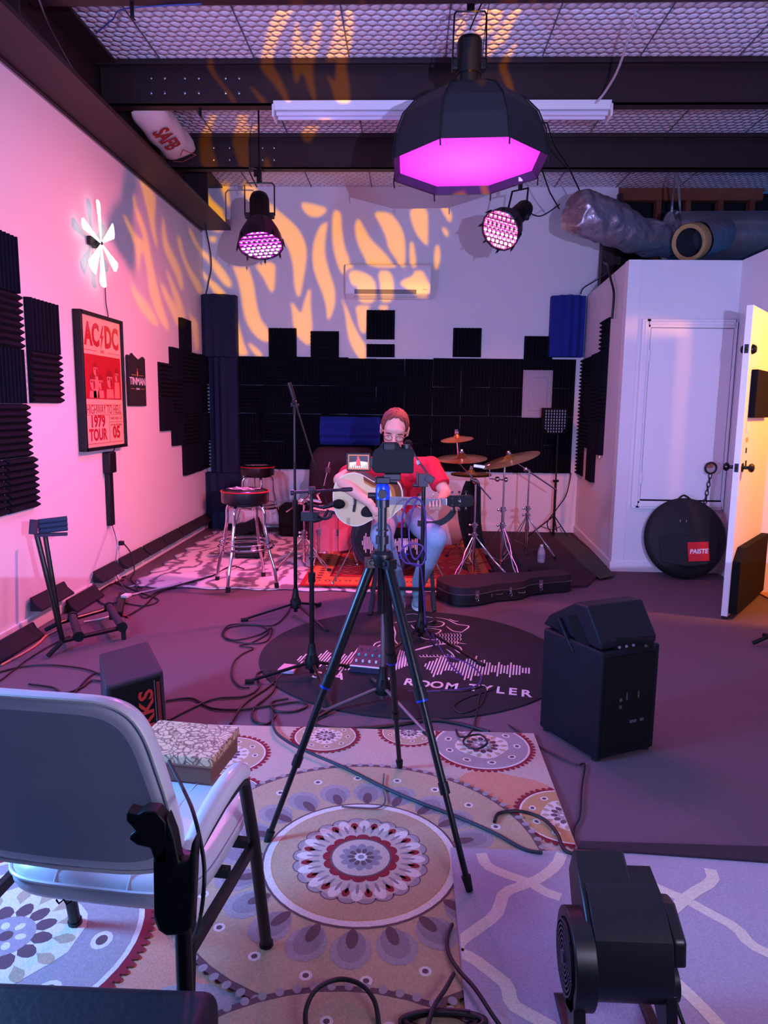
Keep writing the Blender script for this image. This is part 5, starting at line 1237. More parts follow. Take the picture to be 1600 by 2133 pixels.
for s_, (fx_, fy_) in ((-1, (692, 1216)), (1, (935, 1222))):
    f = FL(fx_, fy_, .04); st_p = bc+V((s_*br*0.92, 0.12, -0.05)); mb = MB(); mb.cyl(st_p, f, 0.007, n=8); mb.ball(f, .014); obj('spur', mb, chrome_m, bdp)
def drum(name, c, r, h, lab, shell, legs=None, tilt=None):
    t = thing(name, lab, 'drum', c); c = V(c)
    mb = MB(); mb.lathe([(r, 0.0), (r, h)], c, (0, 0, 1), 40, cap=False); obj('shell', mb, shell, t)
    mb = MB(); mb.lathe([(0.001, h+0.004), (r-.004, h+0.004)], c, (0, 0, 1), 40, cap=False); obj('drumhead', mb, white_m, t, smooth=False)
    for hh in (0.0, h):
        mb = MB(); mb.lathe([(r-.004, hh-.012), (r+.010, hh-.012), (r+.012, hh+.012), (r-.002, hh+.014)], c, (0, 0, 1), 40, cap=False); obj('hoop', mb, chrome_m, t)
    for k in range(8):
        th = 2*PI*k/8+.25; e = V((math.cos(th), math.sin(th), 0)); mb = MB(); mb.cyl(c+e*(r+.012)+V((0, 0, 0)), c+e*(r+.012)+V((0, 0, h)), .0035, n=6); mb.box(c+e*(r+.006)+V((0, 0, h*.5)), (.018, .018, .06)); obj('lug', mb, chrome_m, t)
    if legs:
        for a in legs:
            e = V((math.cos(a), math.sin(a), 0)); mb = MB(); mb.tube([c+e*(r+.02)+V((0, 0, h*.55)), c+e*(r+.02)+V((0, 0, -.02)), V((c.x, c.y, 0))+e*(r+.06)+V((0, 0, .05))], .007, 8); mb.ball(V((c.x, c.y, 0))+e*(r+.062)+V((0, 0, .045)), .014); obj('leg', mb, chrome_m, t)
    return t
acr = mat('shell_pink_acrylic', (214, 96, 110), 0.15, coat=.6)
p = AT(695, 1080, 6.05)
drum('floor_tom', (p.x, 6.10, 0.16), 0.20, 0.34, 'pink floor tom with chrome hoops left of the guitarist', acr, legs=(-2.2, -0.6, 1.6))
p = AT(822, 1030, 6.0); drum('rack_tom', (p.x+.1, 6.05, 0.66), 0.15, 0.2, 'rack tom mounted above the bass drum, mostly hidden by the guitarist', shell_red)
# cymbal stands
def tripod_stand(base, h, lab, feet_a, spread=0.26, hz=0.30, r=0.011, name='cymbal_stand', zf=0.03):
    b = V((base.x, base.y, zf)); t = thing(name, lab, 'cymbal stand', b)
    mb = MB(); mb.cyl(b+V((0, 0, 0.04)), b+V((0, 0, h*0.55)), r*1.15, n=12); mb.cyl(b+V((0, 0, h*.55)), b+V((0, 0, h)), r*.75, n=12); obj('pole', mb, chrome_m, t)
    for z in (hz, h*.55):
        mb = MB(); mb.cyl(b+V((0, 0, z-.02)), b+V((0, 0, z+.02)), r*2.0, n=12); mb.cyl(b+V((-.035, 0, z)), b+V((.03, 0, z)), .006, n=8); mb.ball(b+V((-.038, 0, z)), (.012, .008, .012)); obj('collar', mb, chrome_m, t)
    for a in feet_a:
        e = V((math.cos(a), math.sin(a), 0)); sd_ = V((-e.y, e.x, 0))
        for s_ in (1, -1):
            mb = MB(); mb.tube([b+V((0, 0, hz))+sd_*.004*s_, b+e*spread*.35+V((0, 0, hz*.62))+sd_*.018*s_, b+e*spread*.55+V((0, 0, hz*.42))+sd_*.004*s_, b+e*spread*.75+V((0, 0, hz*.25))+sd_*.016*s_, b+e*spread+V((0, 0, .01))+sd_*.006*s_], .0045, 6); obj('leg', mb, chrome_m, t)
        mb = MB(); mb.cyl(b+e*spread*.55+V((0, 0, hz*.42)), b+V((0, 0, .09)), .004, n=6); obj('brace', mb, chrome_m, t)
        mb = MB(); mb.ball(b+e*spread+V((0, 0, .012)), (.02, .02, .014)); obj('rubber_foot', mb, rubber_m, t)
    return t
def cymbal(c, r, tilt, az, lab, name='cymbal'):
    c = V(c); ax = V((math.sin(tilt)*math.cos(az), math.sin(tilt)*math.sin(az), math.cos(tilt)))
    t = thing(name, lab, 'cymbal', c)
    mb = MB(); mb.lathe([(r, -.022), (r*.6, -.008), (r*.24, .0), (r*.20, .006), (r*.12, .022), (.008, .028), (.008, .026), (r*.12, .020), (r*.2, .004), (r*.24, -.0025), (r*.6, -.010), (r, -.0235)], c, ax, 56, cap=False); obj('bronze', mb, brass_m, t)
    mb = MB(); mb.cyl(c+ax*-.01, c+ax*.06, .006, n=8); mb.lathe([(.018, .028), (.018, .042)], c, ax, 14); mb.lathe([(.012, .042), (.014, .055), (.008, .06)], c, ax, 10); obj('wing_nut', mb, chrome_m, t)
    return t
b1 = FL(985, 1207); st1 = tripod_stand(b1, AT(990, 1005, b1.y).z-.03, 'chrome cymbal stand just right of the guitar headstock', (-2.2, -.3, 1.8), .30, .34)
k = AT(990, 1003, b1.y)
mb = MB(); mb.cyl(AT(1023, 1040, b1.y), AT(955, 962, b1.y+.05), .006, n=8); mb.cyl(AT(955, 962, b1.y+.05), AT(951, 905, b1.y+.05), .006, n=8); obj('boom', mb, chrome_m, st1)
mb = MB(); mb.ball(k, .026); mb.cyl(k+V((-.04, -.02, .02)), k+V((.03, -.02, -.01)), .010, n=8); obj('tilter', mb, chrome_m, st1); mb = MB(); mb.ball(AT(957, 962, b1.y+.05), .022); mb.cyl(AT(957, 962, b1.y+.03)+V((-.01, 0, 0)), AT(972, 958, b1.y+.03), .009, n=8); obj('tilter', mb, chrome_m, st1)
cymbal(AT(962, 950, b1.y+.05), .205, .12, -1.9, 'bronze crash cymbal level with the guitarist\'s shoulder', 'crash_cymbal')
cymbal(AT(952, 910, b1.y+.05), .132, .17, -2.3, 'small bronze splash cymbal, highest of the cymbals', 'splash_cymbal')
b2 = FL(967, 1150); st2 = tripod_stand(V((b2.x, 6.3, 0)), .80, 'chrome hi-hat stand behind the black cloth', (-1.5, .6, 2.6), .22, .28, name='hi_hat_stand')
pz = AT(965, 986, 6.3)
cymbal((b2.x, 6.3, pz.z+.01), .18, .03, -1.5, 'upper bronze hi-hat cymbal below the crash cymbal', 'hi_hat_cymbal'); 
c_ = V((b2.x, 6.3, pz.z-.014)); mb = MB(); mb.lathe([(.18, .012), (.1, .003), (.03, -.004), (.004, -.014)], c_, (0, 0, 1), 48, cap=False); o = obj('hi_hat_cymbal', mb, brass_m); tag(o, 'lower bronze hi-hat cymbal turned upside down under its twin', 'cymbal')
b3 = FL(1043, 1200); st3 = tripod_stand(b3, AT(1052, 960, b3.y).z, 'straight chrome cymbal stand under the big ride cymbal', (-1.2, .9, 2.9), .30, .40)
cymbal(AT(1062, 953, b3.y), .245, .30, 3.4, 'large bronze ride cymbal tilted up to the right', 'ride_cymbal')
cb = thing('cowbell', 'dark block shaped percussion bell on an angled rod beside the ride stand', 'percussion block', AT(998, 970, b3.y))
p = AT(998, 971, b3.y); mb = MB(); mb.box(p, (.10, .05, .032), Matrix.Rotation(.12, 3, 'Y')); obj('bell', mb, steelgrey_m, cb, bevel=.005)
mb = MB(); mb.tube([p+V((.05, 0, 0)), AT(1020, 968, b3.y), AT(1020, 997, b3.y), AT(1050, 1000, b3.y)], .005, 8); mb.ball(AT(1036, 998, b3.y), .022); mb.ball(AT(1054, 999, b3.y), .020); obj('rod', mb, chrome_m, cb)
b4 = FL(1095, 1163); st4 = tripod_stand(b4, AT(1097, 985, b4.y).z, 'chrome boom cymbal stand with its arm pointing right to the grid lamp', (-2.6, -.5, 1.4), .28, .38)
mb = MB(); mb.cyl(AT(1072, 962, b4.y), AT(1160, 1021, b4.y+.1), .007, n=8); mb.ball(AT(1096, 978, b4.y), .022); mb.ball(AT(1070, 961, b4.y), .02); obj('boom', mb, chrome_m, st4)
b5 = FL(632, 1190); st5 = tripod_stand(V((b5.x, b5.y+.05, 0)), AT(630, 1060, b5.y).z, 'chrome stand left of the floor tom, half hidden by the crossbar stand', (-2.4, -.6, 1.5), .28, .26)
mb = MB(); mb.cyl(AT(596, 1066, b5.y), AT(650, 1030, b5.y), .007, n=8); mb.ball(AT(628, 1044, b5.y), .03); mb.ball(AT(648, 1032, b5.y), .02); mb.cyl(AT(668, 1045, b5.y), AT(640, 1040, b5.y), .012, n=8); obj('boom', mb, chrome_m, st5)
t = thing('clutch_rod', 'short chrome threaded rod with felt washers above the floor tom', 'rod', AT(678, 1010, 5.9))
mb = MB(); mb.cyl(AT(675, 1012, 5.9), AT(687, 962, 5.9), .006, n=8); mb.cyl(AT(674, 1016, 5.9), AT(660, 1030, 5.9), .010, n=8); mb.cyl(AT(660, 1030, 5.9), AT(668, 1046, 6.0), .010, n=8); obj('rod', mb, chrome_m, t)
mb = MB(); mb.cyl(AT(682, 984, 5.9), AT(684, 974, 5.9), .022, n=14); obj('felt', mb, mat('felt', (70, 60, 75), .9), t)
# black cloth hanging by the stand, white pillow
mb = MB(); n = 14; vs = []; fs = []
prof = [(1000, 968, 1003), (992, 962, 1012), (985, 955, 1040), (975, 950, 1060), (968, 952, 1090), (966, 958, 1130), (0, 0, 0)]
rows_ = [(1002, 972, 995), (1015, 966, 1000), (1040, 958, 1000), (1065, 953, 1000), (1090, 956, 1001), (1115, 962, 1004), (1142, 968, 1010)]
for (py, xa, xb) in rows_:
    for i in range(n):
        u = i/(n-1); vs.append(AT(xa+(xb-xa)*u, py, b1.y+.12+.04*math.sin(u*9+py*.01)))
for r_ in range(len(rows_)-1):
    for i in range(n-1): fs.append((r_*n+i, r_*n+i+1, (r_+1)*n+i+1, (r_+1)*n+i))
mb.add(vs, fs); o = obj('hanging_cloth', mb, mat('cloth_black', (14, 12, 18), .9), ang=80); m_ = o.modifiers.new('s', 'SOLIDIFY'); m_.thickness = .008
tag(o, 'long black cloth hanging behind the cymbal stand nearest the guitar', 'cloth')
p = AT(938, 1085, 6.6); mb = MB(); mb.ball((p.x, 7.0, .16), (.17, .11, .14), 20, 14); tag(obj('cushion', mb, mat('cushion_pale', (212, 196, 200), .85, bump=.4, bscale=10)), 'pale crumpled cushion under the guitar neck beside the drums', 'cushion')
# foot pedal, pad, bottle
p = FL(1037, 1205, .03); t = thing('drum_pedal', 'black foot pedal at the foot of the ride cymbal stand', 'pedal', p)
mb = MB(); mb.box(p+V((0, 0, .012)), (.22, .09, .02), Matrix.Rotation(.2, 3, 'Z')); obj('base', mb, black_m, t, bevel=.006)
mb = MB(); mb.box(p+V((0, .0, .045)), (.16, .06, .012), Matrix.Rotation(.25, 3, 'Y')); obj('footboard', mb, matte_m, t, bevel=.004)
p = FL(1130, 1200, .02); mb = MB(); mb.lathe([(.112, 0), (.118, .01), (.118, .055), (.108, .066), (.001, .068)], p, (0, 0, 1), 40); tag(obj('practice_pad', mb, rubber_m), 'round black practice pad on the floor behind the guitar case', 'drum pad')
t = thing('water_bottle', 'small clear plastic water bottle standing behind the black pad', 'bottle', FL(1127, 1171, .02)); p = FL(1127, 1171, .02)
cl = mat('clear_plastic', (220, 215, 225), .12, alpha=.45)
mb = MB(); mb.lathe([(.030, 0), (.034, .01), (.034, .09), (.032, .10), (.020, .135), (.013, .145)], p, (0, 0, 1), 24); obj('body', mb, cl, t)
mb = MB(); mb.lathe([(.014, .145), (.014, .162)], p, (0, 0, 1), 16); obj('cap', mb, white_m, t)
mb = MB(); mb.lathe([(.0345, .03), (.0345, .075)], p, (0, 0, 1), 24, cap=False); obj('paper_label', mb, mat('label_grey', (150, 140, 160), .6), t)

# ------------------------------------------------------------------ grid lamp on stand at the right
LS = V((1.62, 7.70, 0)); t = thing('grid_lamp', 'square grid softbox lamp on a thin black stand in the right corner', 'softbox', LS)
top = AT(1167, 905, LS.y); LS.x = AT(1158, 1000, LS.y).x
mb = MB(); mb.cyl((LS.x, LS.y, .02), (LS.x, LS.y, .62), .014, n=10); mb.cyl((LS.x, LS.y, .6), (LS.x, LS.y, top.z+.05), .009, n=10); mb.cyl((LS.x-.03, LS.y, .62), (LS.x+.03, LS.y, .62), .014, n=8); obj('pole', mb, blackmetal_m, t)
for a in (-2.7, -.4, 1.2):
    e = V((math.cos(a), math.sin(a), 0)); q_ = V((LS.x, LS.y, 0)); rr = .33 if a < 0 else .22; rr = .15 if a == -.4 else rr
    mb = MB(); mb.cyl(q_+V((0, 0, .24)), q_+e*rr+V((0, 0, .035)), .007, n=8); mb.cyl(q_+V((0, 0, .08)), q_+e*rr*.5+V((0, 0, .13)), .004, n=6); obj('leg', mb, blackmetal_m, t)
a, b = AT(1130, 905, LS.y-.1), AT(1184, 850, LS.y-.1); W_, H_ = b.x-a.x, b.z-a.z; cx, cz = (a.x+b.x)/2, (a.z+b.z)/2
mb = MB(); mb.prism([(-W_/2, H_/2), (W_/2, H_/2), (W_/2, -H_*.25), (W_*.3, -H_/2), (-W_*.3, -H_/2), (-W_/2, -H_*.25)], frame((cx, LS.y-.08, cz), (1, 0, 0), (0, 0, 1)), -.10); obj('shell', mb, matte_m, t, bevel=.008)
mb = MB(); mb.prism([(-W_*.44, H_*.44), (W_*.44, H_*.44), (W_*.44, -H_*.22), (W_*.26, -H_*.44), (-W_*.26, -H_*.44), (-W_*.44, -H_*.22)], frame((cx, LS.y-.082, cz), (1, 0, 0), (0, 0, 1)), .003); obj('diffuser', mb, mat('diffuser_grey', (200, 198, 210), .7), t, smooth=False)
mb = MB()
for i in range(9):
    x = cx-W_*.44+W_*.88*i/8; mb.box((x, LS.y-.10, cz), (.010, .03, H_*.88)); z = cz-H_*.44+H_*.88*i/8; mb.box((cx, LS.y-.10, z), (W_*.88*(1 if i > 1 else .62), .03, .010))
obj('grid', mb, matte_m, t, smooth=False)

# ------------------------------------------------------------------ guitar case
g0 = FL(946, 1268); g1 = FL(1222, 1238); gax = (g1-g0).normalized(); gpn = V((-gax.y, gax.x, 0)); Lc = 1.08
cen = g0+gpn*.185
half = [(0, .06), (.01, .12), (.05, .175), (.12, .198), (.22, .196), (.31, .165), (.38, .150), (.45, .158), (.53, .168), (.60, .150), (.655, .105), (.72, .088), (.90, .088), (1.02, .098), (1.07, .085), (1.08, .04)]
ol = [(x, -w) for x, w in half]+[(x, w) for x, w in half[::-1]]
ol = [tuple(v) for v in chaikin(ol, 1)]
GCM = frame((cen.x, cen.y, 0.012), gax, gpn)
t = thing('guitar_case', 'closed black guitar case lying on the floor right of the guitarist', 'guitar case', cen)
case_m = mat('case_vinyl', (20, 17, 24), .55, bump=.1, bscale=200)
mb = MB(); mb.prism(ol, GCM, .075); obj('bottom_shell', mb, case_m, t, bevel=.006)
mb = MB(); mb.prism(ol, GCM @ Matrix.Translation((0, 0, .080)), .050); obj('lid', mb, mat('case_lid', (52, 32, 46), .6), t, bevel=.014, seg=3)
mb = MB(); pts = [GCM @ V((x, y, .0775)) for x, y in ol]; mb.tube(pts, .004, 6, True); obj('trim_edge', mb, steelgrey_m, t)
for x, kind in ((.17, 'latch'), (.78, 'latch'), (.38, 'handle_loop'), (.56, 'handle_loop'), (.47, 'latch')):
    w = 0
    for k_ in range(len(half)-1):
        if half[k_][0] <= x <= half[k_+1][0]: w = half[k_][1]
    if kind == 'latch':
        mb = MB(); s_ = 1 if x != .47 else .6
        c_ = GCM @ V((x, -w-.004, .078)); mb.box(c_, (.032*s_, .008, .060*s_), GCM.to_3x3()); c_ = GCM @ V((x, -w-.010, .060)); mb.box(c_, (.018*s_, .008, .03*s_), GCM.to_3x3()); mb.tube([GCM @ V((x+.011*math.cos(q*PI/6), -w-.012, .042+.014*math.sin(q*PI/6))) for q in range(12)], .002, 6, True)
        obj('latch', mb, chrome_m, t)
    else:
        mb = MB(); mb.tube([GCM @ V((x-.03, -w, .055)), GCM @ V((x-.022, -w-.012, .05)), GCM @ V((x+.022, -w-.012, .05)), GCM @ V((x+.03, -w, .055))], .004, 6); obj('handle_mount', mb, steelgrey_m, t)
mb = MB(); mb.box(GCM @ V((.30, -.166, .05)), (.04, .003, .025), GCM.to_3x3()); obj('badge', mb, steelgrey_m, t)

# ------------------------------------------------------------------ subwoofer with wedge monitor on it
q0, q1, q2 = V((.59, 2.96, 0)), V((.76, 2.66, 0)), V((1.025, 2.79, 0)); q3 = q0+q2-q1
cab_m = mat('cabinet_black', (12, 14, 27), .55, spec=.3, bump=.08, bscale=250)
t = thing('subwoofer', 'big square black speaker cabinet on the carpet, beneath the wedge monitor', 'speaker', (q0+q2)/2)
H1 = .455; mb = MB(); vs = [v+V((0, 0, .012)) for v in (q0, q1, q2, q3)]+[v+V((0, 0, H1)) for v in (q0, q1, q2, q3)]
mb.add(vs, [(0, 1, 2, 3), (4, 5, 6, 7), (0, 1, 5, 4), (1, 2, 6, 5), (2, 3, 7, 6), (3, 0, 4, 7)]); obj('cabinet', mb, cab_m, t, smooth=False, bevel=.008, seg=3)
f1 = (q2-q1).normalized(); SM = frame(q1+V((0, 0, .0))+(-f1.cross(V((0, 0, 1)))*-.001), f1, (0, 0, 1))
mb = MB(); mb.prism([(.02, .03), (.27, .03), (.27, .43), (.02, .43)], SM, .004); gp = obj('rear_panel', mb, matte_m, t, smooth=False)
mb = MB()
for (x, y, w, h) in ((.17, .15, .035, .012), (.215, .15, .02, .012), (.10, .25, .012, .014), (.10, .22, .012, .012), (.13, .26, .006, .03), (.19, .26, .006, .03)): mb.prism([(x-w/2, y-h/2), (x+w/2, y-h/2), (x+w/2, y+h/2), (x-w/2, y+h/2)], SM @ Matrix.Translation((0, 0, .004)), .003)
obj('socket', mb, steelgrey_m, gp, smooth=False)
for v in (q0, q1, q2, q3):
    mb = MB(); c_ = (q0+q2)/2; vv = v+(c_-v)*.15; mb.cyl((vv.x, vv.y, 0), (vv.x, vv.y, .014), .018, n=12); obj('foot', mb, rubber_m, t)
# wedge: side outline traced on its near side plane, then given its real width
e1n = (q0-q1).normalized(); pn = f1                      # width direction
O_ = q1+pn*.004+e1n*.05
def onplane(px, py):                                     # plane through O_ with normal pn
    d = ray(px, py); k_ = (O_-CC).dot(pn)/d.dot(pn); return CC+d*k_
side_px = [(1131, 1302), (1144, 1280), (1197, 1255), (1224, 1263), (1252, 1340), (1250, 1378), (1180, 1377)]
P_ = [onplane(*p) for p in side_px]
zmin = min(p.z for p in P_); sh_ = V((0, 0, H1+.003-zmin))
P_ = [p+sh_*(0) for p in P_]
lowest = min(P_, key=lambda p: p.z)
P_ = [V((p.x, p.y, max(p.z, H1+.004))) for p in P_]
t = thing('wedge_monitor', 'black wedge stage monitor lying tilted on top of the big speaker cabinet', 'speaker', (O_.x, O_.y, H1))
mb = MB(); n = len(P_); Wd = .285; vs = P_+[p+pn*Wd for p in P_]
mb.add(vs, [tuple(range(n)), tuple(range(n, 2*n))]+[(i, (i+1) % n, n+(i+1) % n, n+i) for i in range(n)]); obj('cabinet', mb, cab_m, t, smooth=False, bevel=.008, seg=3)
def sp_(px, py, off): return onplane(px, py)-pn*off
for pl in ([(1160, 1298), (1172, 1290), (1186, 1340), (1180, 1365)], [(1182, 1282), (1200, 1280), (1230, 1350), (1222, 1362), (1206, 1352)]):
    mb = MB(); vs = [sp_(x, y, .0015) for x, y in pl]; vs2 = [sp_(x, y, -.002) for x, y in pl]; k_ = len(pl)
    mb.add(vs+vs2, [tuple(range(k_)), tuple(range(k_, 2*k_))]+[(i, (i+1) % k_, k_+(i+1) % k_, k_+i) for i in range(k_)]); obj('handle_recess', mb, matte_m, t, smooth=False)
mb = MB(); mb.bar(sp_(1168, 1285, .010), sp_(1200, 1358, .010), .012, .018, up=pn); obj('handle', mb, cab_m, t, bevel=.005)
c_ = (P_[4]+P_[5])/2; mb = MB(); mb.box(c_+pn*.14+V((.01, -.015, -.0)), (.16, .02, .05)); obj('control_panel', mb, matte_m, t, bevel=.004)
mb = MB()
for i in range(4): mb.cyl(c_+pn*(.08+.035*i)+V((0, -.02, 0)), c_+pn*(.08+.035*i)+V((0, -.035, 0)), .006, n=8)
obj('connector', mb, chrome_m, t)
cable([onplane(1345, 1345)+pn*.0, AT(1352, 1352, 2.9), AT(1358, 1380, 2.82), AT(1362, 1400, 2.80)], .005, 'short black lead hooking from the wedge monitor down behind the cabinet')

# ------------------------------------------------------------------ small amplifier at the left, lettered front
hA = .31
T = [FL(206, 1361, hA), FL(308, 1334, hA), FL(340, 1396, hA), FL(218, 1431, hA)]
t = thing('keyboard_amplifier', 'small slanted black amplifier with red letters, left behind the white chair', 'amplifier', (T[0]+T[2])/2-V((0, 0, hA)))
fr = (T[2]-T[3]); fn = V((fr.y, -fr.x, 0)).normalized()
if fn.y > 0: fn = -fn
bot = [v.copy() for v in T]
for v in bot: v.z = .004
bot[2] += fn*.02; bot[3] += fn*.02
mb = MB(); mb.add(T+bot, [(0, 1, 2, 3), (4, 5, 6, 7), (0, 1, 5, 4), (1, 2, 6, 5), (2, 3, 7, 6), (3, 0, 4, 7)]); obj('cabinet', mb, mat('amp_vinyl', (36, 30, 44), .6, bump=.1, bscale=220), t, smooth=False, bevel=.012, seg=3)
FM = frame(bot[3]+fn*.002, fr, (T[3]-bot[3]))
W_ = fr.length; mb = MB(); mb.prism([(.015, .02), (W_-.015, .02), (W_-.02, hA-.02), (.02, hA-.02)], FM, .006); gr_o = obj('grille', mb, matte_m, t, smooth=False)
amp_red = mat('amp_red', (196, 40, 30), .5)
obj('lettering', text_mesh('RKS', .085, FM @ Matrix.Translation((W_*.66, .17, .007)) @ Matrix.Rotation(PI/2, 4, 'Z'), amp_red, sx=1.1, bold=.002), None, gr_o, smooth=False)
mb = MB(); mb.prism([(W_*.80, .03), (W_*.81, .03), (W_*.81, .28), (W_*.80, .28)], FM @ Matrix.Translation((0, 0, .006)), .003); obj('trim_bar', mb, steelgrey_m, gr_o, smooth=False)
mb = MB(); mb.prism([(W_*.84, .03), (W_*.90, .03), (W_*.90, .27), (W_*.84, .27)], FM @ Matrix.Translation((0, 0, .006)), .001); obj('red_strip', mb, mat('amp_red_dark', (120, 22, 24), .6), gr_o, smooth=False)
mb = MB(); mb.lathe([(.02, 0), (.02, .003), (.012, .004)], FM @ V((W_*.66, .05, .006)), fn, 20); obj('emblem', mb, steelgrey_m, gr_o)

# ------------------------------------------------------------------ multi guitar rack at the left
t = thing('guitar_rack', 'folding black multi guitar rack with padded rails standing by the left wall', 'guitar rack', FL(180, 1330))
pad_m = mat('rack_padding', (58, 36, 56), .9)
a0, a1, a2, a3 = FL(132, 1362), FL(258, 1332), FL(232, 1290), FL(125, 1322)
for v in (a0, a1, a2, a3): v.z = .075
mb = MB(); mb.cyl(a0, a1, .014, n=10); obj('base_rail', mb, blackmetal_m, t); mb = MB(); mb.cyl(a3, a2, .014, n=10); obj('base_rail', mb, blackmetal_m, t)
f_ = FL(100, 1372); f_.z = .015; mb = MB(); mb.cyl(a0, f_, .013, n=10); obj('foot', mb, rubber_m, t)
f_ = FL(96, 1322); f_.z = .03; mb = MB(); mb.cyl(a3, f_, .013, n=10); obj('foot', mb, rubber_m, t)
for v in (a1, a2): mb = MB(); mb.cyl(v, (v.x, v.y, .0), .014, n=10); obj('foot', mb, rubber_m, t)
for u in (.25, .97):
    p1, p2 = a0.lerp(a1, u), a3.lerp(a2, u); p1 = p1+V((0, 0, .01)); p2 = p2+V((0, 0, .01)); ext = (p2-p1)*.06
    mb = MB(); mb.cyl(p1, p2, .024, n=14); obj('padded_rail', mb, pad_m, t)
    mb = MB(); mb.cyl(p1-ext, p1, .03, n=14); obj('end_cap', mb, black_m, t); mb = MB(); mb.cyl(p2, p2+ext, .03, n=14); obj('end_cap', mb, black_m, t)
ya, yb = a0.y, a3.y
tA, tB = AT(76, 1112, ya-.0), AT(93, 1110, ya+.35)
mb = MB(); mb.cyl(a0, tA, .014, n=10); obj('upright', mb, blackmetal_m, t); mb = MB(); mb.cyl(a3, tB, .014, n=10); obj('upright', mb, blackmetal_m, t)
hc = AT(72, 1098, ya-.02); e_ = V((1, .35, .02)).normalized()
for i in range(3):
    z_ = V((0, .02, -.018+.027*i)); mb = MB(); mb.cyl(hc+V((.01, 0, -.01))+z_, hc+e_*.155+z_, .014, n=12); obj('neck_pad', mb, mat('rack_foam', (40, 44, 66), .9), t)
mb = MB(); mb.cyl(hc+V((0, -.02, -.035)), hc+V((0, .0, .04)), .022, n=14); mb.box(hc+V((.075, .03, -.045)), (.16, .03, .015), Matrix.Rotation(.33, 3, 'Z')); obj('head_bar', mb, pad_m, t)

# ------------------------------------------------------------------ round cymbal bag against the store room
BC = AT(1430, 1126, 5.86); t = thing('cymbal_bag', 'round black cymbal bag with red square badge leaning under the small door', 'bag', (BC.x, 5.9, 0))
bag_m = mat('bag_nylon', (16, 14, 22), .75, bump=.5, bscale=14)
bx = V((0, -.97, .22)).normalized(); cc = V((BC.x, 5.90, .335)); rB = .33
mb = MB(); mb.lathe([(.001, -.055), (rB*.9, -.05), (rB*.985, -.035), (rB, 0), (rB*.985, .035), (rB*.9, .055), (rB*.5, .075), (.001, .08)], cc, bx, 48, cap=False); bag = obj('bag_body', mb, bag_m, t, ang=60)
mb = MB(); xx = V((1, 0, 0)); yy = bx.cross(xx) if bx.cross(xx).z > 0 else -bx.cross(xx); mb.tube([cc+xx*math.cos(q*PI/32)*(rB+.002)+yy*math.sin(q*PI/32)*(rB+.002) for q in range(64)], .005, 6, True); obj('zip', mb, black_m, t)
mb = MB(); mb.prism([(-.24, .02), (.24, .02), (.22, -.20), (.0, -.24), (-.22, -.20)], frame(cc+bx*.074, xx, yy), .012); obj('pocket', mb, bag_m, t, bevel=.01)
bM = frame(cc+bx*.09+xx*.075-yy*.11, (xx*.995+yy*.05), yy)
mb = MB(); mb.prism([(-.085, -.078), (.085, -.078), (.085, .078), (-.085, .078)], bM, .004); bd = obj('badge', mb, mat('badge_red', (205, 14, 30), .6), t, smooth=False)
obj('lettering', text_mesh('PAISTE', .052, bM @ Matrix.Translation((0, 0, .005)), print_m, sx=.95, shear=.2, bold=.0015), None, bd, smooth=False)
mb = MB(); mb.tube(spline([cc+yy*rB*.98-xx*.05, cc+yy*(rB+.03)-xx*.0, cc+yy*rB*.97+xx*.06]), .008, 8); obj('handle', mb, black_m, t)
mb = MB(); mb.box(cc+bx*.09-xx*.07+yy*.14, (.008, .01, .02)); mb.box(cc+bx*.09-xx*.02+yy*.14, (.008, .01, .02)); obj('snap_hook', mb, chrome_m, t)
# ring and chain on the little door
t = thing('ring_and_chain', 'iron ring and chain hanging from the knob of the small store room door', 'chain', AT(1478, 968, 6.05))
c_ = AT(1478, 972, 6.03); iron = mat('iron', (60, 46, 52), .5, metal=.6)
mb = MB(); mb.lathe([(.022, 0), (.024, .02), (.012, .04), (.022, .05), (.018, .065)], c_+V((0, .03, .01)), (0, -1, 0), 16); obj('knob', mb, mat('knob_brass', (190, 130, 100), .3, metal=.9), t)
mb = MB(); mb.tube([c_+V((.045*math.cos(q*PI/12), -.03, -.01+.045*math.sin(q*PI/12))) for q in range(24)], .009, 8, True); obj('ring', mb, iron, t)
for i in range(8):
    z = c_.z-.075-.036*i; mb = MB(); x_ = c_.x-.004*i
    if i % 2: mb.tube([(x_, 6.0+.011*math.cos(q*PI/8), z+.024*math.sin(q*PI/8)) for q in range(16)], .0042, 6, True)
    else: mb.tube([(x_+.013*math.cos(q*PI/8), 6.0, z+.024*math.sin(q*PI/8)) for q in range(16)], .0042, 6, True)
    obj('chain_link', mb, iron, t)

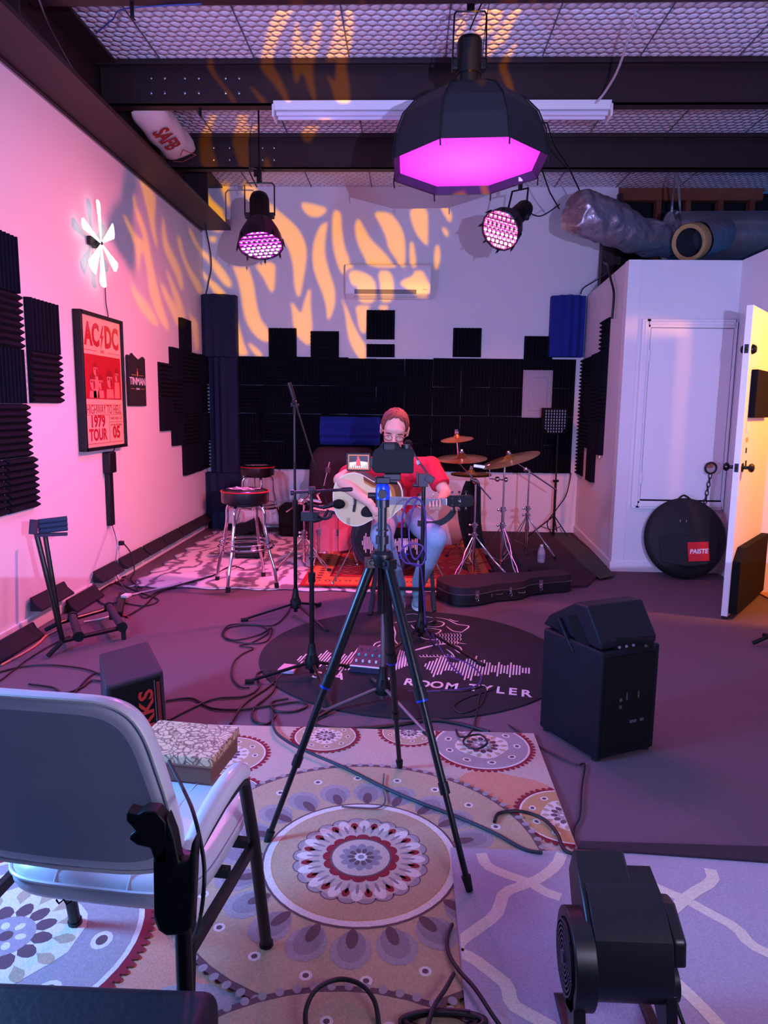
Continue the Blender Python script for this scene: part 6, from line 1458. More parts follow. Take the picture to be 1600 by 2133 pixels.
# ------------------------------------------------------------------ mixer and loose cables on the floor
mz = .010; ma, mbb, mc_, md = FL(729, 1400, mz), FL(790, 1406, mz), FL(815, 1368, mz), FL(748, 1362, mz)
t = thing('mixer', 'small black mixer with knobs on the round mat behind the tripod', 'mixer', (ma+mc_)/2)
mb = MB(); U_ = V((0, 0, 1)); hs = (.035, .035, .055, .055); P4 = [ma, mbb, mc_, md]; mb.add(P4+[p+U_*h for p, h in zip(P4, hs)], [(0, 1, 2, 3), (4, 5, 6, 7), (0, 1, 5, 4), (1, 2, 6, 5), (2, 3, 7, 6), (3, 0, 4, 7)]); mxo = obj('case', mb, mat('mixer_case', (56, 44, 70), .5), t, smooth=False, bevel=.004)
mb = MB(); mb.bar(ma+U_*.037, mbb+U_*.037, .012, .004); obj('front_strip', mb, white_m, t, smooth=False)
for i in range(4):
    for k_ in range(3):
        p = ma.lerp(mbb, .15+.22*i).lerp(md.lerp(mc_, .15+.22*i), .2+.28*k_)+U_*(.036+.02*(.2+.28*k_)); mb = MB(); mb.cyl(p, p+U_*.012, .006, n=8); obj('knob', mb, (white_m, mat('knob_teal', (80, 190, 190), .5), steelgrey_m)[k_], t)
cb_ = .008
def fcable(pts, lab, r=.0055, m=None, z=cb_): return cable([FL(x, y, z) if len(q) == 2 else FL(x, y, q[2]) for q in pts for x, y in [q[:2]]], r, lab, m)
fcable([(612, 1250), (598, 1278), (570, 1302), (520, 1300), (478, 1302), (463, 1322), (490, 1333), (540, 1322), (566, 1308), (556, 1335), (515, 1340), (470, 1330), (475, 1308), (530, 1302), (560, 1315), (530, 1336), (500, 1345), (528, 1350), (505, 1362), (487, 1380), (484, 1410), (500, 1430), (520, 1432)], 'thin black cable lying in loose coils at the left edge of the round mat', .0045)
fcable([(660, 1360), (600, 1395), (560, 1430), (510, 1465), (480, 1508)], 'black cable crossing the left part of the round mat towards the box')
fcable([(345, 1460), (400, 1455), (440, 1475), (500, 1478), (560, 1470), (620, 1462), (640, 1470), (610, 1482), (572, 1480), (566, 1462), (600, 1455)], 'black cable running from the lettered amplifier across the carpet')
fcable([(350, 1500), (410, 1470), (450, 1455), (510, 1450), (540, 1430), (535, 1405), (555, 1396), (575, 1410), (568, 1440), (530, 1475), (528, 1500), (555, 1508), (575, 1490)], 'black cable looping between the amplifier and the left stand foot')
fcable([(690, 1478, .02), (650, 1505), (700, 1518), (780, 1515), (840, 1508), (900, 1500), (960, 1508), (1020, 1525)], 'thick black cable lying along the far edge of the medallion rug', .008)
fcable([(566, 1480), (572, 1520, .03), (600, 1545, .03), (650, 1570, .03), (720, 1600, .03), (800, 1640, .03), (870, 1670, .03), (950, 1700, .03), (1030, 1735, .03), (1090, 1768, .03), (1130, 1776, .035)], 'long dark cable crossing the medallion rug diagonally', .006, mat('cable_teal', (30, 44, 56), .5))
fcable([(1030, 1712, .03), (1040, 1694, .03), (1085, 1690, .03), (1130, 1705, .03), (1160, 1735, .03), (1176, 1770, .035), (1215, 1784, .04)], 'dark cable arching at the right edge of the medallion rug', .006)
fcable([(800, 1612, .03), (798, 1640, .03), (802, 1670, .03), (785, 1683, .03), (740, 1682, .03), (712, 1680, .03)], 'thin grey cord curling inside the medallion rug', .003, mat('cord_grey', (96, 84, 92), .6))
fcable([(850, 1435), (960, 1440, .012), (1010, 1430, .012), (1000, 1470, .012), (960, 1485, .012), (945, 1470, .012), (975, 1452, .012), (1015, 1440, .012), (1035, 1430, .012)], 'thin dark cable looped on the right half of the round mat', .004)
fcable([(1000, 1440, .012), (992, 1490), (985, 1520), (965, 1545, .03), (990, 1560, .03), (1015, 1548, .03), (1000, 1530, .03), (960, 1535, .03), (950, 1520)], 'dark cable curling off the round mat onto the medallion rug', .0045)
fcable([(1060, 1510), (1110, 1545), (1150, 1570), (1200, 1593), (1218, 1592), (1212, 1640), (1208, 1700), (1195, 1730), (1200, 1778)], 'thin dark cable trailing on the carpet in front of the big speaker cabinet', .0035)
fcable([(0, 1400), (40, 1390), (100, 1385), (170, 1392), (210, 1405)], 'thin black cable from the left picture edge to the small amplifier', .0045)
fcable([(0, 1418), (60, 1372), (110, 1342), (145, 1325)], 'thin black cable passing under the guitar rack', .004)
fcable([(3, 1385), (50, 1360), (80, 1340), (95, 1325), (120, 1312)], 'pale orange cable along the left wall behind the guitar rack', .006, mat('cable_orange', (214, 130, 110), .5))
fcable([(60, 1425), (110, 1432), (130, 1445), (170, 1432), (190, 1418), (215, 1420)], 'black cable curled on the carpet behind the white chair', .005)
fcable([(150, 1450), (180, 1415), (200, 1402), (222, 1408)], 'short black cable going into the left side of the amplifier', .005)
fcable([(258, 1208), (225, 1220), (202, 1240), (215, 1258), (250, 1255), (300, 1262), (330, 1250), (295, 1235), (262, 1222), (240, 1210), (262, 1200)], 'tangle of black cable on the carpet below the wall outlet', .005)
fcable([(280, 1215), (300, 1245), (330, 1232), (375, 1222), (410, 1212)], 'black cable strand from the tangle to the tapestry', .005)
t = thing('power_strip', 'black power strip with white tag on the carpet below the outlet', 'power strip', FL(252, 1260))
a, b = FL(247, 1280, .018), FL(255, 1238, .018); mb = MB(); mb.bar(a, b, .05, .035); obj('strip', mb, black_m, t, bevel=.006)
mb = MB(); mb.bar(FL(258, 1243, .045), FL(268, 1238, .045), .05, .02); obj('tag', mb, white_m, t, bevel=.004)
fcable([(243, 1274, .02), (250, 1280), (268, 1285)], 'short red cable end beside the black power strip', .005, mat('cable_red', (220, 30, 50), .5))
fcable([(243, 1272, .02), (232, 1282), (205, 1290), (175, 1295)], 'white cable from the power strip to the guitar rack', .005, white_m)
t = thing('pedal_box', 'small pink lit box beside the left edge of the round mat', 'box', FL(600, 1398)); mb = MB(); q = [FL(578, 1402, .01), FL(612, 1405, .01), FL(618, 1392, .01), FL(592, 1389, .01)]
mb.add(q+[p+V((0, 0, .02)) for p in q], [(0, 1, 2, 3), (4, 5, 6, 7), (0, 1, 5, 4), (1, 2, 6, 5), (2, 3, 7, 6), (3, 0, 4, 7)]); obj('box', mb, mat('box_pink', (210, 160, 190), .5), t, smooth=False, bevel=.002)
# dark stand foot at the right edge
t = thing('stand_foot', 'dark foot of a stand poking in at the right picture edge', 'stand', FL(1590, 1330)); mb = MB(); mb.cyl(FL(1568, 1340, .02), FL(1625, 1315, .10), .012, n=8); mb.cyl(FL(1590, 1322, .06), FL(1630, 1330, .04), .012, n=8); obj('leg', mb, blackmetal_m, t)
# ================================================================== camera on tripod
TX, TY = -0.078, 2.15
t = thing('camera_tripod', 'tall black video tripod with blue ball head in the middle foreground', 'tripod', (TX, TY, 0))
zA = AT(790, 1172, TY).z
blue_m = mat('anodised_blue', (24, 60, 190), .3, metal=.5)
tdk = mat('tripod_black', (16, 15, 22), .35, metal=.25)
feet = [FL(555, 1765), FL(978, 1875), FL(833, 1608)]
for f in feet:
    zf_ = .028 if f.x > .15 else .014
    top_ = V((TX, TY, zA)); d = (V((f.x, f.y, 0))-top_); out = V((d.x, d.y, 0)).normalized(); s0 = top_+out*.035+V((0, 0, -.01)); e0 = V((f.x, f.y, zf_)); d = e0-s0
    mb = MB(); mb.cyl(s0+d*.0, s0+d*.40, .0165, .0155, 14); l = obj('leg', mb, tdk, t)
    mb = MB(); mb.cyl(s0+d*.36, s0+d*.70, .0115, n=12); mb.cyl(s0+d*.68, s0+d*.97, .0090, n=12); obj('leg_extension', mb, tdk, l)
    mb = MB(); mb.cyl(s0+d*.385, s0+d*.425, .0195, n=14); obj('twist_lock', mb, tdk, l)
    mb = MB(); mb.cyl(s0+d*.425, s0+d*.432, .0185, n=14); obj('blue_ring', mb, blue_m, l)
    mb = MB(); mb.cyl(s0+d*.68, s0+d*.715, .0150, n=14); obj('twist_lock', mb, tdk, l)
    mb = MB(); mb.cyl(s0+d*.955, e0, .014, .010, 12); obj('rubber_foot', mb, rubber_m, l)
    mb = MB(); mb.box(s0+V((0, 0, .012)), (.034, .034, .03), Matrix.Rotation(math.atan2(out.y, out.x), 3, 'Z')); mb.cyl(s0+out.cross(V((0, 0, 1)))*.022+V((0, 0, .015)), s0-out.cross(V((0, 0, 1)))*.022+V((0, 0, .015)), .008, n=10); obj('hinge', mb, tdk, l, bevel=.004)
mb = MB(); mb.lathe([(.030, -.01), (.036, .0), (.034, .03), (.024, .04)], (TX, TY, zA), (0, 0, 1), 24); obj('collar', mb, tdk, t)
zh = AT(804, 1042, TY).z; zc_ = AT(804, 1000, TY).z
mb = MB(); mb.cyl((TX, TY, zA-.16), (TX, TY, zh), .0135, n=16); mb.cyl((TX, TY, zh-.02), (TX, TY, zh+.002), .021, n=18); mb.cyl((TX, TY, zA+.06), (TX, TY, zA+.085), .020, n=18); mb.cyl((TX, TY, zA+.10), (TX, TY, zA+.105), .019, n=18); obj('centre_column', mb, tdk, t)
mb = MB(); mb.lathe([(.018, 0), (.022, .004), (.022, .04), (.016, .052)], (TX, TY, zh), (0, 0, 1), 24); bh = obj('ball_head', mb, blue_m, t)
mb = MB(); mb.cyl((TX, TY-.018, zh+.022), (TX, TY-.036, zh+.022), .014, n=18); mb.cyl((TX-.018, TY, zh+.014), (TX-.045, TY, zh+.014), .009, n=12); mb.cyl((TX+.02, TY, zh+.06), (TX+.045, TY, zh+.058), .010, n=12); obj('knob', mb, black_m, bh)
mb = MB(); mb.box((TX, TY, zh+.062), (.045, .045, .02)); mb.box((TX-.02, TY-.004, zh+.062), (.006, .05, .016)); obj('plate', mb, black_m, t, bevel=.003)
kz0, kz1 = AT(800, 984, TY).z, AT(800, 932, TY).z
kx0, kx1 = AT(775, 950, TY).x, AT(862, 950, TY).x
t = thing('camera', 'black mirrorless camera with flipped out screen, mounted on the tripod', 'camera', ((kx0+kx1)/2, TY, kz0))
mb = MB(); mb.prism([(kx0+.012, kz0), (kx1, kz0), (kx1, kz1-.004), (kx0+.085, kz1), (kx0+.078, kz1+.016), (kx0+.030, kz1+.016), (kx0+.022, kz1), (kx0+.004, kz1-.012), (kx0, kz0+.012)], frame((0, TY-.03, 0), (1, 0, 0), (0, 0, 1)), -.055); obj('body', mb, matte_m, t, bevel=.006, seg=3)
mb = MB(); mb.box((kx0+.054, TY-.036, kz1+.004), (.034, .018, .022)); obj('eyepiece', mb, rubber_m, t, bevel=.005)
mb = MB(); mb.cyl((kx1-.024, TY-.005, kz1-.004), (kx1-.024, TY-.005, kz1+.010), .014, n=20); mb.cyl((kx1-.052, TY-.005, kz1-.004), (kx1-.052, TY-.005, kz1+.005), .010, n=20); obj('dial', mb, black_m, t)
mb = MB(); mb.cyl((kx0+.055, TY+.02, (kz0+kz1)/2), (kx0+.055, TY+.13, (kz0+kz1)/2), .036, .038, 28); obj('lens', mb, matte_m, t)
mb = MB(); mb.box(((kx0+kx1)/2, TY, kz0-.012), (.05, .04, .02)); obj('mount_plate', mb, black_m, t, bevel=.003)
a, b = AT(722, 981, TY-.03), AT(772, 944, TY-.03)
mb = MB(); mb.box(((a.x+b.x)/2, TY-.027, (a.z+b.z)/2), (b.x-a.x, .006, b.z-a.z)); mb.box((b.x+.004, TY-.024, (a.z+b.z)/2), (.014, .008, .03)); sc = obj('flip_screen', mb, black_m, t, bevel=.002)
SMx = frame((a.x, TY-.0305, a.z), (1, 0, 0), (0, 0, 1)); sw, sh_ = b.x-a.x, b.z-a.z
def emi(n_, rgb, s=1.5): c = lin(rgb); return mat(n_, (12, 10, 12), .4, emit=c[:3], estr=s)
def sp(x0, y0, x1, y1, m, dz, nm='display_image'):
    mb = MB(); mb.flat([(x0*sw, y0*sh_), (x1*sw, y0*sh_), (x1*sw, y1*sh_), (x0*sw, y1*sh_)], SMx @ Matrix.Translation((0, 0, dz))); return mb
obj('display_frame', sp(.07, .10, .93, .90, None, .0003), emi('scr_orange', (255, 120, 60)), sc, smooth=False)
im = obj('display_image', sp(.10, .14, .90, .86, None, .0006), emi('scr_dark', (40, 24, 30)), sc, smooth=False)
mb = MB(); mb.mi = 0
M_ = SMx @ Matrix.Translation((0, 0, .0009))
mb.flat([(.12*sw, .16*sh_), (.88*sw, .16*sh_), (.88*sw, .50*sh_), (.62*sw, .55*sh_), (.12*sw, .48*sh_)], M_); obj('display_floor', mb, emi('scr_pink', (255, 214, 220)), im, smooth=False)
mb = MB(); M_ = SMx @ Matrix.Translation((0, 0, .0012)); mb.flat([(.38*sw, .28*sh_), (.60*sw, .30*sh_), (.56*sw, .66*sh_), (.50*sw, .74*sh_), (.42*sw, .64*sh_)], M_); mb.flat([(.46*sw+.05*sw*math.cos(q), .76*sh_+.06*sh_*math.sin(q)) for q in [i*PI/5 for i in range(10)]], M_ @ Matrix.Translation((.02*sw, 0, .0001))); obj('display_figure', mb, emi('scr_red', (235, 70, 80)), im, smooth=False)
mb = MB(); 
for i in range(9): x = .16+.08*i; mb.flat([(x*sw, .17*sh_), ((x+.035)*sw, .17*sh_), ((x+.02)*sw, (.30+.1*(i % 3))*sh_)], SMx @ Matrix.Translation((0, 0, .0014)))
obj('display_shapes', mb, emi('scr_black', (20, 10, 16), .5), im, smooth=False)

# ================================================================== white armchair in the foreground
CHX, CHY, CHR = -0.640, 1.285, R(-6)
ch = thing('armchair', 'white vinyl armchair with black legs seen from behind at the lower left', 'chair', (CHX, CHY, 0), CHR)
CM = Matrix.Translation((CHX, CHY, 0)) @ Matrix.Rotation(CHR, 4, 'Z')
vin = mat('white_vinyl', (214, 212, 218), .32, bump=.12, bscale=40, coat=.2)
vinb = mat('back_shade_vinyl', (150, 152, 162), .5, bump=.1, bscale=60)  # rear panel greyed, the shade on the chair's back put into its colour
def CP(x, y, z): return CM @ V((x, y, z))
def slab(half_w, y0, y1, z0, z1, rc, edge, crown, nm, m, ns=40):      # rounded cushion
    mb = MB(); rings = []
    def out(s_):
        pts = []
        for i in range(ns):
            a = 2*PI*i/ns; cx = math.cos(a); cy = math.sin(a); p = 5.0
            x = math.copysign(abs(cx)**(2/p), cx)*(half_w-s_); y = math.copysign(abs(cy)**(2/p), cy)*((y1-y0)/2-s_); pts.append((x, (y0+y1)/2+y))
        return pts
    prof = [(edge, z0), (edge*.3, z0+edge*.3), (0, z0+edge), (0, z1-edge), (edge*.3, z1-edge*.3), (edge, z1), (half_w*.4, z1+crown), (half_w*.75, z1+crown*1.2)]
    vs = []; fs = []
    for s_, z in prof: vs += [CP(x, y, z) for x, y in out(min(s_, half_w*.95))]
    for r_ in range(len(prof)-1):
        for i in range(ns): fs.append((r_*ns+i, r_*ns+(i+1) % ns, (r_+1)*ns+(i+1) % ns, (r_+1)*ns+i))
    fs += [tuple(range(ns-1, -1, -1)), tuple((len(prof)-1)*ns+i for i in range(ns))]
    mb.add(vs, fs); return obj(nm, mb, m, ch, ang=60, subsurf=1)
seat = slab(.225, .02, .47, .345, .425, .05, .03, .012, 'seat', vin)
def loop_pts(half_w, y0, y1, z, ns=60):
    o_ = []
    for i in range(ns):
        a = 2*PI*i/ns; cx, cy = math.cos(a), math.sin(a); p = 5.0
        o_.append(CP(math.copysign(abs(cx)**(2/p), cx)*half_w, (y0+y1)/2+math.copysign(abs(cy)**(2/p), cy)*(y1-y0)/2, z))
    return o_
mb = MB(); mb.tube(loop_pts(.226, .019, .471, .400), .004, 6, True); obj('piping', mb, vin, seat)
for x in (-.08, .08):
    mb = MB(); mb.tube([CP(x, .02, .40), CP(x, .05, .432), CP(x, .25, .439), CP(x, .45, .432)], .0022, 6); obj('seam', mb, vin, seat)
# back: tapered padded panel, leaning and slightly curved
mb = MB(); vs = []; fs = []; ns = 44
def back_ring(off, inset, taper=1.0):
    r_ = []
    for i in range(ns):
        a = 2*PI*i/ns; cx, cz = math.cos(a), math.sin(a); p = 5.5
        u = math.copysign(abs(cx)**(2/p), cx); v = math.copysign(abs(cz)**(2/p), cz)
        z = .690+v*(.185-inset); hw = (.245-.055*(v*.5+.5)**1.3)-inset; x = u*hw
        y = -.005-(z-.45)*.17-.035+.30*x*x+off
        r_.append(CP(x, y, z))
    return r_
pf_ = [(-.020, .165), (-.020, .135), (-.020, .10), (-.021, .06), (-.024, .022), (-.026, .014), (-.018, .0), (.012, .0), (.030, .012), (.038, .035), (.042, .09)]
for off, ins in pf_: vs += back_ring(off, ins)
for r_ in range(len(pf_)-1):
    for i in range(ns): fs.append((r_*ns+i, r_*ns+(i+1) % ns, (r_+1)*ns+(i+1) % ns, (r_+1)*ns+i))
fs += [tuple(range(ns-1, -1, -1)), tuple((len(pf_)-1)*ns+i for i in range(ns))]
mb.add(vs, fs); mb.m = [1 if (k < 4*ns or k == (len(pf_)-1)*ns) else 0 for k in range(len(fs))]; bk_ = obj('backrest', mb, [vin, vinb], ch, ang=60, subsurf=1)
mb = MB(); mb.tube(back_ring(-.020, .002), .0038, 6, True); obj('piping', mb, mat('piping_white', (226, 222, 214), .4), bk_)
ctm = mat('frame_black', (14, 13, 18), .45)
for s_ in (1, -1):
    arm = spline([CP(s_*.235, -.03, .525), CP(s_*.240, .04, .555), CP(s_*.245, .14, .572), CP(s_*.245, .22, .565), CP(s_*.243, .262, .545)], 5)
    mb = MB(); n_ = len(arm); mb.tube(arm, [.019+.004*math.sin(PI*i/(n_-1)) for i in range(n_)], 14); ap = obj('arm_pad', mb, vin, ch)
    mb = MB(); mb.tube([CP(s_*.240, .0, .53), CP(s_*.245, .12, .548), CP(s_*.245, .235, .540), CP(s_*.246, .262, .52), CP(s_*.255, .30, .35), CP(s_*.262, .365, .012)], .0145, 12); mb.cyl(CP(s_*.262, .362, .03), CP(s_*.263, .368, .0), .018, n=12); obj('leg', mb, ctm, ch)
    mb = MB(); mb.tube([CP(s_*.236, -.035, .545), CP(s_*.232, -.045, .48), CP(s_*.232, -.03, .38), CP(s_*.240, -.07, .20), CP(s_*.245, -.10, .012)], .017, 12); mb.cyl(CP(s_*.245, -.10, .03), CP(s_*.246, -.102, .0), .018, n=12); obj('leg', mb, ctm, ch)
    mb = MB(); mb.bar(CP(s_*.238, -.03, .335), CP(s_*.252, .33, .335), .018, .026); obj('side_rail', mb, ctm, ch, bevel=.003)
mb = MB(); mb.bar(CP(-.23, .20, .335), CP(.23, .20, .335), .02, .02); mb.bar(CP(-.245, .32, .33), CP(.245, .32, .33), .02, .02); obj('cross_rail', mb, ctm, ch)
mb = MB(); mb.tube([CP(-.02, -.062, .432), CP(-.012, -.066, .428), CP(-.004, -.062, .434), CP(.004, -.066, .428), CP(.012, -.062, .433)], .0018, 6); obj('thread_knot', mb, matte_m, bk_)
# marbled box on the seat's front edge
bz = .4395
q = [FL(300, 1503, bz+.07), FL(480, 1512, bz+.07), FL(441, 1582, bz+.07), FL(300, 1568, bz+.07)]
t = thing('marbled_box', 'box with brown and cream marbled lid resting on the front of the white chair', 'box', (q[0]+q[2])/2-V((0, 0, .07)))
ex = (q[2]-q[3]).normalized(); ey = V((-ex.y, ex.x, 0)); Wb, Db = .235, (q[1]-q[2]).dot(ey)
BM_ = frame(V((q[2].x, q[2].y, bz)), -ex, ey) if False else Matrix((ex, ey, V((0, 0, 1)))).transposed().to_4x4(); BM_.translation = V((q[2].x, q[2].y, bz))
def marble():
    m = mat('marbled_paper', (190, 150, 112), .45)
    nt = m.node_tree; b = nt.nodes['Principled BSDF']; tc = nt.nodes.new('ShaderNodeTexCoord'); v = nt.nodes.new('ShaderNodeTexVoronoi'); v.feature = 'DISTANCE_TO_EDGE'; v.inputs['Scale'].default_value = 55
    ns_ = nt.nodes.new('ShaderNodeTexNoise'); ns_.inputs['Scale'].default_value = 18; mx = nt.nodes.new('ShaderNodeMixRGB'); mx.blend_type = 'LINEAR_LIGHT'; mx.inputs[0].default_value = .04
    nt.links.new(tc.outputs['Object'], mx.inputs[1]); nt.links.new(ns_.outputs['Color'], mx.inputs[2]); nt.links.new(tc.outputs['Object'], ns_.inputs['Vector']); nt.links.new(mx.outputs[0], v.inputs['Vector'])
    cr = nt.nodes.new('ShaderNodeValToRGB'); cr.color_ramp.elements[0].color = lin((84, 46, 34)); cr.color_ramp.elements[1].color = lin((222, 186, 146)); cr.color_ramp.elements[1].position = .16
    nt.links.new(v.outputs['Distance'], cr.inputs['Fac']); nt.links.new(cr.outputs['Color'], b.inputs['Base Color']); return m
def lbox(x0, y0, z0, x1, y1, z1):
    mb = MB(); mb.add([BM_ @ V(p) for p in ((x0, y0, z0), (x1, y0, z0), (x1, y1, z0), (x0, y1, z0), (x0, y0, z1), (x1, y0, z1), (x1, y1, z1), (x0, y1, z1))], [(0, 1, 2, 3), (4, 5, 6, 7), (0, 1, 5, 4), (1, 2, 6, 5), (2, 3, 7, 6), (3, 0, 4, 7)]); return mb
obj('base', lbox(-Wb, .004, 0, -.004, Db-.004, .045), mat('box_wood', (120, 76, 58), .5), t, smooth=False, bevel=.002)
obj('lid', lbox(-Wb, 0, .047, 0, Db, .07), marble(), t, smooth=False, bevel=.003)
obj('lid_edge', lbox(-Wb, -.001, .046, .001, Db+.001, .050), mat('box_edge', (150, 96, 80), .5), t, smooth=False)

# dark bench end at the bottom left
t = thing('bench', 'dark padded bench end at the bottom left corner, closest to the viewer', 'bench', (-.62, .80, 0))
mb = MB(); mb.box((-.62, .77, .39), (.66, .50, .12)); obj('cushion', mb, mat('bench_vinyl', (26, 18, 30), .55, bump=.1, bscale=80), t, bevel=.025, seg=4)
mb = MB(); mb.box((-.62, .77, .30), (.60, .44, .06)); obj('frame', mb, matte_m, t)
for x in (-.88, -.36):
    for y in (.58, .96): mb = MB(); mb.box((x, y, .135), (.04, .04, .27)); obj('leg', mb, matte_m, t, bevel=.004)
# black clamp arm standing at the back of the chair
YC = 1.06
t = thing('clamp_arm', 'black plastic clamp on a pole right behind the white chair', 'clamp', (AT(372, 1800, YC).x, YC, 0))
def px_prism(pl, Y, d): 
    mb = MB(); v0 = AT(*pl[0], Y); mb.prism([((AT(x, y, Y)-v0).x, (AT(x, y, Y)-v0).z) for x, y in pl], frame(v0, (1, 0, 0), (0, 0, 1)), -d); return mb
obj('body', px_prism([(318, 1790), (340, 1760), (345, 1700), (362, 1745), (372, 1800), (392, 1800), (398, 1760), (408, 1745), (404, 1850), (400, 1935), (385, 1950), (345, 1952), (328, 1940), (320, 1920)], YC, .03), black_m, t, bevel=.008, seg=3)
obj('jaw', px_prism([(262, 1692), (285, 1698), (300, 1690), (325, 1692), (345, 1715), (350, 1800), (322, 1800), (312, 1768), (285, 1762), (268, 1750), (270, 1740), (282, 1732), (262, 1712)], YC, .03), black_m, t, bevel=.006, seg=3)
p = AT(374, 1900, YC); mb = MB(); mb.cyl((p.x, YC+.015, .0), (p.x, YC+.015, p.z+.02), .014, n=14); mb.cyl((p.x, YC+.015, .0), (p.x, YC+.015, .012), .06, n=24); obj('pole', mb, blackmetal_m, t)
cable([AT(352, 1585, 1.30), AT(385, 1650, 1.22), AT(405, 1700, 1.13), AT(424, 1790, 1.08), AT(424, 1860, 1.06), AT(415, 1920, 1.10), AT(398, 1965, 1.16)], .0035, 'black cable arching past the right arm of the white chair', k=8)

# ================================================================== blower fan at the lower right
t = thing('blower_fan', 'black floor drying fan with round side grille on the lattice rug', 'fan', (.50, 1.40, .026))
bf = mat('blower_black', (14, 14, 18), .38)
xa, xb = .405, .545
def YZ(px, py, X=.405):
    d = ray(px, py); k_ = X/d.x; p = CC+d*k_; return (p.y, p.z)
def xprism(pts, x0, x1):
    mb = MB(); n = len(pts); vs = [(x0, y, z) for y, z in pts]+[(x1, y, z) for y, z in pts]
    mb.add(vs, [tuple(range(n)), tuple(range(n, 2*n))]+[(i, (i+1) % n, n+(i+1) % n, n+i) for i in range(n)]); return mb
cy, cz, rr = 1.40, .205, .080
circ = lambda r, a0, a1, n: [(cy+r*math.cos(a0+(a1-a0)*i/n), cz+r*math.sin(a0+(a1-a0)*i/n)) for i in range(n+1)]
prof = circ(rr, -PI*1.05, PI*.02, 18)+[(cy+.115, cz+.075), (cy+.105, cz+.150), (cy+.02, cz+.135), (cy-.055, cz+.085)]
obj('scroll_housing', xprism(prof, xa, xb+.02), bf, t, bevel=.008, seg=3)
mb = xprism([(cy-.052, cz+.075), (cy+.02, cz+.125), (cy+.125, cz+.175), (cy+.155, cz+.105), (cy+.10, cz+.03)], xa-.012, xa+.105); obj('outlet_hood', mb, bf, t, bevel=.006)
side = circ(.100, -PI*.75, PI*1.25, 28)
sp_o = obj('side_plate', xprism([(y, z) for y, z in side], xa-.045, xa), bf, t, bevel=.006, seg=3)
mb = MB()
for k_ in range(7): mb.lathe([(.014+.0095*k_, 0), (.014+.0095*k_, .005), (.018+.0095*k_, .005), (.018+.0095*k_, 0)], (xa-.046, cy, cz), (-1, 0, 0), 32, cap=False)
for a in range(6): e = V((0, math.cos(a*PI/3), math.sin(a*PI/3))); mb.bar(V((xa-.049, cy, cz)), V((xa-.049, cy, cz))+e*.078, .004, .003)
mb.lathe([(.016, 0), (.013, .008), (.001, .009)], (xa-.046, cy, cz), (-1, 0, 0), 20); obj('intake_grille', mb, mat('grille_black', (40, 40, 48), .3), t)
mb = MB(); mb.lathe([(.001, .001), (.078, .001)], (xa-.0455, cy, cz), (-1, 0, 0), 32, cap=False); obj('intake_opening', mb, matte_m, t, smooth=False)
for x0, x1 in ((xa-.045, xa-.020), (xb+.005, xb+.028)):
    obj('leg', xprism([(cy-.075, cz-.02), (cy-.095, .11), (cy-.085, .030), (cy-.105, .027), (cy+.10, .027), (cy+.08, .040), (cy+.045, .045), (cy-.03, .050), (cy-.045, .09), (cy-.01, cz-.09), (cy+.06, cz-.05)], x0, x1), bf, t, bevel=.004)
mb = xprism([(cy-.06, cz+.03), (cy-.052, cz+.085), (cy+.02, cz+.12), (cy+.07, cz+.11), (cy+.085, cz)], xb+.02, xb+.05); obj('motor_cover', mb, bf, t, bevel=.008, seg=3)
mb = MB(); mb.cyl((xb+.02, cy-.02, cz-.03), (xb+.042, cy-.02, cz-.03), .045, .04, 24); obj('motor', mb, bf, t)
cable([(xb+.04, cy-.03, cz-.06), (xb+.055, cy-.06, .10), (xb+.09, cy-.10, .04), (xb+.16, cy-.18, .032)], .0045, 'black power lead trailing to the right from the floor fan')
# cables in the bottom foreground
fcable([(640, 2160, .03), (637, 2105, .05), (660, 2060, .06), (705, 2040, .06), (750, 2050, .06), (780, 2085, .05), (790, 2140, .03)], 'thick black cable hoop at the bottom centre of the medallion rug', .0055)
fcable([(942, 1925, .03), (932, 1955, .03), (935, 1985, .03), (955, 2020, .04), (990, 2060, .05), (1030, 2120, .05), (1060, 2160, .04)], 'dark cable along the left edge of the lattice rug', .0050)
fcable([(945, 2028, .05), (928, 2060, .05), (905, 2095, .06), (890, 2140, .06)], 'short black cable running into the tangle at the bottom centre', .0055)
mb = MB(); 
pts = []
for i in range(40): a = i*.62; pts.append(FL(925+math.cos(a)*(70+i*.6), 2128+math.sin(a)*(16+i*.2), .04+.01*math.sin(i)))
mb.tube(spline(pts, 4), .0055, 8); tag(obj('cable', mb, cable_m), 'bundled black cable at the bottom edge of the picture', 'cable')
# ================================================================== guitarist: stool, guitar, person
t = thing('guitar_stool', 'tall black stool the guitarist sits on, its square legs on the round mat', 'stool', (-.02, 4.98, 0))
sx0, sx1, sy0, sy1, sz = -.23, .19, 4.62, 4.98, .545
mb = MB(); mb.box(((sx0+sx1)/2-.0, 5.02, sz-.03), (.40, .36, .06)); obj('seat', mb, matte_m, t, bevel=.015)
fl_ = FL(769, 1287), FL(905, 1277)
for (bx_, by_, tx_, ty_) in ((fl_[0].x, fl_[0].y+.03, -.17, 4.88), (fl_[1].x, fl_[1].y, .15, 4.88), (-.26, 5.2, -.17, 5.16), (.20, 5.2, .15, 5.16)):
    mb = MB(); mb.bar((bx_, by_, .012), (tx_, ty_, sz-.04), .028, .028, up=(0, 1, 0)); obj('leg', mb, mat('stool_frame', (20, 22, 34), .4), t, bevel=.003)
mb = MB(); mb.bar((fl_[0].x, fl_[0].y+.03, .02), (fl_[0].x-.0, 5.2, .02), .02, .02); mb.bar((fl_[1].x, fl_[1].y, .02), (fl_[1].x, 5.2, .02), .02, .02); mb.bar((fl_[0].x+.01, 4.72, .16), (fl_[1].x-.01, 4.72, .16), .02, .02); obj('stretcher', mb, mat('stool_frame', (20, 22, 34), .4), t)

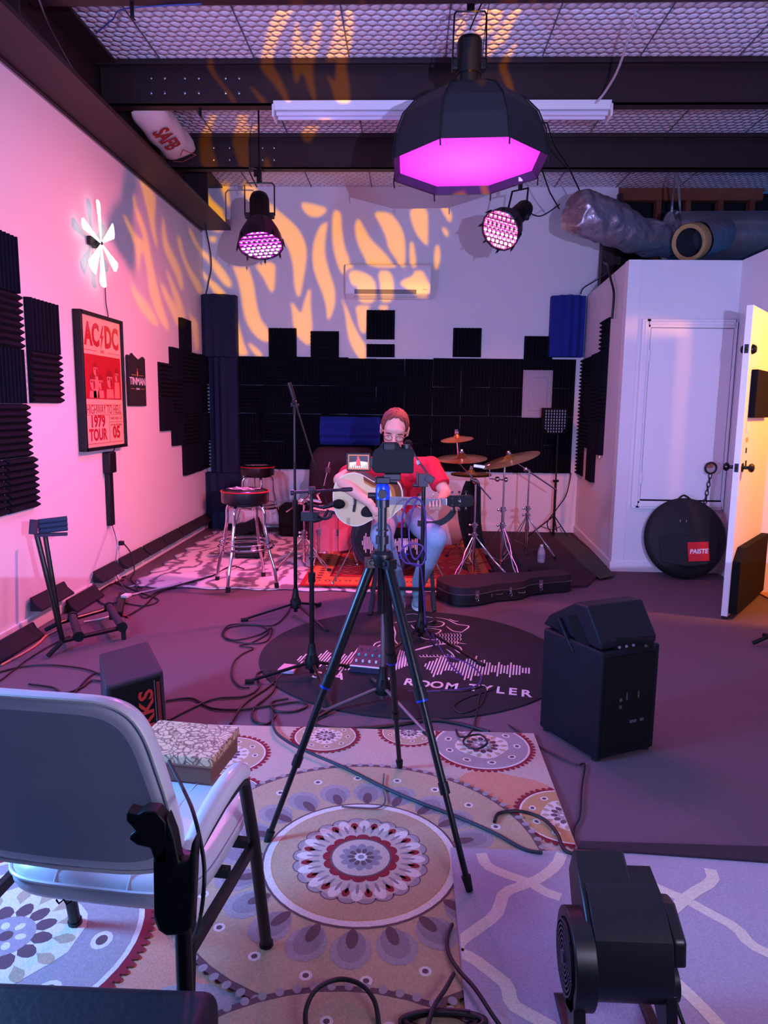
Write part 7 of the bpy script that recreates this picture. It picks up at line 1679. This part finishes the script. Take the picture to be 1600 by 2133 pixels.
# acoustic guitar
YG = 4.60
g0 = AT(693, 1040, YG); gr = AT(985, 1043, YG)
gx = V((1, -.10, .012)).normalized(); gy = V((0, -.13, 1)); gy = (gy-gx*gy.dot(gx)).normalized(); gz = gx.cross(gy)   # gz points to the viewer (-Y)
GF = Matrix((gx, gy, gz)).transposed().to_4x4(); GF.translation = g0+V((0, .0, 0))
S_ = .93
t = thing('acoustic_guitar', 'pale topped acoustic guitar with sunburst edge held by the seated man', 'guitar', g0)
up_ = [(0, 0), (.004, .07), (.03, .135), (.08, .178), (.14, .198), (.20, .190), (.26, .155), (.305, .128), (.35, .125), (.40, .142), (.44, .148), (.475, .130), (.495, .085), (.50, .03)]
dn_ = [(.50, -.03), (.485, -.06), (.45, -.085), (.42, -.125), (.38, -.140), (.34, -.130), (.305, -.130), (.26, -.155), (.20, -.190), (.14, -.198), (.08, -.178), (.03, -.135), (.004, -.07)]
ol = [(x*S_, y*S_) for x, y in chaikin(up_+dn_, 2)]
top_m = mat('spruce_top', (226, 200, 150), .3, coat=.5, noise=.06, nscale=12)
burst_m = mat('sunburst_brown', (120, 56, 22), .3, coat=.5)
side_m = mat('guitar_side', (60, 24, 14), .3, coat=.5)
mb = MB(); mb.prism(ol, GF @ Matrix.Translation((0, 0, -.10)), .098); obj('body', mb, side_m, t, bevel=.003)
mb = MB(); mb.prism(ol, GF @ Matrix.Translation((0, 0, -.002)), .003); tp_ = obj('top', mb, top_m, t, smooth=False)
cen_ = (.24*S_, 0)
def ringband(f0, f1, z, m, nm, a=0, b=None):
    mb = MB(); o_ = [V((cen_[0]+(x-cen_[0])*f1, y*f1, z)) for x, y in ol]; i_ = [V((cen_[0]+(x-cen_[0])*f0, y*f0, z)) for x, y in ol]; n = len(ol)
    idx = range(n) if b is None else range(a, b)
    mb.add([GF @ v for v in o_]+[GF @ v for v in i_], [(k, (k+1) % n, n+(k+1) % n, n+k) for k in idx]); return obj(nm, mb, m, tp_, smooth=False)
ringband(.965, 1.0, .0016, mat('binding', (236, 226, 200), .4), 'binding')
nU = len(ol)
iu = [i for i, (x, y) in enumerate(ol) if y > .0 and x > .22*S_]
if iu: ringband(.80, .965, .0016, burst_m, 'sunburst', min(iu), max(iu)); ringband(.70, .80, .0015, mat('sunburst_amber', (190, 116, 50), .3, coat=.5), 'sunburst', min(iu), max(iu))
def gdisc(cx, cy, r, z, m, nm, par): mb = MB(); mb.flat([(cx+r*math.cos(q*PI/16), cy+r*math.sin(q*PI/16)) for q in range(32)], GF @ Matrix.Translation((0, 0, z))); return obj(nm, mb, m, par, smooth=False)
gdisc(.325*S_, 0, .055*S_, .0020, mat('rosette', (90, 50, 24), .4), 'rosette', tp_); gdisc(.325*S_, 0, .047*S_, .0024, matte_m, 'sound_hole', tp_)
mb = MB(); mb.prism([(x*S_, y*S_) for x, y in chaikin([(.30, -.055), (.25, -.035), (.21, -.06), (.195, -.10), (.215, -.125), (.27, -.125), (.31, -.105), (.33, -.06)], 1)], GF @ Matrix.Translation((0, 0, .001)), .0015); obj('pickguard', mb, black_m, tp_, smooth=False)
mb = MB(); mb.prism([(x*S_, y*S_) for x, y in ((.140, -.085), (.158, -.088), (.166, -.05), (.172, 0), (.166, .05), (.158, .088), (.140, .085), (.148, .04), (.148, -.04))], GF @ Matrix.Translation((0, 0, .001)), .009); br_ = obj('bridge', mb, mat('bridge_dark', (40, 24, 20), .5), tp_, smooth=False)
for i in range(6): mb = MB(); c_ = GF @ V((.152*S_, (-.028+.0112*i)*S_, .012)); mb.ball(c_, .0035, 8, 6); obj('bridge_pin', mb, white_m, br_)
NL = (gr-g0).length
nk0, nk1 = .40*S_, NL-.17
mb = MB(); mb.prism([(nk0, -.028), (nk1, -.021), (nk1, .021), (nk0, .028)], GF @ Matrix.Translation((0, 0, .004)), .008); fb = obj('fretboard', mb, mat('fretboard_pale', (150, 146, 150), .35), t, smooth=False)
mb = MB(); mb.prism([(.49*S_, -.024), (nk1, -.020), (nk1, .020), (.49*S_, .024)], GF @ Matrix.Translation((0, 0, -.018)), .022); obj('neck', mb, side_m, t, bevel=.008)
mb = MB()
for i in range(15):
    x = nk1-(nk1-nk0)*(1-.9439**(i*1.25))*1.35
    if x > nk0+.02: mb.bar(GF @ V((x, -.024, .0125)), GF @ V((x, .024, .0125)), .002, .002)
obj('fret', mb, chrome_m, fb, smooth=False)
mb = MB()
for i in range(6): y = -.018+.0072*i; mb.cyl(GF @ V((.152*S_, y*1.3, .013)), GF @ V((nk1, y*.85, .0145)), .0007, n=5)
obj('strings', mb, steelgrey_m, t)
mb = MB(); mb.box(GF @ V((nk1, 0, .010)), (.006, .04, .012), GF.to_3x3()); obj('nut', mb, white_m, t)
HS = GF @ Matrix.Translation((nk1, 0, 0)) @ Matrix.Rotation(R(8), 4, 'Y')
mb = MB(); mb.prism([(0, -.022), (.02, -.036), (.15, -.040), (.17, -.030), (.175, 0), (.17, .030), (.15, .040), (.02, .036), (0, .022)], HS @ Matrix.Translation((0, 0, -.010)), .016); hs_ = obj('headstock', mb, black_m, t, bevel=.002)
for i in range(3):
    for s_ in (1, -1):
        x = .035+.045*i; mb = MB(); mb.cyl(HS @ V((x, s_*.022, .006)), HS @ V((x, s_*.022, .018)), .0045, n=8); mb.cyl(HS @ V((x, s_*.036, -.006)), HS @ V((x, s_*.052, -.006)), .003, n=6); mb.box(HS @ V((x, s_*.058, -.006)), (.016, .014, .008), HS.to_3x3()); obj('tuning_peg', mb, chrome_m, hs_)
obj('logo', text_mesh('V', .028, HS @ Matrix.Translation((.085, 0, .0068)) @ Matrix.Rotation(.5, 4, 'Z'), print_m), None, hs_, smooth=False)
# strap
mb = MB(); pts = spline([AT(690, 1030, 4.72), AT(700, 985, 4.98), AT(760, 950, 5.06), AT(850, 965, 4.80), AT(905, 1010, 4.72), AT(925, 1055, 4.68), AT(938, 1050, 4.62)], 6)
mb = MB(); pts2 = spline([AT(985-40, 1045, 4.60), AT(945, 1065, 4.62), AT(925, 1085, 4.64), AT(900, 1092, 4.66), AT(870, 1090, 4.68)], 6)
for i in range(len(pts2)-1): mb.bar(pts2[i], pts2[i+1], .006, .040, up=(0, 0, 1))
obj('strap', mb, mat('strap_black', (16, 20, 26), .7), t, smooth=False)

# ------------------------------------------------------------------ the person
skin = mat('skin', (222, 168, 146), .5, noise=.05, nscale=30)
def J(x, y, Y): return AT(x, y, Y)
hd_c = J(822, 896, 4.84); headR = Matrix.Rotation(R(22), 3, 'X') @ Matrix.Rotation(R(6), 3, 'Y')     # bowed forward, looking down at the guitar
shR, shL = J(757, 972, 4.96), J(897, 972, 4.96)
elR, wrR = J(709, 1000, 4.62), J(771, 1049, 4.50)
elL, wrL = J(928, 1028, 4.82), J(915, 1048, 4.60)
neckb = J(826, 958, 4.97); chest = J(828, 1000, 5.0); waist = J(832, 1075, 5.06); pel = V((J(832, 1110, 5.06).x, 5.06, .61))
hipR, hipL = pel+V((-.10, -.03, -.01)), pel+V((.10, -.03, -.01))
knR, knL = J(795, 1118, 4.60), J(908, 1120, 4.60)
anR, anL = J(832, 1222, 4.86), J(872, 1215, 4.86)
def limb(mb, a, b, r0, r1, rm_=None, n=16):
    a, b = V(a), V(b)
    rm_ = rm_ if rm_ else (r0+r1)/2*1.06
    mb.tube([a, a.lerp(b, .3), a.lerp(b, .6), b], [r0, rm_, (rm_+r1)/2, r1], n); mb.ball(a, r0, 14, 10); mb.ball(b, r1, 14, 10)
mb = MB()
HS1 = 1.0
def hp(x, y, z): return hd_c+headR @ (V((x, y, z))*HS1)
Rh = headR
mb.ball(hp(0, .015, .030), (.078, .096, .090), 28, 20, Rh)      # cranium
mb.ball(hp(0, -.022, -.030), (.062, .066, .082), 24, 16, Rh)    # face
mb.ball(hp(0, -.045, -.088), (.036, .034, .030), 16, 12, Rh)    # chin
mb.ball(hp(0, -.010, -.070), (.054, .055, .045), 18, 12, Rh)    # jaw
mb.ball(hp(0, -.070, .030), (.054, .020, .030), 16, 12, Rh)     # brow
mb.tube([hp(0, -.082, .008), hp(0, -.100, -.022), hp(0, -.104, -.036)], [.008, .012, .014], 12); mb.ball(hp(0, -.106, -.036), (.013, .012, .011), 12, 10, Rh)
for s_ in (1, -1):
    mb.ball(hp(s_*.014, -.094, -.040), (.009, .011, .008), 10, 8, Rh)
    mb.ball(hp(s_*.034, -.062, -.022), (.022, .020, .018), 12, 10, Rh)
    mb.ball(hp(s_*.079, .012, -.008), (.009, .020, .032), 14, 12, Rh @ Matrix.Rotation(s_*.25, 3, 'Z'))
    mb.ball(hp(s_*.084, .020, .008), (.007, .018, .018), 12, 10, Rh)
mb.ball(hp(0, -.084, -.062), (.024, .012, .007), 12, 8, Rh); mb.ball(hp(0, -.083, -.072), (.020, .012, .008), 12, 8, Rh)
HS1 = 1.12; mb.v = [tuple(hd_c+(V(v)-hd_c)*HS1) for v in mb.v]
mb.tube([hp(0, .02, -.06), neckb+V((0, .0, .02)), neckb-V((0, 0, .05))], [.056, .060, .075], 18)
limb(mb, neckb+V((0, 0, -.04)), shR, .06, .055); limb(mb, neckb+V((0, 0, -.04)), shL, .06, .055)
mb.tube([neckb-V((0, 0, .04)), chest, waist, pel], [.08, .125, .115, .12], 20)
limb(mb, shR, elR, .056, .047, .054); limb(mb, elR, wrR, .047, .028, .046)
limb(mb, shL, elL, .050, .041, .048); limb(mb, elL, wrL, .040, .026, .038)
limb(mb, hipR, knR, .080, .055); limb(mb, hipL, knL, .080, .055); limb(mb, knR, anR, .050, .034, .052); limb(mb, knL, anL, .050, .034, .052)
# right hand: palm plus five bent fingers reaching over the strings
def finger(mb, pts, r): mb.tube(pts, [r, r*.95, r*.88, r*.72][:len(pts)], 10); mb.ball(pts[-1], r*.74, 10, 8); mb.ball(pts[0], r, 10, 8)
hdir = (J(792, 1078, 4.51)-wrR).normalized(); hn = V((.15, -.95, .25)).normalized(); hs2 = hdir.cross(hn).normalized()
pc = wrR+hdir*.050
mb.tube([wrR, wrR+hdir*.03, wrR+hdir*.065, wrR+hdir*.088], [.025, .028, .030, .024], 14)
for i, L_ in enumerate((.066, .076, .070, .056)):
    o_ = (i-1.5)*.019; b0 = wrR+hdir*.078+hs2*o_
    d1 = (hdir-hn*.10).normalized(); d2 = (hdir-hn*.55).normalized(); d3 = (hdir*.55-hn*.9).normalized()
    finger(mb, [b0, b0+d1*L_*.45, b0+d1*L_*.45+d2*L_*.32, b0+d1*L_*.45+d2*L_*.32+d3*L_*.22], .0090)
thb = wrR+hdir*.028-hs2*.024 if (-hs2).z > 0 or True else wrR
s_th = -1 if (wrR-hs2*.03).z > (wrR+hs2*.03).z else 1
tb = wrR+hdir*.030+hs2*s_th*.024; finger(mb, [tb, tb+(hdir*.7+hs2*s_th*.7).normalized()*.030, tb+(hdir*.7+hs2*s_th*.7).normalized()*.030+hdir*.028-hn*.006, tb+(hdir*.7+hs2*s_th*.7).normalized()*.030+hdir*.046-hn*.012], .0110)
# left hand: around the neck, fingertips on the front of the fretboard
def GL(x, y, z): return GF @ V((x, y, z))
nxk = (wrL-g0).dot(gx)-.015
pal = GL(nxk, -.040, -.030)
limb(mb, wrL, pal, .028, .030); mb.ball(GL(nxk, -.034, -.022), (.042, .024, .026), 14, 10, GF.to_3x3())
for i in range(4):
    x = nxk-.034+.0215*i
    finger(mb, [GL(x, -.044, -.012), GL(x-.002, -.050, .022), GL(x-.004, -.024, .040), GL(x-.005, -.004+.006*i, .022)], .0088)
finger(mb, [GL(nxk+.010, -.020, -.034), GL(nxk-.006, .008, -.036), GL(nxk-.016, .030, -.026), GL(nxk-.020, .040, -.012)], .0105)
me = remeshed(mb, 'person', skin, .0042, 5, .5)
person = obj('person', me, None, None, smooth=False)
tag(person, 'seated man in a red t-shirt and jeans, head bowed, playing an acoustic guitar', 'person')
def wear(nm, mb, m, vox, it=6, label=None):
    me = remeshed(mb, nm, m, vox, it); o = obj(nm, me, None, person, smooth=False)
    if label: o['label'] = label
    return o
# t-shirt
shirt_m = mat('tshirt_red', (206, 22, 52), .85, bump=.3, bscale=16)
mb = MB()
mb.tube([neckb+V((0, .01, -.012)), neckb+V((0, .01, -.06)), chest, waist, pel+V((0, 0, .02)), pel-V((0, -.0, .03))], [.078, .10, .150, .150, .155, .150], 24)
for sh_j, el_j in ((shR, elR), (shL, elL)):
    limb(mb, neckb+V((0, .01, -.055)), sh_j, .072, .070); e_ = sh_j.lerp(el_j, .72); mb.tube([sh_j, sh_j.lerp(el_j, .35), e_], [.070, .070, .070], 18); mb.ball(sh_j, .069, 16, 12); limb(mb, chest, sh_j, .13, .075)
sh_o = wear('t_shirt', mb, shirt_m, .008, 6)
for s_, (px_, py_) in ((-1, (770, 985)), (1, (890, 990)), (1, (872, 1010)), (1, (905, 985))):
    pass
mb = MB(); mb.tube([neckb+V((.073*math.cos(q*PI/14), .005+.066*math.sin(q*PI/14), -.004-.012*math.cos(q*PI/14-PI/2)*-1)) for q in range(28)], .009, 8, True); obj('collar', mb, shirt_m, sh_o)
# jeans
jean_m = mat('denim', (136, 160, 184), .85, noise=.15, nscale=40, bump=.3, bscale=18)
mb = MB(); mb.ball(pel-V((0, 0, .01)), (.165, .135, .10), 20, 14)
for h_, k_, a_ in ((hipR, knR, anR), (hipL, knL, anL)):
    limb(mb, h_, k_, .098, .078, .092); limb(mb, k_, k_.lerp(a_, .97), .077, .052, .070)
wear('jeans', mb, jean_m, .008, 6)
# shoes
for a_, nm in ((anR, 'shoe'), (anL, 'shoe')):
    mb = MB(); g = V((a_.x, a_.y-.03, .035)); zz = .05
    mb.ball(V((a_.x, a_.y+.01, zz+.03)), (.042, .06, .045), 16, 12); mb.ball(V((a_.x+.0, a_.y-.075, zz+.006)), (.044, .075, .036), 18, 12); mb.ball(V((a_.x, a_.y-.13, zz)), (.040, .05, .028), 16, 12)
    mb.tube([a_+V((0, 0, -.0)), V((a_.x, a_.y, zz+.03))], [.044, .046], 14)
    s_o = wear('shoe', mb, mat('shoe_canvas', (120, 160, 164), .8, bump=.2, bscale=60), .005, 4)
    mb = MB(); mb.prism([(a_.x+.047*math.cos(q*PI/12), a_.y-.06+.125*math.sin(q*PI/12)) for q in range(24)], Matrix.Translation((0, 0, zz-.034)), .018); obj('sole', mb, mat('sole_white', (220, 226, 222), .6), s_o, bevel=.004)
# hair, glasses
hair_m = mat('hair_brown', (96, 52, 34), .7, noise=.35, nscale=120, bump=.8, bscale=90)
mb = MB(); vs = []; fs = []; nu, nv = 40, 22
def hairpt(th, ph):
    x, y, z = math.sin(th)*math.cos(ph), math.sin(th)*math.sin(ph), math.cos(th)
    k_ = 1+.015*math.sin(ph*9+th*7)
    return hp(x*.086*k_, .018+y*.104*k_, .033+z*.098*k_)
for i in range(nv+1):
    for j_ in range(nu):
        ph = 2*PI*j_/nu; front = max(0, -math.sin(ph)); backk = max(0, math.sin(ph))
        lim = 1.62-.90*front**1.5+.45*backk+.05*math.sin(ph*11)
        if abs(math.cos(ph)) > .72 and front < .6: lim = 1.78
        vs.append(hairpt(lim*i/nv, ph))
for i in range(nv):
    for j_ in range(nu): fs.append((i*nu+j_, i*nu+(j_+1) % nu, (i+1)*nu+(j_+1) % nu, (i+1)*nu+j_))
mb.add(vs, fs); ho = obj('hair', mb, hair_m, person, ang=80); m_ = ho.modifiers.new('s', 'SOLIDIFY'); m_.thickness = .012; m_.offset = -1
gl_o = None; mb = MB()
for s_ in (1, -1):
    mb.tube([hp(s_*.034+.024*math.cos(q*PI/10), -.092, -.014+.017*math.sin(q*PI/10)) for q in range(20)], .0016, 6, True)
    mb.tube([hp(s_*.058, -.090, -.008), hp(s_*.076, -.05, -.004), hp(s_*.082, .01, .0)], .0016, 6)
mb.tube([hp(-.010, -.093, -.010), hp(0, -.098, -.006), hp(.010, -.093, -.010)], .0016, 6); gl_o = obj('glasses', mb, black_m, person)
for s_ in (1, -1):
    mb = MB(); mb.tube([hp(s_*.018, -.084, .010), hp(s_*.034, -.088, .014), hp(s_*.052, -.078, .010)], [.003, .0045, .003], 8); obj('eyebrow', mb, hair_m, person)
    mb = MB(); mb.ball(hp(s_*.034, -.073, -.014), (.012, .010, .008), 14, 10, Rh); obj('eye', mb, mat('eyelid', (196, 138, 122), .5), person)
mb = MB(); mb.tube([hp(-.022, -.0945, -.0665), hp(0, -.0985, -.066), hp(.022, -.0945, -.0665)], [.002, .003, .002], 8); obj('mouth', mb, mat('lips', (176, 92, 92), .5), person)
